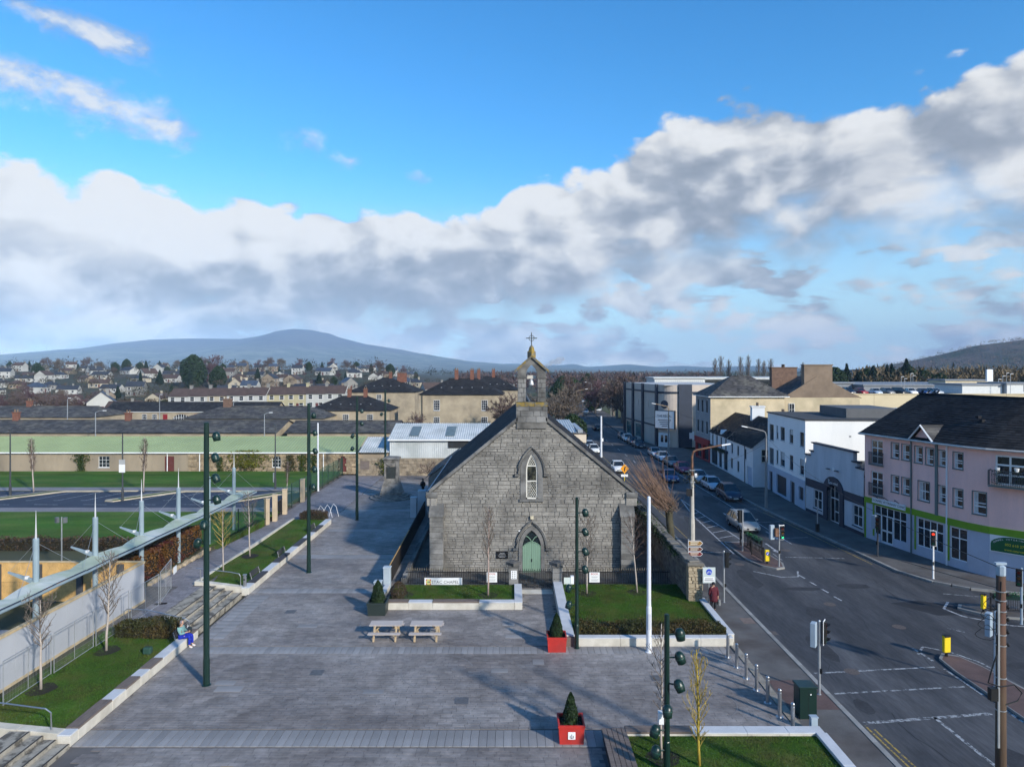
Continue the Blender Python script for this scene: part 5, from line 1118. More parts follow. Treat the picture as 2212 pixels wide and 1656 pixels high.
ivy('dark green ivy hanging beside the small white window', -58.4, .4, 1.9, 2.6, yw, 700, IVY, 1); ivy('narrow dark green ivy strip left of the yellow creeper', -39.6, .4, .8, 2.2, yw, 350, IVY, 2, 2)
ivy('wide yellow green creeper over the eaves of the green roofed building', -35.9, 1.2, 4.4, 2.3, yw, 1800, IVYY, 3, 2); ivy('thin brown creeper below the yellow one', -36.3, .3, 3.8, 1.4, yw, 350, HEDGE, 4, 2)
ivy('olive creeper right of the barred window', -30.1, .4, 1.5, 2.5, yw, 600, HEDGE, 5, 1); ivy('dark green ivy patch right of the olive creeper', -28.4, .5, 1.4, 2.4, yw, 600, IVY, 6); ivy('dark green ivy tongue beside the maroon door', -26.9, .4, 1.1, 2.5, yw, 500, IVY, 7)
# white roofed section and shed
wb = T('white_shed', 'white sheet clad shed with ribbed roof and rooflights behind the chapel', 'shed', (0, 94.9, .3))
WSH = mat('white_sheet', (.52, .545, .55), .5, .1, .5, col2=(.42, .45, .45), s2=.4)
sheet_roof('low_roof', WSH, wb, -20.9, -16.7, -.2, 2.9, 6, 4.4, .3); MB().bx(-16.7, .05, 1.9, -3.2, 9, 4.62).build('wall', WSH, wb); MB().bx(-20.9, .3, 0, -3.2, 7, 2.85).build('back_wall', RBW, wb)
b = MB()
for i in range(46): b.bx(-16.65+i*.29, -.0, 1.92, -16.65+i*.29+.05, .05, 4.6)
b.build('wall_ribs', WSH, wb, kind='stuff'); MB().bx(-8.7, -.06, 3.5, -4, .0, 4.4).build('dark_opening', mat('shed_dark', (.02, .022, .025), .7), wb)
sheet_roof('roof', WSH, wb, -16.9, -3, -.35, 4.62, 6.5, 6.35, .3); MB().bx(-16.9, -.42, 4.52, -3, -.3, 4.7).build('gutter', WHITE, wb)
for x in (-14.2, -9.2): MB().add([(x, 1.0, 5.05), (x+1.3, 1.0, 5.05), (x+1.3, 4.9, 6.04), (x, 4.9, 6.04)], [(0, 1, 2, 3)]).build('rooflight', mat('rooflight', (.13, .16, .155), .3, .3, 2), wb)
sw = T('stone_wall', 'old buff rubble wall at the back of the plaza behind the monument', 'wall', (0, 94.2, .1)); MB().bx(-20.9, .05, 0, -3, .5, 2.35).build('wall_core', mat('buff_mortar', ()), sw); rubble(sw, -20.9, -5, 0, 2.35, .05, 120, mat('dull_rubble', (.27, .22, .16), .9, .3, 1.5, objr=.28, island=.28, fine=.15), (.3, .8), (.2, .42))
MB().bx(-20.5, -.04, .9, -19.3, .06, 2.0).build('boarded_window', WOOD, sw)
ivy('dark ivy mass on the old wall behind the tall lamp post', -16.9, .3, 2.2, 2.4, 94.0, 800, IVY, 8, 1); 
tree('small_tree', 'small spreading bare tree before the old wall right of the monument', spread_tree(41, 3.2, .09, 3, 4, .9, .25, 3, .01), BARK, TWIG, (-10.5, 90, .12))
t = T('chapel_annex', 'low slate roofed annex behind the left side of the chapel', 'building', (-5.9, 70.8, .16)); MB().bx(-2.6, 0, 0, 0, 9.5, 3.4).build('wall', STONEI, t); MB().slates((-2.9, 9.5, 3.3), (-2.9, -.2, 3.3), (0, -.2, 5.4), (0, 9.5, 5.4), .4, .28, .02).build('roof', SLATEW, t, kind='stuff'); MB().add([(-2.6, 0, 3.4), (0, 0, 3.4), (0, 0, 5.3)], [(0, 1, 2)]).build('gable_end', STONEI, t)
t = T('ramp_railing', 'pale blue railing beside the chapel annex', 'railing', (-9.4, 73, .1)); 
for i in range(12): MB().bx(i*.12-.015, -.015, 0, i*.12+.015, .015, 1.1).build('bar', PBLUE, t)
MB().bx(0, -.02, 1.1, 1.4, .02, 1.16).build('rail', PBLUE, t)
# ------------------------------------------------------------------ stone wall right of the chapel
rw = T('boundary_wall', 'tall ivy topped rubble wall running back right of the chapel', 'wall', (11.35, 42.9, .1), rad(90)); DR = mat('dark_rubble', (.12, .11, .095), .9, .3, 1.2, objr=.25, island=.28, fine=.2)
MB().bx(0, 0, -.1, 34, .5, 2.45).build('wall_core', MORTAR, rw)
b_ = MB(); b_.X = Matrix.Translation((34, .5, 0)) @ Matrix.Rotation(math.pi, 4, 'Z')
def rubm(m, x0, x1, z0, z1, r, sz=(.25, .6), hz=(.15, .3)):
    z = z0
    while z < z1-.05:
        h = min(r.uniform(*hz), z1-z); x = x0
        while x < x1-.05:
            l = min(r.uniform(*sz), x1-x); d = r.uniform(.02, .07); m.add([(x+.01, .02, z+.01), (x+l-.01, .02, z+.01), (x+l-.01, .02, z+h-.01), (x+.01, .02, z+h-.01), (x+.03, -d, z+.03), (x+l-.03, -d, z+.02), (x+l-.02, -d, z+h-.03), (x+.02, -d, z+h-.02)], [(4, 5, 6, 7), (0, 1, 5, 4), (1, 2, 6, 5), (2, 3, 7, 6), (3, 0, 4, 7)]); x += l
        z += h
rubm(b_, 0, 34, 0, 2.4, random.Random(8)); b_.build('rubble_stones', DR, rw, kind='stuff')
for i in range(52): MB().box((.3+i*.65, .25, 2.5), (.62, .62+RN.uniform(-.1, .05), .2+RN.uniform(-.08, .12)), RN.uniform(-.1, .1)).build('cap_stone', DR, rw, bevel=.04)
ep = T('wall_pier', 'pale stone end pier of the boundary wall behind the cycle sign', 'pier', (11.15, 42.55, .1)); MB().bx(-.42, -.2, -.1, .42, .36, 2.5).build('pier_core', mat('buff_mortar', ()), ep)
EPS = mat('cream_rubble', (.34, .28, .195), .9, .2, 2, objr=.25, fine=.15, island=.2); rr = random.Random(12); rubble(ep, -.44, .44, 0, 2.5, -.2, 60, EPS, (.18, .45), (.13, .28))
b_ = MB(); b_.X = Matrix.Translation((.42, -.2, 0)) @ Matrix.Rotation(math.pi/2, 4, 'Z'); rubm(b_, 0, .56, 0, 2.5, random.Random(9)); b_.build('side_stones', EPS, ep, kind='stuff')
MB().box((0, .05, 2.6), (1.05, .8, .22)).box((-.1, .1, 2.75), (.7, .6, .14), .2).build('pier_cap', DR, ep, bevel=.05)
t = T('ivy', 'dark ivy along the top of the boundary wall', 'ivy', (11.1, 43, 2.5)); r = random.Random(4); b_ = MB()
for i in range(6000):
    y = r.uniform(2, 28)**1.0; k = max(.2, min(1, (y-3)/8)); leaf(b_, (r.gauss(-.1, .22), y, r.gauss(.0, .16)*k-abs(r.gauss(0, .5))*k*(r.random() < .5)+.05), .08, r)
b_.build('foliage', EVER, t, kind='stuff'); MB().tube([(-.3, 3, -.1), (-.32, 26, .05)], .03, 4).build('stem', BARK, t)
# pollard tree with long orange shoots
t = T('pollard_tree', 'pollarded tree with long orange brown shoots beside the chapel wall', 'tree', (13.1, 57.2, .1)); r = random.Random(17)
MB().tube([(0, 0, 0), (-.05, .05, 1.2), (-.15, .1, 2.2), (-.2, .1, 2.9), (-.1, .1, 3.3)], [.34, .30, .29, .36, .2], 9).build('trunk', mat('mossy_bark', (.06, .055, .035), .95, .3, 3), t, smooth=True); m1, m2 = MB(), MB()
for i in range(330):
    p = Vector((r.gauss(-.25, .35), r.gauss(.1, .35), r.uniform(2.7, 3.5))); long_ = r.random() < .6
    d = Vector((r.gauss(-.85, .45), r.gauss(.1, .45), r.uniform(.35, 1.2))) if long_ else Vector((r.gauss(.1, .7), r.gauss(0, .7), r.uniform(.2, .9)))
    l = r.uniform(2.0, 5.0) if long_ else r.uniform(.5, 1.2); d.normalize(); q = [p]
    for k in range(3): d = (d+Vector((0, 0, .16))+rv(r)*.06).normalized(); q.append(q[-1]+d*l/3)
    (m1 if long_ else m2).tube(q, [.02, .016, .013, .009], 3, False)
m1.build('long_shoots', TWIGO, t, kind='stuff'); m2.build('crown', TWIGG, t)
# ================================================================== street on the right
PINK = mat('pink_render', (.86, .53, .47), .85, .10, .5, col2=(.72, .46, .43), s2=.7, lo=.45, hi=.75, fine=.05, stretch=(1, 1, .22))
VETB = mat('pale_blue_paint', (.42, .45, .54), .8, .10, .6, fine=.05)
VETG = mat('lime_green_paint', (.15, .30, .014), .6, .12, 1)
FRG = mat('grey_green_trim', (.12, .16, .16), .6, .1)
GREYP = mat('pale_grey_render', (.52, .54, .58), .85, .10, .6, col2=(.40, .43, .47), s2=.9, lo=.45, hi=.75, fine=.05, stretch=(1, 1, .22))
NAVY = mat('navy_paint', (.022, .032, .055), .6, .12, 1)
BLKW = mat('white_render', (.80, .80, .79), .8, .05, .4, fine=.03, col2=(.68, .69, .69), s2=.8, lo=.5, hi=.8, stretch=(1, 1, .2))
BLKB = mat('pale_blue_base', (.40, .46, .56), .8, .08, .6)
CREAM = mat('cream_render', (.52, .43, .29), .85, .16, .5, col2=(.43, .36, .24), s2=.35, fine=.08)
REGAL = mat('beige_render', (.50, .43, .37), .8, .08, .5)
def frame(P0, P1): return math.atan2(P1[1]-P0[1], P1[0]-P0[0]), math.hypot(P1[0]-P0[0], P1[1]-P0[1])
def XF(ox, oy, a): return Matrix.Translation((ox, oy, 0)) @ Matrix.Rotation(a, 4, 'Z')
def wins(t, lst, X=None, **k):
    for (a, c, b, d) in lst: win(t, a, c, b-a, d-c, X=X, **k)
# ------------------------------------------------------------------ pink corner building
P0 = Vector((30.4, 60.0)); ang = math.atan2(-.98, .196)
vb = T('corner_building', 'pink three storey corner building with dark tiled roof and blue shopfront', 'building', (P0.x, P0.y, .1), ang)
up2 = [(.75, 6.45, 2.15, 8.5), (3.15, 7.25, 3.95, 8.45), (4.3, 7.25, 5.1, 8.45), (5.65, 7.2, 6.4, 8.45), (6.75, 7.2, 7.5, 8.45), (7.95, 7.25, 8.65, 8.4)]
up1 = [(.75, 3.85, 2.15, 5.85), (3.15, 4.5, 3.95, 5.8), (4.3, 4.5, 5.1, 5.8), (6.0, 4.35, 7.1, 5.8), (7.95, 4.5, 8.65, 5.75)]
g0 = [(1.15, .05, 4.75, 3.04), (5.85, .75, 8.4, 2.95)]
S1 = 8.85
MB().wall(0, S1, 3.5, 9.0, up2+up1).build('upper_wall', PINK, vb); MB().wall(0, S1, 0, 3.5, g0, y=.006).build('shopfront_wall', VETB, vb)
MB().bx(0, -.06, 3.05, S1, .02, 3.52).build('fascia', VETG, vb)
for x in (.0, 1.0, 5.62): MB().bx(x, -.03, 0 if x < .5 else .4, x+.16, .02, 3.2).build('green_reveal', VETG, vb)
def pinkwin(X, a, c, b, d, two=False, blind=False):
    o = win(vb, a, c, b-a, d-c, 2 if two else 1, 2, X=X, fr=.07, dep=.11, barw=.07, sill=FRG)
    f = MB().bx(-.07, -.125, -.07, 0, -.10, d-c+.07).bx(b-a, -.125, -.07, b-a+.07, -.10, d-c+.07).bx(0, -.125, d-c, b-a, -.10, d-c+.07); f.build('surround', FRG, o)
    MB().bx(.07, .015, .07, (b-a)*.34, .0195, d-c-.07).build('curtain', BLIND, o)
    if not two: MB().bx(.0, .004, (d-c)*.32, b-a, .05, (d-c)*.38).build('transom', UPVC, o)
def balcony(X, a, c, b, h=1.05, proj=.35):
    t = MB(); t.X = X; t.bx(a-.1, -proj, c-.1, b+.1, 0, c-.02); t = t.build('balcony', FRG, vb)
    r = MB(); r.X = X; r.bx(a-.1, -proj, c+h-.04, b+.1, -proj+.05, c+h); n = int((b-a+.2)/.1)
    for i in range(n+1): x = a-.1+(b-a+.2)*i/n; r.bx(x-.012, -proj, c-.02, x+.012, -proj+.024, c+h-.04)
    for x in (a-.1, b+.08): r.bx(x, -proj, c+h-.04, x+.03, 0, c+h); [r.bx(x, -proj+.1*i, c, x+.02, -proj+.1*i+.02, c+h) for i in range(1, 4)]
    r.build('balustrade', mat('balcony_grey', (.05, .06, .07), .5), t); return t
I4 = Matrix.Identity(4)
for w in up2[1:]: pinkwin(I4, *w)
for w in up1[1:]: pinkwin(I4, *w, two=(w[2]-w[0] > 1))
for w in (up2[0], up1[0]):
    win(vb, w[0], w[1], w[2]-w[0], w[3]-w[1], 2, 3, fr=.1, barw=.1, sill=False); balcony(I4, w[0], w[1], w[2], 1.0, .18)
# shop windows
def shop(X, x0, z0, x1, z1, cols, door=None, top=.75):
    o = win(vb, x0, z0, x1-x0, z1-z0, cols, 1, X=X, fr=.08, dep=.08, barw=.08, sill=False, name='shop_window'); h = z1-z0
    MB().bx(0, .0, h-top-.04, x1-x0, .055, h-top+.04).build('transom', UPVC, o)
    if door: MB().bx(door[0], -.02, 0, door[0]+.08, .05, h-top).bx(door[1]-.08, -.02, 0, door[1], .05, h-top).bx(door[0], -.02, 0, door[1], .05, .12).bx(door[0], -.02, .95, door[1], .05, 1.08).bx((door[0]+door[1])/2-.05, -.02, 0, (door[0]+door[1])/2+.05, .05, h-top).build('door', UPVC, o)
    return o
o = shop(I4, 1.15, .05, 4.75, 3.04, 5, (.75, 2.1)); MB().bx(2.15, -.06, 0, 3.6, .07, .62).build('stall_riser', VETB, o); MB().bx(0, -.06, 0, .72, .07, .6).build('stall_riser', VETB, o)
shop(I4, 5.85, .75, 8.4, 2.95, 4)
o = MB().bx(1.05, -.14, 3.22, 4.78, -.065, 3.66).build('sign_board', WHITE, vb); VT = mat('vet_black', (.02, .03, .03), .5); text('lettering', 'CLONMEL VETERINARY CLINIC', VT, o, (2.92, -.145, 3.44), .27)
for x in (1.7, 2.9, 4.1): MB().tube([(x, -.1, 3.66), (x, -.5, 3.95), (x+.02, -.55, 3.85)], .03, 5).build('sign_lamp', BLACK, o)
# curved corner in flat facets
fac = []; pos = Vector((S1, 0)); a_ = 0.; R_ = 9.0
for wd in (1.55, 1.5, 3.3, 1.7, 1.7, 1.7, 1.7):
    a_ += wd/R_/2; fac.append((pos.copy(), a_, wd)); d = Vector((math.cos(a_), math.sin(a_))); pos = pos+d*wd; a_ += wd/R_/2
outer = [Vector((0, 0)), Vector((S1, 0))]
for k, (p, a, wd) in enumerate(fac):
    X = XF(p.x, p.y, a); m1, m2, m3 = MB(), MB(), MB(); m1.X = m2.X = m3.X = X
    o1 = {0: [(.45, 7.25, 1.2, 8.4), (.45, 4.5, 1.2, 5.75)], 1: [(.4, 4.25, 1.3, 5.8)], 2: [(.35, 6.5, 2.95, 8.55)]}.get(k, []); o0 = {0: [(.15, .6, 1.6, 2.95)]}.get(k, [])
    m1.wall(0, wd, 3.5, 9.0, o1).build('upper_wall', PINK, vb); m2.wall(0, wd, 0, 3.5, o0, y=.006).build('shopfront_wall', VETB, vb); m3.bx(0, -.06, 3.02, wd, .02, 3.52).build('fascia', VETG, vb)
    if k in (0, 1):
        for w in o1: pinkwin(X, *w)
    if k == 0: shop(X, .15, .6, 1.6, 2.95, 2); g = MB(); g.X = X; g.bx(0, -.03, .4, .14, .02, 3.2).build('green_reveal', VETG, vb)
    if k == 2:
        win(vb, .35, 6.5, 2.6, 2.05, 3, 3, X=X, fr=.12, barw=.12, sill=False); b = balcony(X, .2, 6.5, 3.1, 1.05, .7)
        for i, x in enumerate((.6, 1.7, 2.7)):
            m = MB(); m.X = X; m.lathe([(.1, 0), (.16, .28), (.13, .28)], 8, (x, -.45, 7.5 if i else 7.45)).build('flower_pot', WHITE if i else UPVC, vb); m = MB(); m.X = X; r = random.Random(i)
            for q in range(90): leaf(m, (x+r.gauss(0, .16), -.5+r.gauss(0, .1), r.uniform(6.6, 7.6)), .06, r)
            m.build('trailing_plant', EVER, vb, kind='stuff')
        s = MB(); s.X = X; s = s.bx(.05, -.05, 1.85, 3.15, -.01, 3.17).build('banner', WHITE, vb); gpts = [(.1, 1.9), (3.1, 1.9), (3.1, 2.4)]+[(1.6+1.5*math.cos(i*math.pi/12), 2.4+.6*math.sin(i*math.pi/12)) for i in range(1, 12)]+[(.1, 2.4)]
        g = MB(); g.X = X; g.xprism(gpts, -.058, -.052).build('green_arch', mat('banner_green', (.008, .09, .03), .5), s)
        for tx, zz, sz, mm in (('052 618 2760', 2.45, .24, mat('yellow_print', (.65, .60, .03), .5)), ('www.catervets.ie', 2.1, .2, MATS.get('yellow_print'))):
            q = text('lettering', tx, mm or MATS['yellow_print'], s, (0, 0, 0), sz); q.matrix_local = X @ Matrix.Translation((1.6, -.064, zz)) @ Matrix.Rotation(rad(90), 4, 'X')
        for i, cc in enumerate('CLONMEL VETERINARY CLINIC'):
            if cc == ' ': continue
            th = math.pi*(.90-.80*i/24); q = text('lettering', cc, WHITE, s, (0, 0, 0), .15); q.matrix_local = X @ Matrix.Translation((1.6+1.36*math.cos(th), -.064, 2.36+.49*math.sin(th))) @ Matrix.Rotation(rad(90), 4, 'X') @ Matrix.Rotation(th*.55-math.pi*.275, 4, 'Z')
    outer.append(p+Vector((math.cos(a), math.sin(a)))*wd)
dirs = [Vector((1, 0)), Vector((1, 0))]+[Vector((math.cos(a+wd/R_/2), math.sin(a+wd/R_/2))) for p, a, wd in fac]
DP = 5.7; inn = [p+Vector((-d.y, d.x))*DP for p, d in zip(outer, dirs)]; eav = [p-Vector((-d.y, d.x))*.42 for p, d in zip(outer, dirs)]; bck = [p+Vector((-d.y, d.x))*2*DP for p, d in zip(outer, dirs)]
rm, rb = MB(), MB(); ZEV, ZRG = 8.92, 12.25
eav[0].x -= .25; inn[0].x -= .25
for i in range(len(outer)-1):
    A, B, Cc, D = (*eav[i], ZEV), (*eav[i+1], ZEV), (*inn[i+1], ZRG), (*inn[i], ZRG); rb.poly([A, B, Cc, D]); rm.slates(Vector(A)+Vector((0, 0, .03)), Vector(B)+Vector((0, 0, .03)), Vector(Cc)+Vector((0, 0, .03)), Vector(D)+Vector((0, 0, .03)), .33, .31, .03)
rb.poly([(*inn[0], ZRG), (*inn[1], ZRG), (bck[1].x, bck[1].y, 9.0), (bck[0].x-.25, bck[0].y, 9.0)]).poly([(0, 0, 9), (0, 2*DP, 9), (0, DP, ZRG-.05)]).poly([(0, 0, 0), (0, 2*DP, 0), (0, 2*DP, 9), (0, 0, 9)]).poly([(0, 2*DP, 0), (S1, 2*DP, 0), (S1, 2*DP, 9), (0, 2*DP, 9)])
for i in range(1, len(outer)-1): rb.poly([(*inn[i], ZRG), (*inn[i+1], ZRG), (*bck[i+1], 9.), (*bck[i], 9.)])
rb.build('roof', SLATED, vb); rm.build('roof_tiles', SLATED, vb, kind='stuff')
MB().tube([(*p, ZRG+.05) for p in inn], .1, 6).build('ridge_tiles', SLATED, vb); MB().tube([(*p, ZEV+.0) for p in eav], .085, 6).build('gutter', mat('old_white_gutter', (.48, .47, .45), .6, .2), vb)
for i in range(len(outer)-1): MB().poly([(*eav[i], ZEV-.06), (*eav[i+1], ZEV-.06), (*outer[i+1], ZEV-.06), (*outer[i], ZEV-.06)][::-1]).build('soffit', UPVC, vb)
for x, m in ((5.28, FRG), (7.72, FRG), (8.75, UPVC)): MB().bx(x, -.1, 3.5 if x == 7.72 else .0, x+(.22 if x == 7.72 else .09), -.012, 8.85).build('downpipe', m, vb)
# gablet
gx0, gx1, gz = 5.35, 7.75, 10.05; gm_ = (gx0+gx1)/2
MB().add([(gx0, -.02, 8.85), (gx1, -.02, 8.85), (gm_, -.02, gz)], [(0, 1, 2)]).build('gablet_wall', PINK, vb); kk = (gz-8.92)/(ZRG-ZEV)*(DP+.42)
MB().slates((gx0-.15, -.3, 8.85), (gx0-.15, .1, 8.85), (gm_, kk, gz+.1), (gm_, -.3, gz+.1), .3, .3).slates((gx1+.15, .1, 8.85), (gx1+.15, -.3, 8.85), (gm_, -.3, gz+.1), (gm_, kk, gz+.1), .3, .3).build('gablet_roof', SLATEW, vb, kind='stuff')
MB().tube([(gx0-.15, -.32, 8.82), (gm_, -.32, gz+.1), (gx1+.15, -.32, 8.82)], .08, 4).build('bargeboard', UPVC, vb)
for i, x in enumerate((9.9, 10.25)): q = MB(); q.X = XF(0, 0, 0); q.box((8.9+i*.35, 2.6+i*.0, 10.9-.25*i), (.25, .3, .2)).build('roof_vent', SLATED, vb)
# crows on the ridge
for i, (x, y) in enumerate(((.05, DP), (.75, DP), (1.35, DP), (1.75, DP))):
    p = vb.location + Matrix.Rotation(ang, 3, 'Z') @ Vector((x, y, ZRG+.12)); t = T('crow', ORD[i]+' dark bird from the left perched on the pink building ridge', 'bird', p, ang, 'crows on the ridge')
    MB().tube([(-.16, 0, .06), (-.05, 0, .12), (.06, 0, .17), (.13, 0, .24), (.2, 0, .23)], [.02, .07, .075, .045, .008], 6).build('body', BLACK, t, smooth=True); MB().tube([(0, 0, .12), (0, 0, 0)], .01, 4).build('leg', BLACK, t)
# ------------------------------------------------------------------ grey building with shaped gable
def bldg(name, label, A, B, z=.1):
    a, l = frame(A, B); return T(name, label, 'building', (A[0], A[1], z), a), l
t, l = bldg('studio_building', 'pale grey building with stepped parapet and navy arched entrance', (30.06, 71.2), (30.4, 60.15)); RT = mat('dark_felt_roof', (.05, .052, .056), .8, .15, .6)
wo_ = [(1.7, .7, 3.4, 2.5), (9.2, .65, 10.8, 2.45)]; do_ = (4.6, 0, 7.0, 3.55)
MB().wall(0, l, 0, 5.6, wo_+[do_], t=.3).xprism([(0, 5.6), (l, 5.6), (l, 5.75), (9.9, 5.75), (9.9, 6.2), (9.3, 6.2), (9.3, 7.05), (1.6, 7.05), (1.6, 6.2), (1.0, 6.2), (1.0, 5.75), (0, 5.75)], 0, .35).build('front_wall', GREYP, t)
for a, b, z in ((1.35, 9.55, 7.05), (.9, 1.75, 6.2), (9.15, 10.05, 6.2), (-.05, 1.1, 5.75), (9.8, l+.05, 5.75)): MB().bx(a, -.12, z, b, .42, z+.12).build('coping', NAVY, t)
for a, b in ((0, 1.55), (3.5, 4.1), (7.5, 9.1), (10.9, l)): MB().bx(a, -.03, 2.6, b, .01, 3.4).build('navy_band', NAVY, t)
MB().bx(1.55, -.03, 2.6, 3.5, .01, 3.4).build('navy_band', NAVY, t); MB().bx(9.1, -.03, 2.6, 10.9, .01, 3.4).build('navy_band', NAVY, t); MB().bx(0, -.03, 0, 3.9, .01, .3).build('plinth', NAVY, t); MB().bx(7.7, -.03, 0, l, .01, .3).build('plinth', NAVY, t)
ring = MB(); I_ = [(4.6, 0)]+[(5.8-1.2*math.cos(i*math.pi/8), 2.9+.7*math.sin(i*math.pi/8)) for i in range(9)]+[(7.0, 0)]; O_ = [(3.9, 0)]+[(5.8-1.9*math.cos(i*math.pi/8), 3.0+1.35*math.sin(i*math.pi/8)) for i in range(9)]+[(7.7, 0)]
for (p, q), (r_, s_) in zip(zip(I_, I_[1:]), zip(O_, O_[1:])): ring.add([(p[0], -.12, p[1]), (q[0], -.12, q[1]), (s_[0], -.12, s_[1]), (r_[0], -.12, r_[1]), (p[0], .3, p[1]), (q[0], .3, q[1]), (r_[0], 0, r_[1]), (s_[0], 0, s_[1])], [(0, 1, 2, 3), (0, 4, 5, 1), (3, 2, 7, 6)])
ring.build('entrance_arch', NAVY, t); wins(t, wo_, cols=2, rows=2, fr=.07, barw=.07, sill=NAVY)
o = win(t, 4.62, 0, 2.36, 3.5, 3, 1, fr=.08, dep=.28, barw=.07, sill=False, name='entrance'); MB().bx(0, 0, 2.2, 2.36, .055, 2.3).bx(.79, -.01, .0, 1.57, .05, .1).bx(.79, -.01, 1.0, 1.57, .05, 1.1).build('door', UPVC, o)
text('lettering', 'zen mind', WHITE, t, (6.0, -.135, 3.75), .4); MB().tube([(4.95, -.13, 4.05), (5.1, -.13, 3.8), (5.0, -.13, 3.6)], .03, 4).tube([(5.2, -.13, 4.0), (5.05, -.13, 3.8), (5.25, -.13, 3.62)], .03, 4).build('sign_mark', WHITE, t)
for x in (5.0, 6.6): MB().box((x, -.2, 5.0), (.35, .25, .1)).build('flood_lamp', mat('flood_grey', (.10, .11, .12), .4), t)
MB().box((5.8, -.05, 5.05), (.25, .1, .25)).build('alarm_box', WHITE, t); MB().bx(.0, .35, 0, l, 13, 5.0).build('rear_block', GREYP, t); MB().bx(0, .36, 5.0, l, 13, 5.12).build('roof', RT, t)
# ------------------------------------------------------------------ white flat roofed block
t, l = bldg('white_block', 'white flat roofed three storey block with small dark windows', (30.9, 84.1), (30.05, 71.35))
cols = ((.7, 2.3), (3.3, 4.0), (4.8, 6.3), (7.9, 9.1), (11.2, 12.4)); ws = [(a, 6.0 if i == 0 else 6.4, b, 7.9) for i, (a, b) in enumerate(cols)]+[(a, 3.2 if i == 0 else 3.5, b, 5.1) for i, (a, b) in enumerate(cols)]
gd = [(.6, 0, 1.9, 2.3), (3.4, .2, 6.9, 2.35), (8.2, 0, 9.6, 2.3), (10.9, .8, 12.3, 2.2)]
MB().wall(0, l, 2.85, 9.2, ws).build('front_wall', BLKW, t); MB().wall(0, l, 0, 2.85, gd, y=-.02, t=.25).build('ground_floor_wall', BLKB, t); MB().bx(0, -.06, 2.75, l, .02, 3.0).build('string_course', BLKB, t)
DK = mat('dark_grey_frame', (.05, .055, .065), .5); wins(t, ws, cols=1, rows=1, m=DK, fr=.05)
for i, (a, c, b, d) in enumerate(ws):
    if i in (1, 3, 7, 9): MB().bx(a+.04, .104, c+.9-(i % 3)*.2, b-.04, .108, d-.04).build('roller_blind', BLIND, t)
for a, c, b, d in gd: MB().bx(a, .15, c, b, .2, d).build('shutter_door', mat('dark_shutter', (.03, .032, .04), .5, .2, 6), t)
MB().bx(.001, .3, 0, l-.3, 15, 9.15).build('core_block', BLKW, t); MB().wall(0, 15.5, 0, 9.2).data('x', BLKW)
q = MB(); q.X = XF(l, 0, math.pi/2); q.wall(0, 15.2, 0, 9.2); q.build('side_wall', BLKW, t)
MB().bx(-.1, -.12, 9.2, l+.12, 15.3, 9.32).build('roof', RT, t); MB().bx(3, 5, 9.32, 10.5, 10.5, 10.3).build('plant_room', mat('plant_grey', (.10, .105, .115), .7), t)
q = MB(); [q.lathe([(.15, 9.32), (.15, 9.8+.2*i), (.1, 9.8+.2*i)], 8, (2+i*3.5, 7, 0)) for i in range(3)]; q.build('roof_vent', GALV, t); MB().lathe([(1.1, 9.3), (.9, 9.55), (.3, 9.68)], 14, (9.5, 13.2, 0)).build('roof_dome', WHITE, t)
for yy in (4.5, 12.5): MB().box((l+.02, yy, 7.6), (.04, .16, .16)).build('vent', GALV, t)
# ------------------------------------------------------------------ two white houses
HWH = mat('house_white', (.66, .68, .70), .8, .08, .6, fine=.04)
t, l = bldg('white_house', 'white house with dark roof and side garage beside the white block', (30.1, 96.6), (29.5, 85.2)); w0 = [(1.2, 3.0, 2.1, 4.3), (4.2, 3.0, 5.1, 4.3), (7.6, 3.0, 8.5, 4.3)]; w1 = [(.9, .9, 2.0, 2.3), (4.2, .9, 5.2, 2.3), (8.9, 0, 10.9, 2.3)]
MB().wall(0, l, 0, 4.9, w0+w1).build('front_wall', HWH, t); wins(t, w0+w1[:2], cols=1, rows=2, m=DK); MB().bx(8.9, .1, 0, 10.9, .15, 2.3).build('garage_door', BLKB, t); MB().bx(0, .2, 0, l-.2, 7.5, 4.9).build('core_block', HWH, t)
q = MB(); q.X = XF(l, 0, math.pi/2); q.wall(0, 7.6, 0, 4.9, [(1.0, 3.0, 2.9, 4.6)]).xprism([(0, 4.9), (7.6, 4.9), (3.8, 7.9)], 0, .1); q.build('gable_wall', HWH, t); win(t, 1.0, 3.0, 1.9, 1.6, 1, 2, X=XF(l, 0, math.pi/2), fr=.1, barw=.1, m=mat('cream_frame', (.60, .55, .42), .5))
MB().slates((-.1, -.3, 4.75), (l+.3, -.3, 4.75), (l+.3, 3.8, 8.0), (-.1, 3.8, 8.0), .4, .33, .025).slates((l+.3, 7.9, 4.75), (-.1, 7.9, 4.75), (-.1, 3.8, 8.0), (l+.3, 3.8, 8.0), .4, .33, .025).build('roof', SLATED, t, kind='stuff')
def chimney(t, x, y, z0, z1, w=1.4, d=.7, m=HWH, pots=2):
    o = MB().bx(x-w/2, y-d/2, z0, x+w/2, y+d/2, z1).bx(x-w/2-.1, y-d/2-.1, z1, x+w/2+.1, y+d/2+.1, z1+.16).build('chimney', m, t); q = MB()
    for i in range(pots): q.lathe([(.13, z1+.16), (.11, z1+.6), (.14, z1+.62)], 7, (x-w/2+(i+.5)*w/pots, y, 0))
    q.build('chimney_pots', mat('clay_pot', (.17, .12, .08), .8, .2, objr=.2), o); return o
chimney(t, l-.6, 3.8, 6.4, 8.9, .9, 1.7); chimney(t, .3, 3.8, 6.6, 9.2, .9, 1.7)
MB().tube([(l-3.4, -.08, 4.7), (l-3.4, -.08, 0)], .05, 5).build('downpipe', DK, t)
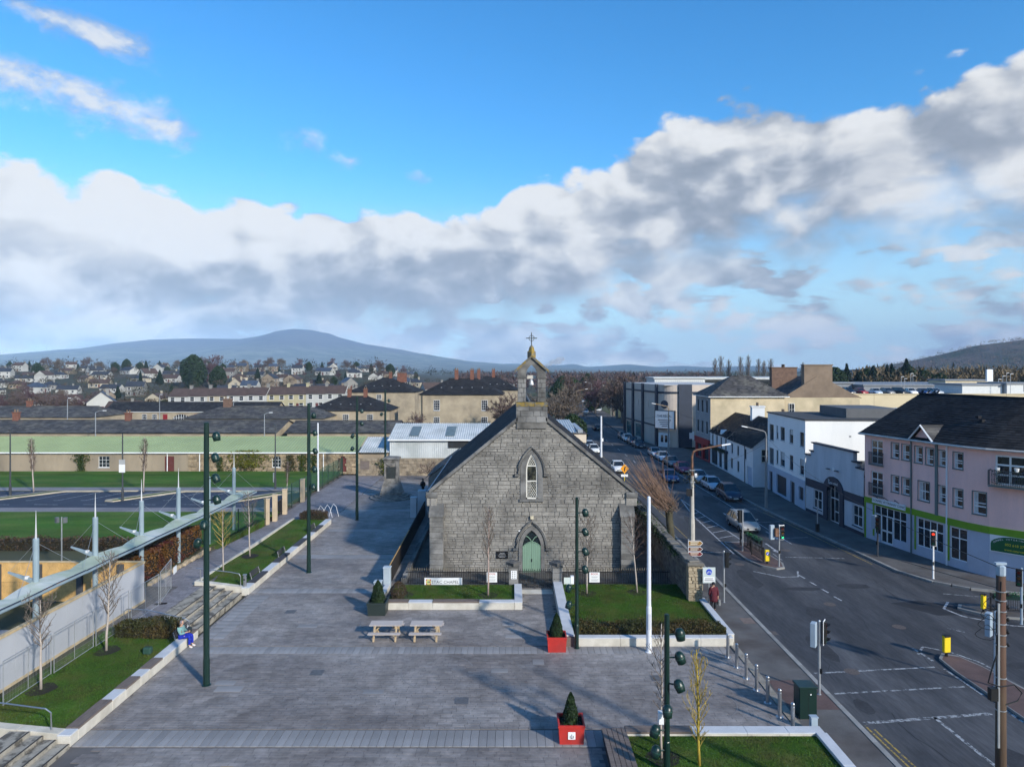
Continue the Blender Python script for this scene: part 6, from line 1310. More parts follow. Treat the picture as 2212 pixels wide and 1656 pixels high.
t, l = bldg('gabled_house', 'white shop house with small dormer gables beside the red shopfront', (30.45, 106.9), (30.1, 96.65)); w0 = [(1.0+2.4*i, 3.0, 1.9+2.4*i, 4.6) for i in range(4)]; w1 = [(.6, .2, 4.2, 2.6), (5.0, .2, 6.6, 2.6), (7.6, .2, 9.6, 2.6)]
MB().wall(0, l, 0, 5.0, w0+w1).build('front_wall', HWH, t); wins(t, w0, cols=1, rows=2, m=DK)
for a, c, b, d in w1: win(t, a, c, b-a, d-c, 2, 1, m=NAVY, fr=.12, name='shop_window')
MB().bx(.2, -.25, 2.65, 9.9, .02, 3.0).build('shop_fascia', NAVY, t); MB().bx(0, .2, 0, l, 7.5, 5).build('core_block', HWH, t)
MB().slates((-.05, -.3, 4.85), (l+.05, -.3, 4.85), (l+.05, 3.8, 7.8), (-.05, 3.8, 7.8), .4, .33, .025).build('roof', SLATED, t, kind='stuff')
for i in range(4): x = 1.45+2.4*i; MB().add([(x-.7, -.05, 4.7), (x+.7, -.05, 4.7), (x, -.05, 5.7), (x, 1.0, 5.7)], [(0, 1, 2), (1, 3, 2), (0, 2, 3)]).build('dormer', HWH if i == 2 else SLATED, t)
r = random.Random(4); b = MB(); [leaf(b, (r.uniform(.4, 9.6), -.35+r.gauss(0, .1), 2.75+r.gauss(0, .14)), .09, r) for _ in range(500)]; b.build('flower_baskets', EVER, t, kind='stuff')
# ------------------------------------------------------------------ cream hip roofed building with red shop
t, l = bldg('cream_building', 'tall cream building with hipped slate roof above a red shopfront', (30.45, 115.3), (30.5, 107.0)); w0 = [(.9+2.5*i, z0, 1.9+2.5*i, z0+1.9) for i in range(3) for z0 in (4.3, 7.6)]
GST = mat('grey_stone_front', (.26, .27, .28), .85, .15, 1); MB().wall(0, l, 3.4, 10.3, w0).build('front_wall', GST, t); wins(t, w0, cols=2, rows=2, m=DK); MB().bx(.0, .2, 0, l-.05, 11.2, 10.3).build('core_block', CREAM, t)
q = MB(); q.X = XF(l, 0, math.pi/2); q.wall(0, 11.4, 0, 10.3); q.build('side_wall', CREAM, t); SHR = mat('shop_red', (.30, .012, .018), .5, .1)
MB().wall(0, l, 0, 3.4, [(.6, .2, 3.6, 2.4), (4.6, .2, 7.6, 2.4)], y=-.1, t=.3).build('shopfront', SHR, t); win(t, .6, .2, 3.0, 2.2, 2, 1, m=SHR, name='shop_window'); win(t, 4.6, .2, 3.0, 2.2, 2, 1, m=SHR, name='shop_window'); MB().bx(0, -.28, 2.6, l, -.1, 3.5).build('fascia', SHR, t); MB().bx(.05, -.6, 2.7, .12, -.3, 4.1).bx(.02, -1.1, 2.9, .1, -.3, 3.9).build('hanging_sign', WHITE, t)
e = .45; A, B, Cq, D = (-e, -e, 10.25), (l+e, -e, 10.25), (l+e, 11.6+e, 10.25), (-e, 11.6+e, 10.25); r1, r2 = (l/2, 4.6, 13.4), (l/2, 7.4, 13.4)
MB().slates(A, B, r1, r1, .42, .36).slates(B, Cq, r2, r1, .42, .36).slates(Cq, D, r2, r2, .42, .36).slates(D, A, r1, r2, .42, .36).build('roof', SLATEW, t, kind='stuff'); MB().bx(-e, -e, 10.12, l+e, 11.6+e, 10.24).build('eaves_board', UPVC, t)
t, l = bldg('rear_cream_house', 'cream rear house with tall brown gable and two chimneys', (42.2, 118), (42.2, 108.5)); MB().bx(0, 0, 0, l, 12, 10).build('wall', CREAM, t); BRG = mat('brown_render', (.20, .15, .11), .9, .2, .6)
q = MB(); q.X = XF(l+.02, 0, math.pi/2); q.xprism([(0, 10), (12, 10), (6.2, 13.2), (5.2, 13.2)], 0, .3); q.build('gable', BRG, t); MB().slates((l, 12.3, 9.9), (-.3, 12.3, 9.9), (-.3, 5.7, 13.2), (l, 5.7, 13.2), .42, .36).slates((-.3, -.3, 9.9), (l, -.3, 9.9), (l, 5.7, 13.2), (-.3, 5.7, 13.2), .42, .36).build('roof', SLATEW, t, kind='stuff'); chimney(t, l-.7, 5.6, 11.5, 15.0, 1.1, 4.4, BRG, 0); chimney(t, .9, 3.4, 11.0, 14.6, 1.1, 4.2, mat('old_brick', (.15, .095, .07), .9, .25, 2), 4); win(t, .9, 7.2, .9, 1.9, 2, 2, X=XF(l+.12, 0, math.pi/2), dep=0, sill=True)
# ------------------------------------------------------------------ art deco cinema building
t, l = bldg('cinema_building', 'beige art deco building with navy piers, porthole window and white hoarding sign', (24.9, 153.5), (27.3, 131.0)); ZT = 11.5
MB().wall(0, l, 0, ZT, [(1.2, .6, 5.2, 3.2), (8.2, .6, 12.2, 3.2), (3.4, 7.0, 3.7, 8.4), (10.2, 7.0, 10.5, 8.4), (17, 7.0, 17.3, 8.4)]).build('front_wall', REGAL, t)
for x in (-.1, 6.4, 13.4, l-.4): MB().bx(x, -.35, 0, x+.9, .05, ZT+.1).build('pier', NAVY, t)
MB().bx(0, -.14, ZT-1.6, l, .02, ZT-1.25).build('navy_band', NAVY, t); MB().bx(0, -.1, 3.6, l, .02, 3.9).build('navy_band', NAVY, t)
for a, c, b, d in ((1.2, .6, 5.2, 3.2), (8.2, .6, 12.2, 3.2)): win(t, a, c, b-a, d-c, 2, 1, m=mat('teal_shopfront', (.10, .26, .24), .4), pane=mat('teal_glass', (.05, .12, .13), .1, .3), name='shop_window')
for x in (3.4, 10.2, 17): MB().bx(x, .1, 7, x+.3, .14, 8.4).build('slit_window', GLASS, t)
MB().bx(0, .3, 0, l, 16, ZT-.1).build('core_block', REGAL, t)
m = MB(); cc = Vector((l, 3.2)); pts = [cc+Vector((3.2*math.sin(i*math.pi/18), -3.2*math.cos(i*math.pi/18))) for i in range(10)]
for a, b in zip(pts, pts[1:]): m.poly([(a.x, a.y, 0), (b.x, b.y, 0), (b.x, b.y, ZT), (a.x, a.y, ZT)])
m.build('rounded_corner', REGAL, t, smooth=True); m = MB()
for a, b in zip(pts, pts[1:]): m.poly([(cc.x+(a.x-cc.x)*1.03, cc.y+(a.y-cc.y)*1.03, ZT-1.6), (cc.x+(b.x-cc.x)*1.03, cc.y+(b.y-cc.y)*1.03, ZT-1.6), (cc.x+(b.x-cc.x)*1.03, cc.y+(b.y-cc.y)*1.03, ZT-1.25), (cc.x+(a.x-cc.x)*1.03, cc.y+(a.y-cc.y)*1.03, ZT-1.25)])
m.build('navy_band', NAVY, t); pm = cc+Vector((math.sin(rad(40)), -math.cos(rad(40))))*3.22
q = MB(); q.X = XF(pm.x, pm.y, rad(40)); q.xprism([(.75*math.cos(i*math.pi/12), 7.9+.75*math.sin(i*math.pi/12)) for i in range(24)], -.1, .15); q.build('porthole_window', NAVY, t); q = MB(); q.X = XF(pm.x, pm.y, rad(40)); q.bx(-1.7, -.45, 3.5, 2.3, -.1, 6.7); s = q.build('sign_panel', WHITE, t); q = MB(); q.X = XF(pm.x, pm.y, rad(40)); q.bx(-1.8, -.47, 6.7, 2.4, -.08, 6.8).bx(-1.8, -.47, 3.4, -1.7, -.08, 6.8).bx(2.3, -.47, 3.4, 2.4, -.08, 6.8).bx(-1.8, -.47, 3.4, 2.4, -.08, 3.5).build('sign_frame', BLACK, t)
q = text('lettering', 'THE REGAL', TD, s, (0, 0, 0), .62); q.matrix_local = XF(pm.x, pm.y, rad(40)) @ Matrix.Translation((.3, -.47, 5.75)) @ Matrix.Rotation(rad(90), 4, 'X')
for i, w_ in enumerate((1.4, 1.1, .9, .6)): q = MB(); q.X = XF(pm.x, pm.y, rad(40)); q.bx(.3-w_, -.462, 4.95-i*.36, .3+w_, -.455, 5.08-i*.36).build('printed_line', TD, s)
q = MB(); q.X = XF(pm.x, pm.y, rad(40)); q.bx(-1.2, -.12, 0, 1.2, -.05, 2.6).build('entrance_doors', WHITE, t); q = MB(); q.X = XF(pm.x, pm.y, rad(40)); q.bx(-.7, -.14, .9, -.15, -.12, 2.2).bx(.15, -.14, .9, .7, -.12, 2.2).build('door_glass', GLASS, t)
X2 = XF(l+3.2, 3.2, math.pi/2); q = MB(); q.X = X2; q.wall(-.2, 17, 0, ZT, [(5.0, 8.4, 6.5, 10.1), (5.0, 4.9, 6.5, 6.6), (5.0, 1.2, 6.5, 2.9)], y=0); q.build('side_wall', REGAL, t); q = MB(); q.X = X2; q.bx(-.2, -.3, 0, 2.3, .05, ZT+.1).build('pier', NAVY, t); q = MB(); q.X = X2; q.bx(2.3, -.08, ZT-1.6, 17, .02, ZT-1.25).build('navy_band', NAVY, t)
for z0 in (8.4, 4.9, 1.2): win(t, 5.0, z0, 1.5, 1.7, 3, 4, X=X2)
MB().bx(l-.1, 3.2, 0, l+3.1, 16, ZT-.1).build('core_block', REGAL, t); MB().bx(1, .4, ZT-.1, l+3, 16, ZT).build('roof', mat('pale_roof', (.42, .42, .42), .7), t); q = MB(); q.X = X2; q.bx(3.9, -.06, .0, 17, -.0, 3.9).build('brown_dado', mat('mauve_paint', (.20, .15, .15), .8, .1), t)
# low cream building behind the chapel
t = T('annexe_hall', 'cream flat roofed hall behind the chapel beside the road', 'building', (3.4, 84, .1)); CRB = mat('pale_cream', (.62, .53, .42), .8, .08); MB().bx(0, 0, 0, 5.4, 12, 5.6).build('wall', CRB, t); MB().bx(-.15, -.15, 5.6, 5.55, 12.1, 6.6).build('parapet', CRB, t); MB().bx(-.2, -.2, 6.6, 5.6, 12.2, 6.72).build('coping', mat('dark_coping', (.08, .07, .06), .8), t); sheet_roof('roof', WSH, t, -.1, 4.5, .4, 6.75, 11.8, 7.5, .3)
MB().bx(4.6, .5, 6.72, 5.2, 11, 7.1).build('roof_lantern', GALV, t)
# ------------------------------------------------------------------ retail park and flat roofed blocks behind
def blk(name, label, x0, y0, x1, y1, z1, m, roof=RT, z0=0):
    t = T(name, label, 'building', (x0, y0, z0)); MB().bx(0, 0, 0, x1-x0, y1-y0, z1-z0).build('wall', m, t); MB().bx(-.3, -.3, z1-z0, x1-x0+.3, y1-y0+.3, z1-z0+.35).build('roof', roof, t); return t
RTL = mat('retail_cream', (.58, .49, .33), .8, .10, .12, fine=.04)
t = T('retail_building', 'long cream retail building with rooftop parking behind the street', 'building', (52, 158, 0)); MB().bx(0, 0, 0, 110, 90, 8.6).build('deck', mat('deck_grey', (.20, .2, .2), .8), t)
for i in range(11): MB().bx(i*10+.03, -.3, 0, i*10+9.97, 0, 8.85).build('parapet_panel', RTL, t)
MB().bx(24.2, -.7, 0, 26.3, -.3, 8.8).build('stone_pier', RUB, t); MB().bx(0, -.45, 8.78, 110, .1, 8.93).build('coping', RTL, t)
WPL = mat('white_cladding', (.60, .61, .60), .6, .06); GCL = mat('grey_cladding', (.20, .215, .235), .6, .1); SILV = mat('pale_silver_roof', (.50, .51, .50), .5)
blk('office_block', 'modern block with white overhanging flat roof behind the cinema', 40, 172, 64, 190, 11.6, GCL, SILV)
t = bpy.data.objects['office_block']; MB().bx(-3, -3, 12.0, 32, 18, 12.45).build('roof_canopy', SILV, t); MB().bx(0, -.06, 9.2, 28, 0, 11.2).build('window_band', GLASS, t)
t = blk('clad_hall', 'white ribbed hall on the skyline left of the modern block', 34, 166, 46, 176, 12.2, WPL, SILV); q = MB(); [q.bx(i*.5, -.08, 0, i*.5+.12, 0, 11.8) for i in range(24)]; q.build('cladding_ribs', WPL, t, kind='stuff')
for i, (lab, x0, y0, x1, y1, z1, m) in enumerate((('grey rooftop stair block behind the parked cars', 84, 196, 96, 205, 10.4, GCL), ('cream rooftop block left of the roof cars', 72, 205, 88, 214, 11.0, RTL), ('long grey retail roof behind the car deck', 96, 190, 152, 230, 9.9, GCL), ('pale cream rooftop plant block on the right', 122, 196, 134, 204, 11.2, RTL), ('white stair tower with glazed slot at far right', 118, 166, 128, 176, 10.9, WPL), ('pale cladding box at the right edge of the retail roof', 108, 167, 117.6, 178, 10.6, WPL))):
    t = blk('rooftop_block', lab, x0, y0, x1, y1, z1, m, GCL, 8.6)
    if i == 4: MB().bx(4, -.06, .5, 6.5, 0, 2.1).build('glazed_slot', GLASS, t)
    if i in (0, 1): MB().bx(2, -.06, .3, 3.6, 0, 1.7).build('door', mat('door_grey', (.08, .09, .1), .6), t)
blk('metal_shed', 'small grey pitched shed between the white block and the pink roof', 52, 92, 60, 104, 8.4, GCL, SILV)
# ================================================================== vehicles
TYRE = mat('tyre_rubber', (.015, .015, .016), .85); RIM = mat('wheel_rim', (.35, .36, .37), .35, metal=.6); HL = mat('headlamp_glass', (.55, .57, .6), .15, spec=.8); TL = mat('tail_lamp', (.35, .01, .01), .3); PLATE = mat('number_plate', (.6, .6, .55), .5); CGL = mat('car_glass', (.012, .016, .02), .05, spec=.8)
def paint(n, c): return mat('paint_'+n, c, .28, .05, 2, spec=.6)
def car_meshes(ln, wd, ht, kind):
    # front towards -y; stations: (y, hood height, half width factor)
    h = ln/2; w = wd/2; belt = ht*.60
    if kind == 'saloon': st_ = [(-h, .50, .80), (-h+.12, .62, .92), (-h*.55, .80, .99), (-h*.36, belt, 1), (h*.50, belt+.03, 1), (h*.62, belt+.02, .99), (h-.12, belt-.05, .93), (h, .62, .84)]
    else: st_ = [(-h, .50, .80), (-h+.12, .66, .92), (-h*.58, .84 if kind != 'suv' else .95, .99), (-h*.42, belt, 1), (h*.6, belt+.05, 1), (h-.1, belt+.04, .95), (h, belt-.1, .88)]
    b = MB(); rings = []
    for y, z, f in st_:
        x = w*f; rings.append([(-x*.86, y, .24), (-x, y, .34), (-x*1.0, y, z*.62), (-x*.97, y, z*.92), (-x*.86, y, z), (0, y, z+.035), (x*.86, y, z), (x*.97, y, z*.92), (x, y, z*.62), (x, y, .34), (x*.86, y, .24)])
    V = [p for r_ in rings for p in r_]; n = 11; fs = []
    for i in range(len(rings)-1):
        for k in range(n-1): fs.append((i*n+k, i*n+k+1, (i+1)*n+k+1, (i+1)*n+k))
        fs.append((i*n+n-1, i*n, (i+1)*n, (i+1)*n+n-1))
    fs += [tuple(range(n))[::-1], tuple(range((len(rings)-1)*n, len(rings)*n))]; b.add(V, fs)
    if kind == 'saloon': y0, y1, y2, y3 = -h*.40, -h*.05, h*.30, h*.62
    elif kind == 'mpv': y0, y1, y2, y3 = -h*.50, -h*.06, h*.66, h*.95
    else: y0, y1, y2, y3 = -h*.42, -h*.05, h*.62, h*.93
    xb, xt = w*.93, w*.70; zb = belt-.02; g = MB()
    g.add([(-xb, y0, zb), (xb, y0, zb), (xb, y3, zb), (-xb, y3, zb), (-xt, y1, ht-.03), (xt, y1, ht-.03), (xt, y2, ht-.03), (-xt, y2, ht-.03)], [(0, 1, 5, 4), (1, 2, 6, 5), (2, 3, 7, 6), (3, 0, 4, 7), (4, 5, 6, 7)])
    r = MB().add([(-xt-.03, y1-.04, ht-.05), (xt+.03, y1-.04, ht-.05), (xt+.03, y2+.05, ht-.05), (-xt-.03, y2+.05, ht-.05), (-xt+.08, y1+.12, ht), (xt-.08, y1+.12, ht), (xt-.08, y2-.1, ht-.005), (-xt+.08, y2-.1, ht-.005)], [(0, 1, 5, 4), (1, 2, 6, 5), (2, 3, 7, 6), (3, 0, 4, 7), (4, 5, 6, 7)])
    for s in (-1, 1):
        r.tube([(s*xb, y0, zb), (s*(xt+.02), y1, ht-.04)], .035, 4); r.tube([(s*xb, y3, zb), (s*(xt+.02), y2, ht-.04)], .05, 4)
        ym = (y1+y2)/2*.8; r.tube([(s*(xb+.005), ym, zb), (s*(xt+.02), ym, ht-.04)], .035, 4)
        if kind in ('mpv', 'suv'): yq = ym+(y2-ym)*.62; r.tube([(s*(xb+.005), yq, zb), (s*(xt+.02), yq, ht-.04)], .05, 4)
        if kind == 'mpv': r.tube([(s*xt, y1+.1, ht+.03), (s*xt, y2-.1, ht+.03)], .02, 4)
    f = MB().bx(-w*.5, -h-.012, .40, w*.5, -h+.02, .52).bx(-w*.72, -h-.006, .26, w*.72, -h+.03, .36)
    pl = MB().bx(-.26, -h-.03, .36, .26, -h-.01, .47).bx(-.26, h+.0, .62, .26, h+.02, .73)
    hd = [MB().add([(s*w*.50, -h-.004, .55), (s*w*.82, -h+.10, .57), (s*w*.86, -h+.16, .68), (s*w*.54, -h+.02, .66)], [(0, 1, 2, 3) if s > 0 else (3, 2, 1, 0)]) for s in (-1, 1)]
    tl = [MB().bx(s*w*.74-.09, h-.06, .68, s*w*.74+.09, h+.012, .90) for s in (-1, 1)]
    mi = [MB().box((s*(w+.08), y0+.28, belt+.07), (.16, .1, .12)) for s in (-1, 1)]
    wh = MB(); wh.X = Matrix.Rotation(math.pi/2, 4, 'Y'); wh.lathe([(.19, -.1), (.29, -.1), (.315, -.06), (.315, .06), (.29, .1), (.19, .1)], 16); ri = MB(); ri.X = Matrix.Rotation(math.pi/2, 4, 'Y'); ri.lathe([(.2, -.095), (.06, -.105), (.06, .105), (.2, .095)], 10)
    ds = MB()
    for s in (-1, 1):
        for yy in (ym, y0+.25, y3-.5): ds.bx(s*w*1.003-.004, yy-.008, .36, s*w*1.003+.004, yy+.008, belt-.06)
    D = dict(body=b.data('body', WHITE), glass=g.data('glasshouse', CGL), roof=r.data('roof', WHITE), front=f.data('grille', BLACK), plate=pl.data('number_plate', PLATE), hd=[q.data('headlight', HL) for q in hd], tl=[q.data('tail_light', TL) for q in tl], mi=[q.data('wing_mirror', WHITE) for q in mi], wh=wh.data('tyre', TYRE), ri=ri.data('rim', RIM), ds=ds.data('door_seam', BLACK), wb=(-h*.60, h*.60), w=w)
    D['body'].shade_smooth(); return D
CM = {'mpv': car_meshes(4.35, 1.80, 1.54, 'mpv'), 'hatch': car_meshes(4.1, 1.74, 1.47, 'hatch'), 'saloon': car_meshes(4.6, 1.78, 1.44, 'saloon'), 'suv': car_meshes(4.45, 1.84, 1.68, 'suv')}
def car(label, kind, m, x, y, rz=0, z=0., group='cars along the street', detail=True):
    D = CM[kind]; t = T('car', label, 'car', (x, y, z), rz, group)
    def p(n, me, par=t, loc=(0, 0, 0), mt=None):
        o = put(n, me, par, loc)
        if mt is not None: o.material_slots[0].link = 'OBJECT'; o.material_slots[0].material = mt
        return o
    bd = p('body', D['body'], mt=m); p('glasshouse', D['glass']); p('roof', D['roof'], mt=m)
    for sx_ in (-1, 1):
        for yy in D['wb']: w_ = p('wheel', D['wh'], loc=(sx_*(D['w']-.09), yy, .315)); p('rim', D['ri'], w_)
    if detail:
        p('grille', D['front']); p('number_plate', D['plate']); [p('headlight', q) for q in D['hd']]; [p('tail_light', q) for q in D['tl']]; [p('wing_mirror', q, mt=m) for q in D['mi']]; p('door_seam', D['ds'], bd)
    return t
SILVER = paint('champagne', (.34, .325, .305)); DBLUE = paint('dark_blue', (.012, .02, .05)); LBLUE = paint('ice_blue', (.40, .47, .55)); SIL = paint('silver', (.42, .44, .47)); MAG = paint('magenta', (.19, .012, .06)); NAVYP = paint('navy', (.01, .016, .035)); BLUE = paint('blue', (.02, .05, .16)); CWH = paint('white', (.70, .71, .72)); GRYP = paint('grey', (.12, .125, .135)); REDP = paint('red', (.28, .012, .012)); BLKP = paint('black', (.01, .01, .012))
car('champagne silver people carrier driving towards the junction', 'mpv', SILVER, 21.1, 63.6, .03)
car('dark blue parked car nearest the junction on the right', 'suv', DBLUE, 24.4, 78.2, .02); car('ice blue car parked second in the right hand row', 'hatch', LBLUE, 24.35, 84.6, .03); car('silver hatchback parked in front of the magenta car', 'hatch', SIL, 24.2, 90.2, .02); car('magenta car parked in the right hand row', 'saloon', MAG, 24.2, 98.6, .02)
car('dark grey car parked behind the magenta car', 'saloon', GRYP, 24.1, 105, .02); car('silver blue saloon parked before the cinema, nearer one', 'saloon', LBLUE, 24.0, 110.9, .02); car('pale silver saloon parked before the cinema, farther one', 'saloon', SIL, 23.9, 116.4, .02)
car('navy car parked under the cinema, nearest of four', 'saloon', NAVYP, 23.5, 129.4, .03); car('dark car behind the navy one under the cinema', 'saloon', DBLUE, 23.4, 134.9, .03); car('white hatchback parked under the cinema', 'hatch', CWH, 23.3, 140.2, .03); car('grey car parked at the far end under the cinema', 'hatch', GRYP, 23.2, 145.4, .03)
car('blue saloon with headlights driving along the street', 'saloon', BLUE, 20.5, 90.8, .02); car('dark red lit car driving away along the street', 'hatch', BLKP, 20.1, 164.5, math.pi); car('white car parked on the left kerb beyond the chapel', 'hatch', CWH, 14.2, 121, .0); car('white car parked on the left kerb near the yellow sign', 'hatch', CWH, 15.1, 99, 0); car('pale blue car on the left kerb behind the white one', 'hatch', LBLUE, 14.1, 127, .0)
for i, (x, y, k, m) in enumerate(((30, 240, 'hatch', CWH), (27.5, 262, 'saloon', GRYP), (31, 300, 'suv', SIL), (34.5, 325, 'hatch', REDP), (24, 228, 'saloon', CWH), (38, 352, 'hatch', SIL))): car(('white car far down the street', 'grey car far down the street beyond the white one', 'silver car far down the street', 'red car far down the street', 'white car on the left far down the street', 'farthest silver car at the end of the street')[i], k, m, x, y, -.2 if i != 4 else math.pi, group='cars far down the street', detail=False)
cols_ = (('white', CWH), ('dark grey', GRYP), ('black', BLKP), ('silver', SIL), ('navy', NAVYP), ('red', REDP), ('ice blue', LBLUE), ('grey', GRYP), ('black', BLKP), ('white', CWH), ('blue', BLUE), ('silver', SIL))
for i, (cn_, m) in enumerate(cols_): car(f'{cn_} car parked on the retail roof, {ORD[i]} from the left', ('suv', 'hatch', 'saloon', 'mpv')[i % 4], m, 67.5+i*2.75+(i > 5)*.8, 162.5, .12*(i % 3)-.1, 8.6, 'cars on the retail roof', False)
for i in range(12):
    t = T('roof_lamp', ORD[i]+' slim lamp from the left on the retail roof', 'lamp', (66+i*6.1+(i % 3)*1.3, 164+(i % 4)*9, 8.6), 0, 'lamps on the retail roof'); h = 3.4+(i % 3)*.7; MB().tube([(0, 0, 0), (0, 0, h)], .06, 5).build('pole', GALV, t); MB().box((.3, 0, h), (.7, .2, .1)).build('lantern', WHITE, t)
t = T('phone_mast', 'white antenna panel on a short mast above the retail roof', 'mast', (127.5, 186, 8.6)); MB().tube([(0, 0, 0), (0, 0, 4.5)], .15, 6).build('mast', GALV, t); MB().bx(-.8, -.3, 2.6, .8, .3, 5.8).build('antenna_panel', WHITE, t)
# ================================================================== street furniture
LENS = [mat('red_lens', (.12, .008, .006), .3), mat('amber_lens', (.12, .05, .005), .3), mat('green_lens', (.006, .09, .04), .3)]; SBL = mat('signal_black', (.012, .013, .014), .5); SBK = mat('signal_back', (.30, .37, .44), .5, .08)
def emis(name, c, s):
    m = mat(name, c, .3); b = m.node_tree.nodes['Principled BSDF']; b.inputs['Emission Color'].default_value = (*c, 1); b.inputs['Emission Strength'].default_value = s; return m
LITR = emis('lit_red', (.9, .05, .02), 1.5); LITG = emis('lit_green', (.05, .8, .35), 1.2)
def signal(label, x, y, h, rz, z=.12, back=None, lit=None, white=False, m=GALV, off=.0, box=None):
    t = T('traffic_light', label, 'traffic light', (x, y, z), rz, 'traffic lights at the junction'); MB().lathe([(.09, 0), (.06, .02), (.057, h), (.03, h+.05)], 10).build('pole', m, t)
    o = MB().bx(-.15+off, -.28, h-.98, .15+off, -.08, h).build('signal_head', SBL, t, bevel=.02)
    if white: MB().bx(-.20+off, -.19, h-1.03, .20+off, -.17, h+.05).build('backing_board', WHITE, o)
    for k in range(3):
        zc = h-.17-k*.32; q = MB(); q.X = Matrix.Translation((off, -.285, zc)) @ Matrix.Rotation(math.pi/2, 4, 'X'); q.lathe([(.1, -.005), (.1, .004), (.0, .012)], 12); q.build('lens', (LITR, None, LITG)[k] if lit == k else LENS[k], o)
        q = MB(); q.tube([(-.115+off, -.28, zc-.02), (-.1+off, -.42, zc+.06), (off, -.44, zc+.115), (.1+off, -.42, zc+.06), (.115+off, -.28, zc-.02)], .018, 4).add([(-.115+off, -.28, zc+.02), (off, -.28, zc+.125), (.115+off, -.28, zc+.02), (.1+off, -.43, zc+.04), (off, -.45, zc+.11), (-.1+off, -.43, zc+.04)], [(0, 1, 4, 5), (1, 2, 3, 4)]); q.build('hood', SBL, o)
    if back: MB().bx(back-.17, .05, h-1.05, back+.17, .28, h+.02).build('rear_signal', SBK, t, bevel=.02)
    if box: MB().box((box, 0, h-.5), (.3, .3, .6)).build('control_box', RUST, t)
    MB().box((0, -.07, 1.05), (.1, .12, .22)).build('push_button', SBL, t); return t
signal('traffic light on the near pavement beside the green cabinet', 13.68, 31.0, 3.25, rad(55), back=-.35, white=True, off=.12)
signal('traffic light on the pavement in front of the walking person', 13.15, 43.2, 3.15, rad(80), white=False, off=.0)
signal('traffic light with green lamp at the nose of the upper island', 19.6, 51.1, 3.0, rad(15), white=True, lit=2, off=.1, back=-.5, box=-.25)
signal('traffic light at the back of the upper island, seen from behind', 18.35, 55.4, 3.2, rad(200), off=.1)
signal('traffic light with white box on the far pavement by the shop door', 28.2, 53.7, 3.1, rad(-60), back=-.4, m=DK, off=.15)
signal('white traffic light on the far pavement before the shop windows', 29.1, 48.1, 3.3, rad(-30), white=True, lit=0, m=WHITE)
signal('traffic light with pale blue back beside the utility pole', 22.0, 31.7, 3.4, rad(40), back=-.32, white=True, m=SBK, off=.15); signal('traffic light pole at the right picture edge', 28.9, 39.5, 3.15, rad(-40), m=SBK, off=-.1)
YEL = mat('yellow_bollard', (.72, .52, .02), .4, .05)
def ybol(label, x, y, rz=0, s=1., blue=False):
    t = T('keep_left_bollard', label, 'bollard', (x, y, .12), rz, 'yellow traffic bollards'); MB().lathe([(.07, 0), (.07, .22)], 8).build('stem', SBL, t); MB().bx(-.19, -.09, .2, .19, .09, 1.0*s+.05).build('body', YEL, t, bevel=.03)
    if blue:
        q = MB(); q.X = Matrix.Translation((0, -.095, .78)) @ Matrix.Rotation(math.pi/2, 4, 'X'); q.lathe([(.14, -.004), (.14, .004)], 14); o = q.build('blue_disc', mat('sign_blue', (.01, .05, .45), .4), t); MB().tube([(.06, -.105, .85), (-.05, -.105, .72)], .022, 4).tube([(-.05, -.105, .72), (.03, -.105, .72)], .02, 4).tube([(-.05, -.105, .72), (-.05, -.105, .8)], .02, 4).build('arrow', WHITE, o)
    else: MB().bx(-.17, -.1, .97*s, .17, .1, 1.0*s+.062).build('cap', SBL, t)
ybol('yellow bollard with blue arrow disc on the upper island', 18.95, 51.7, .1, 1.0, True); ybol('yellow bollard on the nose of the lower island', 21.9, 35.1, .2); ybol('orange yellow bollard behind the traffic light at right', 28.1, 41.5, .6)
def guard(label, x0, y0, x1, y1, h=1.05, m=BLACK, flowers=False, z=.12):
    a, l = frame((x0, y0), (x1, y1)); t = T('guard_rail', label, 'guard rail', (x0, y0, z), a, 'pedestrian guard rails'); MB().bx(0, -.02, h-.05, l, .02, h).build('top_rail', m, t); MB().bx(0, -.02, .12, l, .02, .16).build('bottom_rail', m, t); n = int(l/.12)
    for k in (0, l): MB().bx(k-.035, -.035, 0, k+.035, .035, h+.06).build('post', m, t)
    bm = MB().bx(-.009, -.009, .16, .009, .009, h-.05).data('bar', m)
    for i in range(1, n): put('bar', bm, t, (l*i/n, 0, 0))
    if flowers:
        MB().bx(.1, -.22, h-.25, l-.1, .1, h-.02).build('flower_trough', DGREEN, t); r = random.Random(2); b = MB(); [leaf(b, (r.uniform(.1, l-.1), r.gauss(-.06, .12), h+r.uniform(-.15, .18)), .05, r) for _ in range(500)]; b.build('flowers', leafmat('bedding_leaf', (.03, .13, .06), (.05, .16, .03)), t, kind='stuff')
guard('black guard rail with flower trough on the upper island', 19.3, 57.0, 19.45, 54.2, flowers=True); guard('black guard rail at the back of the upper island', 18.75, 57.2, 18.9, 55.2); guard('black guard rail before the yellow bollard on the upper island', 18.65, 54.2, 18.85, 52.2)
guard('dark guard rail with flower trough on the right hand island', 28.6, 41.6, 31.8, 41.0, flowers=True)
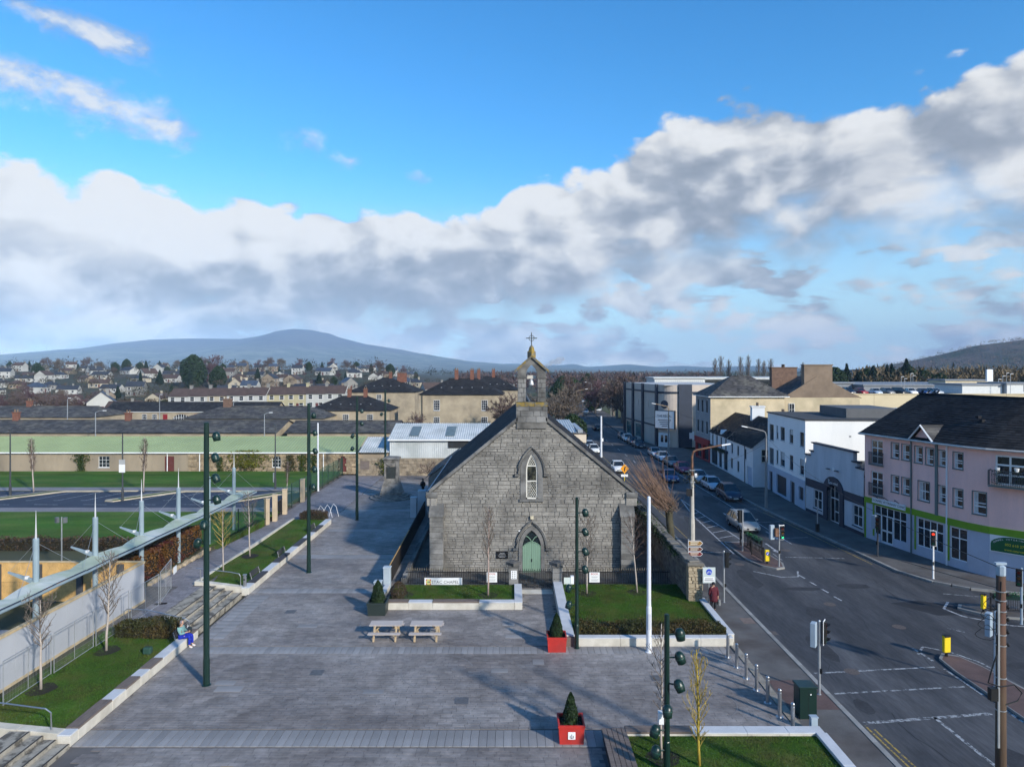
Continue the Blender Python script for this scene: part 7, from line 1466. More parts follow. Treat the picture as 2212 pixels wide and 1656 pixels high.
# cabinets
t = T('utility_cabinet', 'dark green utility cabinet beside the near pavement', 'cabinet', (12.25, 29.1, .115)); MB().bx(-.36, -.32, 0, .36, .32, 1.26).build('body', DGREEN, t, bevel=.02); MB().bx(-.4, -.36, 1.26, .4, .36, 1.34).build('lid', DGREEN, t, bevel=.02); MB().bx(-.005, -.326, .08, .005, -.318, 1.2).build('door_seam', BLACK, t); MB().bx(.08, -.33, 1.0, .13, -.32, 1.05).build('label_plate', WHITE, t)
t = T('small_cabinet', 'small pale grey cabinet below the green one', 'cabinet', (12.02, 27.75, .115)); MB().bx(-.13, -.1, 0, .13, .1, .62).build('body', SBK, t, bevel=.01); MB().bx(-.15, -.12, .62, .15, .12, .66).build('lid', SBK, t)
# signs
t = T('cycle_sign', 'pale square cycle track sign beside the walking person', 'sign', (11.9, 42.1, .115)); MB().tube([(0, 0, 0), (0, 0, 2.5)], .038, 8).build('pole', GALV, t); MB().bx(-.38, -.06, 1.55, .38, -.04, 2.5).build('plate', mat('sign_grey', (.46, .52, .52), .5, .04), t)
q = MB(); q.X = Matrix.Translation((0, -.064, 2.22)) @ Matrix.Rotation(math.pi/2, 4, 'X'); q.lathe([(.18, -.003), (.18, .003)], 20); o = q.build('blue_disc', mat('sign_blue', ()), t); w_ = MB()
for s in (-1, 1): w_.tube([(s*.085+.05*math.cos(a), -.07, 2.18+.05*math.sin(a)) for a in [i*math.pi/5 for i in range(11)]], .009, 4)
w_.tube([(-.085, -.07, 2.18), (-.03, -.07, 2.27), (.06, -.07, 2.27), (.085, -.07, 2.18)], .009, 4).tube([(.0, -.07, 2.18), (-.03, -.07, 2.27)], .009, 4).build('bicycle_symbol', WHITE, o)
MB().bx(-.32, -.068, 1.62, .32, -.06, 1.92).build('sub_plate', WHITE, t); MB().bx(-.25, -.07, 1.80, .25, -.068, 1.84).bx(-.28, -.07, 1.69, .28, -.068, 1.73).build('printed_line', TD, t)
t = T('finger_signs', 'brown tourist finger signs above the end of the stone wall', 'sign', (11.65, 46.0, .1)); MB().tube([(0, 0, 0), (0, 0, 3.25)], .045, 8).build('pole', GALV, t)
for k, (z, m) in enumerate(((2.82, mat('tan_sign', (.24, .13, .035), .5)), (2.46, mat('brown_sign', (.10, .03, .018), .5)), (2.14, mat('maroon_sign', (.14, .012, .016), .5)))):
    hh = .34 if k == 0 else .28; pp = [(-.02, z), (.78, z), (.95, z+hh/2), (.78, z+hh), (-.02, z+hh)]; o = MB().xprism(pp, -.07, -.04).build('finger', WHITE, t); c_ = (.44, z+hh/2); MB().xprism([(c_[0]+(x-c_[0])*.95, c_[1]+(zz-c_[1])*.85) for x, zz in pp], -.074, -.07).build('face', m, o)
    MB().bx(.12, -.077, z+hh*.58, .66, -.074, z+hh*.74).bx(.12, -.077, z+hh*.28, .58, -.074, z+hh*.42).build('printed_line', mat('pale_print', (.6, .56, .45), .5), o)
t = T('warning_sign', 'yellow diamond warning sign beyond the chapel roof edge', 'sign', (13.0, 80.5, .1)); MB().tube([(0, 0, 0), (0, 0, 3.2)], .04, 6).build('pole', YEL, t); MB().xprism([(0, 2.4), (.5, 2.95), (0, 3.5), (-.5, 2.95)], -.06, -.04).build('plate', mat('sign_orange', (.75, .30, .01), .5), t); MB().xprism([(-.06, 2.65), (.06, 2.65), (.06, 3.0), (.2, 3.15), (.1, 3.2), (-.06, 3.08)], -.066, -.06).build('symbol', BLACK, t); MB().bx(-.4, -.06, 2.02, .4, -.04, 2.3).build('sub_plate', WHITE, t)
# street lamps
def street_lamp(label, x, y, h, dx, m=GALV, base=.16, arm=None, baskets=False):
    t = T('street_lamp', label, 'street lamp', (x, y, .1), 0, 'street lamps along the road'); MB().lathe([(base, 0), (base, 1.6), (base*.8, 2.2), (base*.62, h*.72)], 9).build('column', m, t); a_m = arm or m
    MB().tube([(0, 0, h*.7), (0, 0, h-.5), (dx*.04, 0, h-.15), (dx*.14, 0, h), (dx, 0, h+.42)], [base*.55, base*.42, base*.4, base*.38, base*.32], 7).build('arm', a_m, t); MB().box((dx*1.13, 0, h+.46), (abs(dx)*.3, .22, .1), R=Matrix.Rotation(-math.atan2(.42, dx) if dx > 0 else math.atan2(.42, -dx), 3, 'Y')).build('lantern', WHITE, t)
    if baskets:
        r = random.Random(5); b = MB(); [leaf(b, (r.gauss(0, .28), r.gauss(0, .2), 5.4+r.gauss(0, .5)), .07, r) for _ in range(260)]; b.build('trailing_plants', HEDGE, t, kind='stuff'); MB().box((-.25, -.1, 4.2), (.42, .35, .6)).build('fixing_box', BLACK, t); MB().box((.3, 0, 5.6), (.2, .2, .3)).build('camera_box', WHITE, t); MB().bx(-.22, -.2, 5.0, .22, .2, 5.06).bx(-.22, -.2, 6.0, .22, .2, 6.06).build('bracket', GALV, t)
CONCP = mat('concrete_column', (.42, .40, .36), .85, .15, 2)
street_lamp('tall lamp column with rusty arm rising beside the pollard tree', 15.05, 58.2, 7.7, 2.5, CONCP, .24, RUST, True); street_lamp('lamp column before the white block with arm over the road', 26.5, 72.6, 8.0, -2.0, mat('column_mid', (.22, .22, .22), .6, .1)); street_lamp('lamp column before the cinema sign', 26.2, 116.5, 8.2, -2.2, mat('column_mid', ()), .18, mat('tan_arm', (.30, .22, .14), .6)); street_lamp('lamp column at the left kerb far down the street', 17.6, 190, 8.5, 2.4, mat('column_mid', ()), .2, mat('tan_arm', ())); street_lamp('slim lamp column on the right far down the street', 29.8, 210, 9, -2, mat('column_mid', ())); street_lamp('farthest lamp column beside the dark trees', 30, 262, 9, -2, mat('column_mid', ())); street_lamp('second farthest lamp column beside the dark trees', 34.5, 285, 9, -2.2, mat('column_mid', ()))
# utility pole and wires
up = T('utility_pole', 'weathered wooden utility pole with cables at the right foreground', 'utility pole', (13.62, 19.4, .1)); MB().tube([(0, 0, 0), (.0, 0, 4), (.01, .01, 9)], [.15, .135, .115], 10).build('pole', mat('pole_wood', (.085, .055, .035), .85, .3, 1.2, col2=(.085, .04, .03), s2=.5, stretch=(4, 4, .6)), up, smooth=True)
MB().lathe([(.118, 8.75), (.122, 8.77), (.122, 9.0), (.02, 9.06)], 8).box((-.02, 0, 9.08), (.3, .12, .06)).build('pole_cap', SBK, up)
for k, z in enumerate((8.3, 8.05, 7.75, 7.4, 7.1, 6.8, 5.9, 5.0)): MB().lathe([(.142, z), (.142, z+.025)], 8).build('band', GALV, up)
for k, z in enumerate((8.15, 7.8, 7.45, 7.1, 6.75)): MB().lathe([(.0, z), (.035, z+.02), (.05, z+.07), (.03, z+.1), (.0, z+.12)], 8, (.2, 0, 0)).tube([(0, 0, z+.03), (.2, 0, z+.03)], .012, 4).build('insulator', SBL, up)
r = random.Random(3)
for k in range(4): c_ = (-.25-.06*k, .05, 8.0-.28*k); MB().tube([(c_[0]+.2*math.cos(a)*(1+.1*k), .1*math.sin(a*2), c_[2]+.2*math.sin(a)) for a in [i*math.pi/8 for i in range(-1, 15)]], .009, 4).build('cable_loop', SBL, up)
MB().tube([(-.05, -.08, 8.6), (-.12, -.1, 7.4), (-.18, -.1, 6.6), (-.36, -.12, 6.1), (-.42, -.1, 5.8), (-.1, -.12, 5.7), (.3, -.1, 5.75), (.55, -.05, 5.5), (.4, -.1, 5.3), (.05, -.12, 5.2)], .02, 5).build('cable', SBL, up); MB().box((-.3, -.12, 5.5), (.2, .16, .34)).build('junction_box', SBL, up); MB().box((-.13, -.1, 6.0), (.05, .04, 4)).build('conduit', GALV, up)
def wire(label, a, b, sag=.6, r_=.012):
    a, b = Vector(a), Vector(b); n = 16; pts_ = [a.lerp(b, i/n)-Vector((0, 0, 4*sag*(i/n)*(1-i/n)))-a for i in range(n+1)]; tag(MB().tube(pts_, r_, 4).build('overhead_wire', SBL, None, a), label, 'wire', 'overhead wires')
wire('overhead wire from the utility pole to the white block column', (13.5, 19.4, 9.1), (26.4, 72.5, 7.6), .9); wire('overhead wire from the utility pole off to the right', (13.7, 19.4, 9.1), (30, 14, 8.2), .5); wire('lower overhead wire running up the street from the utility pole', (13.5, 19.4, 8.5), (15.05, 58.2, 5.6), .6, .01); wire('overhead wire along the street above the parked cars', (26.4, 72.6, 7.9), (26.2, 116.5, 7.9), .6); wire('overhead wire crossing from the cinema column', (26.2, 116.5, 7.0), (14.6, 114, 6.5), .5); wire('overhead wire from the tall lamp column to the white block', (15.05, 58.2, 6.2), (26.4, 72.6, 6.8), .4)
t = T('street_post', 'slim dark post with base box on the far pavement before the grey building', 'post', (27.2, 62, .115)); MB().tube([(0, 0, 0), (0, 0, 2.9)], .05, 6).build('pole', GALV, t); MB().bx(-.13, -.13, 0, .13, .13, .7).build('base_box', SBL, t)
# ================================================================== people
SKIN = mat('skin', (.48, .28, .20), .6, .06); NAVYC = mat('navy_cloth', (.012, .015, .022), .9, .1); BURG = mat('burgundy_coat', (.085, .014, .022), .9, .15, 6); TEAL = mat('teal_jacket', (.16, .30, .29), .85, .1, 6); BLTR = mat('blue_trousers', (.006, .02, .30), .85, .1, 6); GREYH = mat('grey_hair', (.17, .16, .18), .9, .2, 20); SHOE = mat('white_shoe', (.55, .55, .56), .6)
def skin(name, V, E, R, m, parent, sub=1):
    me = bpy.data.meshes.new(name); me.from_pydata([tuple(v) for v in V], E, []); o = bpy.data.objects.new(name, me); C.objects.link(o)
    md = o.modifiers.new('s', 'SKIN'); md.use_smooth_shade = True
    if not me.skin_vertices: 
        bpy.context.view_layer.objects.active = o
    lay = me.skin_vertices[0].data
    for i, r_ in enumerate(R): lay[i].radius = (r_, r_) if not isinstance(r_, tuple) else r_; lay[i].use_root = (i == 0)
    ss = o.modifiers.new('u', 'SUBSURF'); ss.levels = ss.render_levels = sub
    bpy.context.view_layer.update(); dg = bpy.context.evaluated_depsgraph_get(); nm = bpy.data.meshes.new_from_object(o.evaluated_get(dg)); bpy.data.objects.remove(o); nm.materials.clear(); nm.materials.append(m); nm.shade_smooth(); return put(name, nm, parent)
def figure(t, J, coat, legs, headm, hat=None, coat_long=False, shoes=SHOE, face=0.):
    hv = [J['wl'], J['wr']]; V = [J['pel'], J['chest'], J['neck'], J['head0'], J['shl'], J['ell'], J['wl'], J['shr'], J['elr'], J['wr'], J['hpl'], J['knl'], J['anl'], J['tol'], J['hpr'], J['knr'], J['anr'], J['tor']]; V = [Vector(v) for v in V]
    E = [(0, 1), (1, 2), (2, 3), (1, 4), (4, 5), (5, 6), (1, 7), (7, 8), (8, 9), (0, 10), (10, 11), (11, 12), (12, 13), (0, 14), (14, 15), (15, 16), (16, 17)]; R = [.13, .15, .055, .06, .07, .045, .03, .07, .045, .03, .10, .06, .042, .03, .10, .06, .042, .03]
    for wi, ei, s in ((6, 5, 1), (9, 8, -1)):
        d = (V[wi]-V[ei]).normalized(); side = d.cross(Vector((0, 0, 1))); side = side.normalized() if side.length > .1 else Vector((1, 0, 0)); nr = side.cross(d)
        k = len(V); V.append(V[wi]+d*.07); E.append((wi, k)); R.append(.034)
        for f, (o_, ln) in enumerate(((-.032, .075), (-.011, .088), (.011, .084), (.032, .066))): b = len(V); V += [V[k]+side*o_+d*.03, V[k]+side*o_*1.15+d*(.03+ln*.6)-nr*.012, V[k]+side*o_*1.1+d*(.03+ln)-nr*.035]; E += [(k, b), (b, b+1), (b+1, b+2)]; R += [.011, .009, .007]
        b = len(V); V += [V[wi]+side*.045*s+d*.035, V[wi]+side*.06*s+d*.075]; E += [(wi, b), (b, b+1)]; R += [.013, .009]
    skin('body', V, E, R, SKIN, t)
    skin('coat', [V[0], V[1], V[2]-Vector((0, 0, .03)), V[4], V[5], V[6].lerp(V[5], .12), V[7], V[8], V[9].lerp(V[8], .12)], [(0, 1), (1, 2), (1, 3), (3, 4), (4, 5), (1, 6), (6, 7), (7, 8)], [(.20, .16), (.21, .15), .075, .10, .072, .055, .10, .072, .055], coat, t)
    skin('trousers', [V[0]-Vector((0, 0, .02)), V[10], V[11], V[12]+Vector((0, 0, .03)), V[14], V[15], V[16]+Vector((0, 0, .03))], [(0, 1), (1, 2), (2, 3), (0, 4), (4, 5), (5, 6)], [.15, .125, .088, .072, .125, .088, .072], legs, t)
    for a, b in ((12, 13), (16, 17)): MB().tube([V[a]-Vector((0, 0, .03)), V[a].lerp(V[b], .5)-Vector((0, 0, .035)), V[b]-Vector((0, 0, .03))], [.055, .058, .04], 8).build('shoe', shoes, t, smooth=True)
    hc = V[3]+Vector((0, 0, .09)); X = Matrix.Translation(hc) @ Matrix.Rotation(face, 4, 'Z'); h = MB(); h.X = X
    h.lathe([(.02, -.13), (.055, -.11), (.078, -.05), (.088, .02), (.085, .07), (.06, .115), (.0, .13)], 14); o = h.build('head', SKIN, t, smooth=True)
    f = MB(); f.X = X; f.tube([(0, -.082, .02), (0, -.105, -.02), (0, -.085, -.03)], [.01, .016, .01], 6); [f.lathe([(.0, -.03), (.018, -.01), (.018, .02), (0, .03)], 6, (s*.09, .005, -.01)) for s in (-1, 1)]; f.build('nose_and_ears', SKIN, o, smooth=True)
    f = MB(); f.X = X; [f.box((s*.032, -.08, .015), (.018, .012, .01)) for s in (-1, 1)]; f.box((0, -.08, -.062), (.04, .012, .008)); f.build('eyes_and_mouth', mat('face_dark', (.06, .03, .03), .6), o)
    f = MB(); f.X = X; f.lathe([(.094, -.02), (.098, .03), (.092, .08), (.062, .125), (0, .142)], 14, (0, .014, 0)); f.build('hair', headm, t, smooth=True)
pw = T('person', 'person in a burgundy coat walking away along the pavement with a bag', 'person', (12.05, 41.6, .115))
figure(pw, dict(pel=(0, 0, .93), chest=(0, .03, 1.28), neck=(0, .05, 1.46), head0=(0, .06, 1.52), shl=(-.19, .03, 1.38), ell=(-.26, -.02, 1.12), wl=(-.25, .08, .9), shr=(.19, .03, 1.38), elr=(.26, .02, 1.12), wr=(.27, .02, .88), hpl=(-.09, 0, .88), knl=(-.10, .1, .5), anl=(-.09, -.08, .09), tol=(-.1, .08, .03), hpr=(.09, 0, .88), knr=(.1, .02, .48), anr=(.1, .08, .08), tor=(.11, .24, .03)), BURG, NAVYC, NAVYC, shoes=NAVYC, face=math.pi)
MB().lathe([(.24, .62), (.235, .8), (.21, 1.0), (.19, 1.2)], 14).build('coat_skirt', BURG, pw, smooth=True)
t = T('shopping_bag', 'grey patterned bag carried by the walking person', 'bag', (12.36, 41.62, .48)); MB().bx(-.08, -.17, 0, .08, .17, .36).build('bag_body', mat('bag_grey', (.16, .165, .17), .8, .4, 14), t, bevel=.03); MB().tube([(0, -.1, .35), (0, -.05, .47), (0, .05, .47), (0, .1, .35)], .01, 5).build('handle', BLACK, t)
ps = T('person', 'person in teal jacket and blue trousers sitting on the low wall', 'person', (-17.2, 36.3, .58))
figure(ps, dict(pel=(0, 0, .12), chest=(-.06, 0, .46), neck=(-.04, -.01, .63), head0=(-.01, -.01, .69), shl=(-.05, .19, .55), ell=(.02, .26, .3), wl=(.24, .12, .34), shr=(-.05, -.19, .55), elr=(.02, -.27, .28), wr=(.25, -.1, .32), hpl=(.02, .1, .1), knl=(.46, .13, .12), anl=(.47, .13, -.36), tol=(.63, .14, -.42), hpr=(.02, -.1, .1), knr=(.45, -.12, .12), anr=(.44, -.13, -.36), tor=(.6, -.13, -.42)), TEAL, BLTR, GREYH, face=math.pi/2-.2)
tag(MB().bx(-.004, -.04, -.075, .006, .04, .075).build('phone', BLACK, None, (-16.86, 36.3, .99)), 'dark phone held by the seated person', 'phone')
t = T('shopping_bag', 'dark bag on the wall beside the seated person', 'bag', (-17.2, 36.95, .59)); MB().bx(-.16, -.2, 0, .16, .2, .3).build('bag_body', mat('bag_black', (.02, .03, .035), .8, .2), t, bevel=.06); MB().tube([(0, -.1, .29), (0, 0, .42), (0, .1, .29)], .012, 5).build('handle', WHITE, t)
t = T('shopping_bag', 'green bag standing on the grass beside the low wall', 'bag', (-18.0, 34.4, .53)); MB().bx(-.2, -.15, 0, .2, .15, .34).build('bag_body', mat('bag_green', (.02, .06, .045), .8, .2), t, bevel=.05); MB().tube([(-.1, 0, .33), (0, 0, .46), (.1, 0, .33)], .012, 5).build('handle', BLACK, t)
# ================================================================== town, trees and hills behind
def hz(x, y):                                       # height of the rising ground on the left
    P = ((190, 0), (225, .4), (260, 2.2), (300, 4.6), (340, 7), (390, 9.6), (450, 12.2), (520, 13.6), (700, 14), (1200, 9), (1600, 4))
    z = 0
    if y > P[0][0]:
        z = P[-1][1]
        for (a, b), (c, d) in zip(P, P[1:]):
            if a <= y <= c: z = b+(d-b)*(y-a)/(c-a); break
    k = min(1, max(0, (-.06-x/y)/.16)) if y > 1 else 0
    return z*k*k*(3-2*k)
TER = mat('hillside_ground', (.040, .045, .024), .95, .4, .03, col2=(.055, .042, .030), s2=.02, fine=.2, fscale=.3)
b = MB(); ys = [185+i*12 for i in range(45)]+[740+i*60 for i in range(18)]; xs = [-1.05+.025*i for i in range(44)]
V = [(a*y, y, hz(a*y, y)-.06) for y in ys for a in xs]; nx = len(xs); b.add(V, [(j*nx+i, j*nx+i+1, (j+1)*nx+i+1, (j+1)*nx+i) for j in range(len(ys)-1) for i in range(nx-1)]); struct('hillside', b, TER, smooth=True)
# ------------------------------------------------------------------ barracks ranges and hipped houses
BAR = mat('barracks_render', (.36, .30, .215), .9, .18, .4, col2=(.27, .225, .165), s2=.3, fine=.10)
RBR = mat('red_brick', (.17, .075, .052), .9, .25, 2)
def gable_range(name, label, x0, x1, y0, dep, z0, ze, zr, wall=BAR, roof=SLATEW, sw=.6, sh=.5, hip=0, cat='building', rz=0):
    t = T(name, label, cat, (x0, y0, z0), rz); w = x1-x0; h = ze-z0; r_ = zr-z0; m = dep/2
    MB().bx(0, 0, 0, w, dep, h).build('wall', wall, t); e = .35; q = MB()
    q.slates((-e, -e, h), (w+e, -e, h), (w+e-hip, m, r_), (-e+hip, m, r_), sw, sh, .03).slates((w+e, dep+e, h), (-e, dep+e, h), (-e+hip, m, r_), (w+e-hip, m, r_), sw*2, sh*2, .03)
    if hip: q.slates((w+e, -e, h), (w+e, dep+e, h), (w+e-hip, m, r_), (w+e-hip, m, r_), sw, sh, .03).slates((-e, dep+e, h), (-e, -e, h), (-e+hip, m, r_), (-e+hip, m, r_), sw, sh, .03)
    else: [MB().add([(x, 0, h), (x, dep, h), (x, m, r_-.05)], [(0, 1, 2)]).build('gable', wall, t) for x in (0, w)]
    q.build('roof', roof, t, kind='stuff'); MB().tube([(-e+hip, m, r_+.04), (w+e-hip, m, r_+.04)], .12, 5).build('ridge', roof, t); return t
t = gable_range('barrack_range', 'long low range with rough slate roof behind the green roofed building', -96, -38, 112, 12, .3, 4.3, 5.85); chimney(t, 31, 6, 4.8, 6.7, .9, .7, RBR, 2); chimney(t, 12, 6, 4.8, 6.8, .9, .7, RBR, 2)
gable_range('barrack_range', 'short slate range left of the white sheet shed', -36.5, -19, 113, 11, .3, 4.2, 5.7); t = gable_range('barrack_range', 'slate range crossing behind at far left of the barracks', -128, -88, 146, 14, .3, 4.4, 6.3, hip=3); chimney(t, 22, 7, 5.2, 7.1, 1.0, .8, RBR, 2)
t = gable_range('barrack_range', 'slate range with hipped end beyond the lamp posts', -66, -38, 140, 14, .3, 4.6, 6.6, hip=5); chimney(t, 6, 7, 5.5, 7.8, 1.6, 1.0, mat('old_brick', ()), 2)
t = gable_range('courtyard_range', 'cream courtyard range with red doors and arched window', -103, -60, 176, 9, .3, 3.75, 5.9, roof=SLATE)
for i, (u, k) in enumerate(((970, 'd'), (1115, 'w'), (1193, 'w'), (1275, 'd'), (1515, 'd'), (1607, 'w'), (1700, 'w'), (1795, 'w'), (1872, 'd'))):
    x = (u/3.16/1.1302-U0)/F*176+103
    if k == 'w': win(t, x-.6, 1.2, 1.2, 1.6, 3, 4, y=-.1, dep=.04, sill=True)
    else: MB().bx(x-.55, -.08, .4, x+.55, .0, 2.8).build('door', mat('bright_red_door', (.22, .015, .02), .5), t)
x = (1400/3.16/1.1302-U0)/F*176+103; MB().xprism([(x+2.2*math.cos(i*math.pi/10), 1.3+1.5*math.sin(i*math.pi/10)) for i in range(11)], -.1, -.02).build('arched_window', GLASS, t); g = MB(); [g.bx(x+k*.62-.05, -.13, 1.3, x+k*.62+.05, -.1, 1.3+1.45*math.sqrt(max(0, 1-(k*.62/2.2)**2))) for k in range(-3, 4)]; g.bx(x-2.2, -.13, 1.25, x+2.2, -.1, 1.35).bx(x-2, -.13, 1.9, x+2, -.1, 1.98).build('glazing_bars', UPVC, t); MB().bx(0, -.3, 3.3, 43, -.05, 3.45).build('gutter', WHITE, t)
def hip_house(label, x0, x1, y, dep, ze, zr, ws, hip, chims, rows=((-3.1, 2.0),)):
    t = gable_range('hipped_house', label, x0, x1, y, dep, .3, ze, zr, roof=SLATE, hip=hip)
    t['group'] = 'hipped barracks houses'
    for x in ws:
        for z0, h in rows: win(t, x-.65, ze-.3+z0, 1.3, h, 3, 4, y=-.12, dep=.05)
    for x, dz in chims: chimney(t, x, dep/2, zr-1.3, zr+dz*.8, .8, .8, RBR, 2)
    MB().bx(.5, -.2, 0, .62, -.1, ze-.3).build('downpipe', BLACK, t)
    for i in range(5): MB().box(((x1-x0)*(.25+.125*i), 2.2, ze-.3+(zr-ze)*.45), (.25, .25, .14)).build('roof_vent', GALV, t)
    return t
hip_house('low hipped stone house with two brick chimneys behind the lamp posts', -44.0, -26.5, 150, 12, 5.55, 8.4, (3.3, 8.2, 13.4), 6, ((7.6, 1.5), (11.2, 1.5)), ((-2.8, 2.0),))
t = hip_house('tall hipped building with brick chimney stack, partly hidden behind', -44, -26.0, 186, 18, 8.3, 12.0, (8.5,), 8, ((10, 1.3),), ((-1.9, 1.3), (-5.5, 2))); chimney(t, 13.2, 9, 10.5, 12.9, 2.6, .8, RBR, 5)
hip_house('large hipped cream building with two brick chimneys beside the bellcote', -19.9, -2.0, 150, 14, 9.0, 12.3, (3.7, 14.0), 6, ((7.4, 1.9), (10.9, 1.9)), ((-3.4, 2.2), (-6.6, 1.8)))
hip_house('hipped grey building behind the bellcote with brick chimneys', -13, 1.5, 182, 13, 9.0, 12.4, (5, 10), 6, ((4, 1.8), (8, 1.8)))
for i, (x, y, h, d) in enumerate(((-64.6, 108, 7.6, 1.2), (-83, 130, 8.6, .2), (-83.5, 165, 8, .2), (-66, 165, 6.4, 1.2), (-38.4, 108, 7.3, .8))):
    t = T('lamp_column', ORD[i]+' pale lamp column from the left behind the green roofed building', 'lamp column', (x, y, .2), 0, 'pale lamp columns in the barracks'); MB().lathe([(.12, 0), (.1, 1.5), (.06, h)], 7).build('pole', GALV, t); MB().tube([(0, 0, h), (d*.5, 0, h+.25), (d, 0, h+.3)], .04, 5).build('arm', GALV, t); MB().box((d+.2, 0, h+.3), (.5, .18, .1)).build('lantern', WHITE, t)
# ------------------------------------------------------------------ houses on the hill
WCOL = {'white': mat('house_wall_white', (.44, .44, .42), .85, .08, .3), 'cream': mat('house_wall_cream', (.42, .37, .28), .85, .08, .3), 'pale yellow': mat('house_wall_yellow', (.40, .36, .23), .85, .08, .3), 'grey': mat('house_wall_grey', (.22, .215, .20), .85, .1, .3), 'buff': mat('house_wall_buff', (.26, .21, .155), .85, .1, .3)}
RCOL = {'dark': mat('far_slate', (.035, .040, .052), .7, .2, .5), 'brown': mat('far_brown_tile', (.075, .05, .042), .8, .25, .5), 'blue slate': mat('far_blue_slate', (.05, .065, .095), .6, .2, .5)}
def house_t(kind, wc, rc):
    t = bpy.data.objects.new('house', None); C.objects.link(t)
    W_, D_, h, r_ = {'bungalow': (12, 8, 2.8, 5.4), 'two storey': (9, 7.5, 5.2, 8.0), 'terraced': (6.2, 7.5, 5.0, 7.4), 'gable fronted': (8, 10, 3.2, 6.6), 'hip roofed': (10, 9, 3.0, 5.6)}[kind]; w, r = WCOL[wc], RCOL[rc]
    MB().bx(-W_/2, 0, -2, W_/2, D_, h).build('wall', w, t); e = .3
    if kind == 'gable fronted':
        MB().xprism([(-W_/2-e, h-.1), (0, r_), (W_/2+e, h-.1), (W_/2+e, h+.12), (0, r_+.22), (-W_/2-e, h+.12)], -e, D_+e).build('roof', r, t); MB().xprism([(-W_/2, h), (W_/2, h), (0, r_)], 0, .1).build('gable', w, t)
    elif kind == 'hip roofed': MB().add([(-W_/2-e, -e, h), (W_/2+e, -e, h), (W_/2+e, D_+e, h), (-W_/2-e, D_+e, h), (-1, D_/2, r_), (1, D_/2, r_)], [(0, 1, 5, 4), (1, 2, 5), (2, 3, 4, 5), (3, 0, 4)]).build('roof', r, t)
    else:
        MB().add([(-W_/2-(e if kind != 'terraced' else 0), -e, h-.1), (W_/2+(e if kind != 'terraced' else 0), -e, h-.1), (W_/2+(e if kind != 'terraced' else 0), D_+e, h-.1), (-W_/2-(e if kind != 'terraced' else 0), D_+e, h-.1), (-W_/2-(e if kind != 'terraced' else 0), D_/2, r_), (W_/2+(e if kind != 'terraced' else 0), D_/2, r_)], [(0, 1, 5, 4), (2, 3, 4, 5), (0, 3, 2, 1)]).build('roof', r, t)
        [MB().add([(x, 0, h-.1), (x, D_, h-.1), (x, D_/2, r_-.05)], [(0, 1, 2)]).build('gable', w, t) for x in (-W_/2, W_/2)]
    cx = W_/2-.5 if kind in ('terraced', 'two storey') else W_*.2; MB().bx(cx-.45, D_/2-.35, r_-1.5, cx+.45, D_/2+.35, r_+.9).bx(cx-.55, D_/2-.45, r_+.9, cx+.55, D_/2+.45, r_+1.05).build('chimney', w if wc != 'white' else WCOL['grey'], t)
    zs_ = (.9, 3.4) if h > 4.5 else (.9,); wxs = {'terraced': (-1.7, 1.5), 'two storey': (-2.6, 2.6), 'bungalow': (-4, -1.2, 3.6), 'gable fronted': (-2.2, 2.2), 'hip roofed': (-3, 3)}[kind]; wm = MB().bx(-.6, -.06, 0, .6, .02, 1.2).data('window', GLASS); fm = MB().bx(-.72, -.05, -.1, -.6, .0, 1.3).bx(.6, -.05, -.1, .72, .0, 1.3).bx(-.6, -.07, .55, .6, -.05, .63).bx(-.72, -.08, -.16, .72, 0, -.06).data('window_frame', UPVC)
    for zz in zs_:
        for x in wxs: o = put('window', wm, t, (x, 0, zz)); put('window_frame', fm, o)
    MB().bx(-.1 if kind != 'two storey' else -.5, -.06, 0, .8 if kind != 'two storey' else .5, .02, 2.05).build('door', DRED, t); return t
HT = {}
def house(kind, wc, rc, x, y, z, rz, label, group, s=1):
    k = (kind, wc, rc)
    if k not in HT: t = HT[k] = house_t(*k); t.location = (x, y, z); t.rotation_euler = (0, 0, rz); t.scale = (s,)*3; return tag(t, label, 'house', group)
    t = dup(HT[k], (x, y, z), rz, None, None, s); return tag(t, label, 'house', group)
rh = random.Random(21)
tw = ('white', 'white', 'cream', 'white', 'white', 'pale yellow', 'pale yellow', 'white', 'white', 'cream', 'white'); 
for i in range(9): house('terraced', tw[i], 'brown', -106+i*6.2, 221+(i > 4)*1.2, .8+.12*i, .02, f'{tw[i]} terraced house, {ORD[i]} from the left in the row behind the barracks', 'terraced houses')
house('gable fronted', 'white', 'blue slate', -131, 222, .5, .5, 'white gable fronted bungalow left of the terraced row', 'hillside houses'); house('bungalow', 'white', 'brown', -119, 212, .3, .1, 'low white garage with reddish roof left of the terraced row', 'hillside houses', .8); house('bungalow', 'white', 'brown', -150, 226, .6, -.2, 'white bungalow among the brown scrub at left', 'hillside houses')
rows_ = ((258, 15, -.74, -.17), (288, 15, -.75, -.15), (318, 16, -.75, -.14), (350, 16, -.76, -.13), (385, 17, -.77, -.125), (425, 19, -.77, -.12), (470, 21, -.77, -.12), (520, 24, -.78, -.11))
rn_ = ('lowest', 'second', 'third', 'fourth', 'fifth', 'sixth', 'seventh', 'top'); kinds_ = ('bungalow', 'two storey', 'gable fronted', 'hip roofed', 'bungalow', 'two storey')
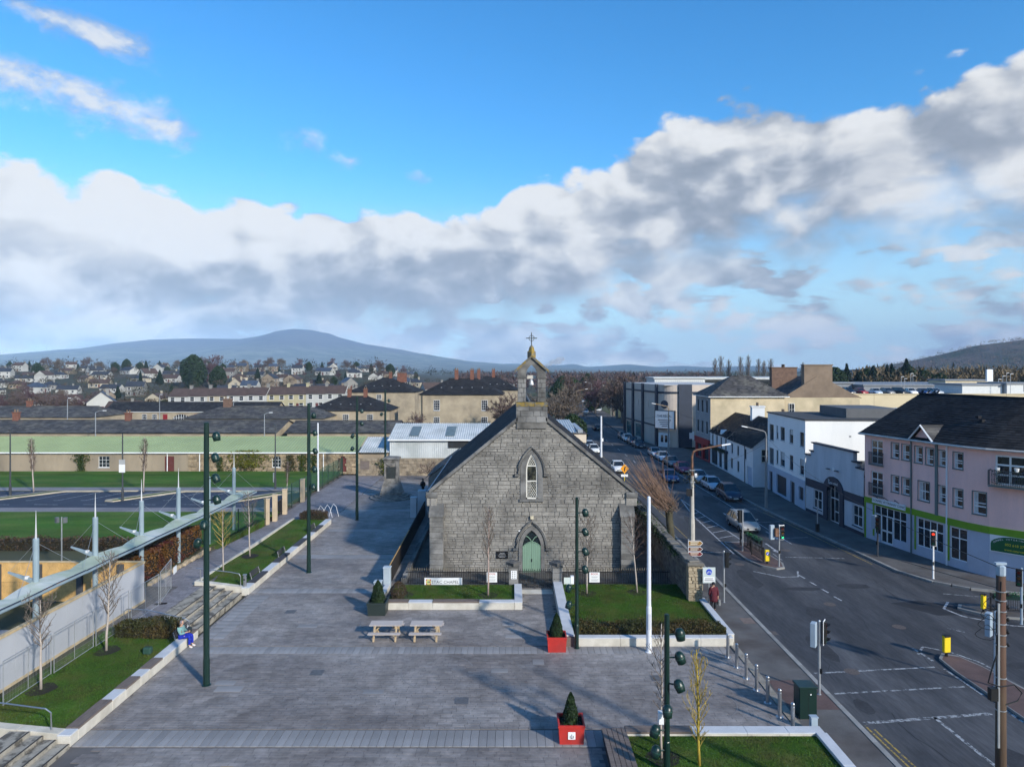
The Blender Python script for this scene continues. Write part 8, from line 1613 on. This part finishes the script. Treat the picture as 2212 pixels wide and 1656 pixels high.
for ri, (Y, sp, a0, a1) in enumerate(rows_):
    x = a0*Y; i = 0
    while x < a1*Y:
        y = Y+rh.uniform(-9, 9); u = U0+F*x/y; skip = rh.random() < .16 or (370 < u < 470 and ri in (1, 2)) or (u < 190 and ri == 0)
        if not skip:
            kd = rh.choice(kinds_); wc = rh.choice(('white', 'white', 'white', 'cream', 'buff', 'grey')); rc = rh.choice(('dark', 'dark', 'brown', 'brown', 'blue slate'))
            lab = f'{kd} {wc} house with {rc} roof, {ORD[i]} from left in {rn_[ri]} hill row'; house(kd, wc, rc, x, y, hz(x, y), rh.choice((0, 0, .5, -.5, 1.57, .2, -.25)), lab, 'hillside houses', rh.uniform(.64, .84)); i += 1
        x += sp*rh.uniform(.8, 1.25)
for i, (x, y, z, k, wc, rc) in enumerate(((-47, 262, .8, 'gable fronted', 'white', 'dark'), (-57, 276, 2, 'gable fronted', 'white', 'dark'), (-33, 300, .6, 'two storey', 'white', 'brown'), (-20, 318, .3, 'two storey', 'white', 'brown'), (-27, 262, .3, 'bungalow', 'cream', 'dark'))): house(k, wc, rc, x, y, z, (.2, -.3, .4, .1, 0)[i], ('white pointed gable house above the hipped roof, left', 'white pointed gable house above the hipped roof, far left', 'white house between the two hipped buildings, nearer', 'white house between the two hipped buildings, farther', 'low cream house behind the tall hipped building')[i], 'hillside houses')
# far tiny buildings towards the centre
for i in range(10):
    x, y = -30+i*17+rh.uniform(-5, 5), 620+rh.uniform(-60, 90); house('two storey', 'white', 'dark', x, y, 0, rh.uniform(-.5, .5), f'tiny far house on the plain, {ORD[i]} from left beyond the trees', 'far houses', 1.2)
# ------------------------------------------------------------------ trees
tb = [spread_tree(100+i, 9, .26, 4, 4, .75, .22, 3, .045) for i in range(3)]; tbm = [(a.data('trunk', BARK), c.data('crown', m)) for (a, c), m in zip(tb, (TWIG, TWIGG, mat('purple_twigs', (.11, .062, .068), .9, .3, 2, island=.25)))]
po = [leader_tree(120+i, 20, 2.5, 5.6, 52, 1.7, .3, subs=5, tw=2, rmin=.06) for i in range(2)]; pom = [(a.data('trunk', BARK), c.data('crown', TWIGG)) for a, c in po]
def conif(seed, h, r_, n=2600, s=.42, m=EVERD, sh=None):
    q = cone_bush(seed, h, r_, n, s, sh or (lambda t: (1-t)**.75*(.5+.5*min(1, t*6)))); return q.data('crown', m)
fo = [conif(1, 12, 3.4), conif(2, 12, 4.6, 3000, .45, EVER, lambda t: math.sin(math.pi*(.12+.86*t))**.7), conif(3, 14, 2.6, 2000, .4)]; ftk = MB().tube([(0, 0, -1), (0, 0, 9)], [.3, .08], 6).data('trunk', BARK)
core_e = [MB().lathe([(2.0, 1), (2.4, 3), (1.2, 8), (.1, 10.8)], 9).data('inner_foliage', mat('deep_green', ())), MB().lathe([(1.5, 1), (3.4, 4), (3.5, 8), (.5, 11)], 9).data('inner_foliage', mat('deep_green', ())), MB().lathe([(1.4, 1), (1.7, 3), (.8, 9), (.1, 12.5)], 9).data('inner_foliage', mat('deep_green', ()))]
bu = [cone_bush(60+i, 2.4, 2.2, 900, .22, lambda t: math.sin(math.pi*(.3+.65*t))).data('foliage', m) for i, m in enumerate((HEDGEB, HEDGE, leafmat('scrub_green', (.035, .05, .018), (.06, .05, .02))))]
def bare(label, x, y, k, s, group, z=None, name='bare_tree'):
    t = T(name, label, 'tree', (x, y, hz(x, y) if z is None else z), rh.uniform(0, 6), group); put('trunk', tbm[k][0], t); put('crown', tbm[k][1], t); t.scale = (s, s, s*rh.uniform(.9, 1.12)); return t
def ever(label, x, y, k, s, group, z=None, sz=1):
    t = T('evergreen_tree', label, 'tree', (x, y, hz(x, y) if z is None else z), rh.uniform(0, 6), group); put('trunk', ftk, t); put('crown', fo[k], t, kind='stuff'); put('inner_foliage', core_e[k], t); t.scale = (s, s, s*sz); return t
def scrub(label, x, y, s, k, z=None, group='scrub bushes'):
    t = T('bush', label, 'bush', (x, y, hz(x, y) if z is None else z), rh.uniform(0, 6), group); put('foliage', bu[k], t, kind='stuff'); put('stem', ftk, t).scale = (.3, .3, .2); t.scale = (s*1.5, s, s*.8); return t
ever('large dark evergreen tree rising above the terraced row', -151, 330, 1, 1.25, 'evergreens on the hill', sz=.98); ever('smaller dark evergreen right of the large one', -136, 322, 1, .82, 'evergreens on the hill'); bare('bare tree rising behind the large dark evergreen', -149, 342, 2, 1.75, 'skyline trees')
for i in range(34):
    u = 30+i*26.5+rh.uniform(-9, 9); Y = rh.choice((455, 495, 540, 575)); x = (u-U0)/F*Y
    if rh.random() < .58: bare(f'bare tree, {ORD[i] if i < 30 else "far right "+ORD[i-30]} from the left on the hilltop skyline', x, Y, i % 3, rh.uniform(.75, 1.25), 'skyline trees')
    else: ever(f'dark evergreen, {ORD[i] if i < 30 else "far right "+ORD[i-30]} from the left on the hilltop skyline', x, Y, rh.choice((0, 1, 1)), rh.uniform(.4, .7), 'skyline trees')
for i, u in enumerate(sorted(rh.uniform(0, 900) for _ in range(30))):
    Y = rh.uniform(240, 430); x = (u-U0)/F*Y; (bare if rh.random() < .6 else ever)(f'garden tree among the hill houses below the skyline, {ORD[i]} from the left', x, Y, rh.randrange(3), rh.uniform(.35, .65), 'garden trees between houses')
for i in range(22):
    u = 8+i*9.5+rh.uniform(-6, 6); Y = rh.uniform(196, 250); x = (u-U0)/F*Y
    if i % 3 == 0: bare(f'bare scrub tree in the far left thicket, {ORD[i]} plant from the left', x, Y, rh.choice((0, 2)), rh.uniform(.6, .85), 'scrub thicket at left')
    else: scrub(f'brown bush in the far left thicket, {ORD[i]} plant from the left', x, Y, rh.uniform(1.1, 1.9), rh.choice((0, 0, 1)), group='scrub thicket at left')
for i in range(16):
    u = 250+i*34+rh.uniform(-12, 12); Y = rh.uniform(228, 262); scrub(f'garden bush above the terraced row, {ORD[i]} from the left', (u-U0)/F*Y, Y, rh.uniform(.8, 1.5), rh.randrange(3))
for i, (x, y, s, k) in enumerate(((-75, 108, 1.2, 0), (-69, 107.5, 1.0, 1), (-52, 108, 1.15, 0), (-47, 108, 1.0, 0), (-42.5, 108.4, .8, 2), (-25, 106, .9, 2), (-21.5, 106.5, 1.0, 2), (-17, 112, 1.1, 0))): scrub(('brown scrub behind the green roof at left', 'olive scrub behind the green roof at left', 'brown scrub behind the green roof, middle', 'brown scrub behind the green roof, right of middle', 'green bush behind the green roof by the range end', 'green shrub behind the white roof, left', 'green shrub behind the white roof, right', 'brown bush left of the white shed')[i], x, y, s, k, .2)
bare('bare tree left of the white shed ridge', -15.5, 118, 0, .75, 'trees behind the chapel', .2); bare('ivy clad bare tree right of the bellcote', 8.6, 128, 1, 1.35, 'trees behind the chapel', 0); bare('bare tree seen through the bellcote opening', 3.4, 134, 1, 1.15, 'trees behind the chapel', 0); bare('bare tree left of the bellcote', .2, 140, 0, 1.2, 'trees behind the chapel', 0); ever('dark evergreen at the foot of the ivy clad tree', 10.5, 122, 1, .55, 'trees behind the chapel', 0); bare('tall bare tree behind the ivy clad one', 11.8, 160, 1, 1.4, 'trees behind the chapel', 0)
for i, (x, y, k, s) in enumerate(((31.5, 172, 1, 1.35), (29.5, 186, 0, 1.45), (30.2, 200, 1, 1.4), (31.5, 216, 0, 1.35), (34, 236, 1, 1.3), (26.5, 222, 2, 1.3), (29, 270, 0, 1.4), (22.5, 268, 0, 1.3))): bare(f'bare street tree, {ORD[i]} along the road beyond the cinema', x, y, k, s, 'street trees beyond the cinema', 0)
for i, (x, y, s) in enumerate(((17, 255, .8), (21, 290, .95), (26, 300, .9), (28, 240, .6), (36, 330, 1))): ever(f'dark evergreen by the road, {ORD[i]} from the left beyond the street', x, y, 1, s, 'evergreens beyond the street', 0)
# wood beyond: too far to tell the trees apart
def wood(name, label, n, area, s0, s1, m, seed, cards=46, zf=lambda x, y: 0, upk=1., tri=1.):
    r = random.Random(seed); b = MB()
    for i in range(n):
        x, y = area(r); s = r.uniform(s0, s1); c0 = zf(x, y)
        for k in range(cards):
            d = rv(r); d.z = abs(d.z)*1.1; d.normalize(); rr_ = s*r.uniform(.5, 1); p = Vector((x, y, c0+s*.55))+Vector((d.x*rr_*.8, d.y*rr_*.8, d.z*rr_*upk)); e = d*s*.22*tri+rv(r)*s*.15*tri; w = rv(r)*s*.075*tri
            b.add([p-w, p+w, p+e], [(0, 1, 2)])
    return tag(b.build(name, m, kind='stuff'), label, 'wood')
def arA(r):
    y = r.uniform(330, 900); return (r.uniform(-.08, .30)*y, y)
wood('woodland', 'distant brown winter woodland beyond the street', 620, arA, 4.5, 8.5, mat('far_brown_wood', (.085, .058, .055), .95, .3, .02, island=.3), 3, 80, tri=.8)
def arB(r):
    y = r.uniform(380, 900); return (r.uniform(-.04, .32)*y, y)
wood('woodland', 'distant dark evergreen woodland mixed into the brown wood', 150, arB, 4, 7.5, mat('far_green_wood', (.022, .034, .022), .95, .3, .02, island=.3), 4)
def arC(r):
    y = r.uniform(270, 520); return (r.uniform(.50, .82)*y, y)
wood('woodland', 'tawny winter woodland behind the retail roof at right', 380, arC, 7, 12, mat('tawny_wood', (.13, .098, .055), .95, .3, .02, island=.35), 5, 130, upk=.8, tri=.62)
def arD(r):
    y = r.uniform(700, 2200); return (r.uniform(-.75, -.05)*y, y)
wood('woodland', 'dark hedgerow trees below the mountain', 500, arD, 5, 9, mat('far_hedgerow', (.04, .042, .035), .95, .3, .02, island=.3), 6, 22, lambda x, y: hz(x, y))
def arE(r):
    y = r.uniform(225, 560); return (r.uniform(-.78, -.10)*y, y)
wood('shrubbery', 'brown garden shrubs and hedges between the hill houses', 900, arE, 1.6, 3.2, mat('garden_scrub', (.070, .052, .036), .95, .3, .05, island=.35, col2=(.035, .042, .02), s2=.03), 12, 60, hz, tri=.9)
for i in range(9):
    u = 1545+(0, 14, 28, 56, 70, 92, 106, 118, 190)[i]; Y = 330+rh.uniform(-12, 12); t = T('poplar_tree', f'tall bare poplar, {ORD[i]} from the left behind the cream building', 'tree', ((u-U0)/F*Y, Y, 0), rh.uniform(0, 6), 'bare poplars on the skyline'); put('trunk', pom[i % 2][0], t); put('crown', pom[i % 2][1], t); t.scale = (1, 1, (1.0, 1.06, .98, 1.04, 1.1, 1.0, .95, 1.0, .9)[i]*.98)
for i in range(14): x = 128+i*3.3+rh.uniform(-1, 1); ever(f'dark conifer, {ORD[i]} from the left in the belt behind the retail roof', x, 285+rh.uniform(-8, 14), rh.choice((0, 2, 1)), rh.uniform(1.1, 1.35), 'conifer belt behind the retail roof', 0)
for i in range(12): x = 170+i*8+rh.uniform(-3, 3); y = 268+rh.uniform(-10, 25); (bare if i % 3 else ever)(f'tree right of the conifer belt, {ORD[i]} towards the picture edge', x, y, (i % 2) if i % 3 else 1, rh.uniform(1.0, 1.4) if i % 3 else rh.uniform(.9, 1.2), 'trees at the right edge', 0)
# ------------------------------------------------------------------ mountains
def ridge(name, prof, Y, depth, m, mid=lambda t: t, seed=1, res=90, rows=22, back=True, rough=.02):
    r = random.Random(seed); us = [prof[0][0]+(prof[-1][0]-prof[0][0])*i/res for i in range(res+1)]; V = []; fs = []
    def pv(u):
        for (a, b_), (c, d) in zip(prof, prof[1:]):
            if a <= u <= c: t = (u-a)/(c-a); t = t*t*(3-2*t)*.5+t*.5; return b_+(d-b_)*t
        return prof[-1][1]
    ph = [r.uniform(0, 6) for _ in range(8)]
    for j in range(rows+1):
        t = j/rows; y = Y-depth+depth*t if t <= 1 else Y
        for u in us:
            x = (u-U0)/F*Y; zt = H+(V0-pv(u))/F*Y; z = zt*mid(t)
            z += (zt+20)*rough*t*(1-t)*4*(math.sin(x*.0021+ph[0]+t*4)+math.sin(x*.0053+ph[1]-t*7)*.6+math.sin(x*.011+ph[2]+t*11)*.35); V.append((x, y, z-2*(1-t)))
    for u in us: V.append(((u-U0)/F*Y, Y+depth*.6, 0))
    n = res+1
    for j in range(rows+1):
        for i in range(res): fs.append((j*n+i, j*n+i+1, (j+1)*n+i+1, (j+1)*n+i))
    return struct(name, MB().add(V, fs), m, smooth=True)
MTN = bpy.data.materials.new('heather_mountain'); MTN.use_nodes = True; t_ = MTN.node_tree; b_ = t_.nodes['Principled BSDF']; b_.inputs['Roughness'].default_value = 1; b_.inputs['Specular IOR Level'].default_value = .05
g_ = t_.nodes.new('ShaderNodeNewGeometry'); s_ = t_.nodes.new('ShaderNodeSeparateXYZ'); t_.links.new(g_.outputs['Position'], s_.inputs[0]); n1 = noise(g_.outputs['Position'], .0016, 6, .6, tree=t_); n2 = noise(g_.outputs['Position'], .006, 3, .5, tree=t_)
alt = mth('ADD', s_.outputs[2], mth('MULTIPLY', mth('SUBTRACT', n1, .5, tree=t_), 190, tree=t_), tree=t_)
t_.links.new(mixc(mrange(alt, 130, 215, tree=t_), mixc(mrange(n2, .42, .56, tree=t_), (.13, .128, .09), (.07, .075, .05), tree=t_), mixc(mrange(n1, .4, .6, tree=t_), (.045, .036, .052), (.075, .060, .068), tree=t_), tree=t_), b_.inputs['Base Color']); MATS['heather_mountain'] = MTN
prof = [(-500, 792), (-200, 782), (3, 768.6), (70, 760), (140, 754), (196, 752), (252, 740.5), (336, 732.7), (420, 730.7), (518, 732), (560, 726), (600, 714.5), (631, 709.8), (667, 712), (709, 719.6), (743, 732), (799, 744.7), (855, 753), (911, 763.5), (967, 772.8), (1023, 781), (1107, 787), (1180, 791), (1260, 797)]
ridge('mountain', prof, 6400, 2600, MTN, lambda t: t**1.35, 3)
ridge('hills', [(980, 797), (1060, 787), (1110, 785), (1150, 788), (1200, 789), (1240, 786), (1268, 792), (1290, 791), (1358, 786.5), (1420, 792), (1470, 790), (1540, 793), (1620, 790), (1700, 794), (1800, 797)], 7600, 1400, mat('far_hills', (.075, .085, .06), 1, .3, .0015, spec=.05), seed=5)
prR = [(1860, 798), (1900, 795.5), (1940, 790), (1985, 781.5), (2030, 769), (2069, 757), (2111, 746), (2160, 740), (2212, 734), (2300, 722), (2450, 716), (2700, 735), (2900, 760)]
ridge('wooded_hill', prR, 1900, 900, mat('hill_ground', (.13, .105, .085), 1, .4, .02, spec=.05, col2=(.06, .075, .045), s2=.006, lo=.42, hi=.58), lambda t: t**1.15, 7, rough=.01)
def hillz(x, y):
    t = (y-1000)/900; u = U0+F*x/1900
    if not (0 < t < 1): return 0
    for (a, b1), (c, d) in zip(prR, prR[1:]):
        if a <= u <= c: k = (u-a)/(c-a); k = k*k*(3-2*k)*.5+k*.5; return (H+(V0-(b1+(d-b1)*k))/F*1900)*t**1.15
    return 0
def arH(r):
    u = r.uniform(1890, 2420); y = r.uniform(1050, 1890); return ((u-U0)/F*1900, y)
wood('woodland', 'mauve brown winter wood on the right hand hill', 2300, arH, 7, 12, mat('hill_wood', (.17, .125, .10), 1, .3, .005, island=.3), 8, 20, hillz); wood('woodland', 'dark green plantation on the right hand hill', 1300, arH, 6, 11, mat('hill_pine', (.05, .075, .045), 1, .3, .005, island=.3), 9, 20, lambda x, y: hillz(x, y) if math.sin(x*.012+1)+math.sin(y*.011+x*.004) > -.1 else -60)
# steam plume
st = T('steam_plume', 'small white steam plume on the horizon beside the bellcote', 'steam', (66, 1500, 17)); r = random.Random(2); b = MB()
for i in range(16):
    t = i/15; p = Vector(((1172-U0)/F*1500+t*42, 1500, 17+t*19+r.uniform(-3, 3))); s = 3+6*t*r.uniform(.5, 1.2); k = len(b.v); b.lathe([(0, -s), (s*.7, -s*.6), (s, 0), (s*.7, s*.6), (0, s)], 8, p)
ob = b.build('steam_cloud', bpy.data.materials.new('steam'), st, (-66, -1500, -17), kind='stuff', smooth=True); sm2 = ob.data.materials[0]; sm2.use_nodes = True; tt = sm2.node_tree; tt.nodes.remove(tt.nodes['Principled BSDF']); v_ = tt.nodes.new('ShaderNodeVolumePrincipled'); v_.inputs['Color'].default_value = (.95, .95, .95, 1); v_.inputs['Density'].default_value = .12; tt.links.new(v_.outputs[0], tt.nodes['Material Output'].inputs['Volume'])
# ------------------------------------------------------------------ haze
hb = MB().bx(-9500, -200, -4, 9500, 9500, 470).build('haze', bpy.data.materials.new('haze'), kind='stuff'); tag(hb, 'pale blue haze in the distance', 'haze'); hm2 = hb.data.materials[0]; hm2.use_nodes = True; tt = hm2.node_tree; tt.nodes.remove(tt.nodes['Principled BSDF']); v_ = tt.nodes.new('ShaderNodeVolumePrincipled'); v_.inputs['Color'].default_value = (.42, .66, 1, 1); v_.inputs['Density'].default_value = .000095; v_.inputs['Anisotropy'].default_value = -.38; tt.links.new(v_.outputs[0], tt.nodes['Material Output'].inputs['Volume'])
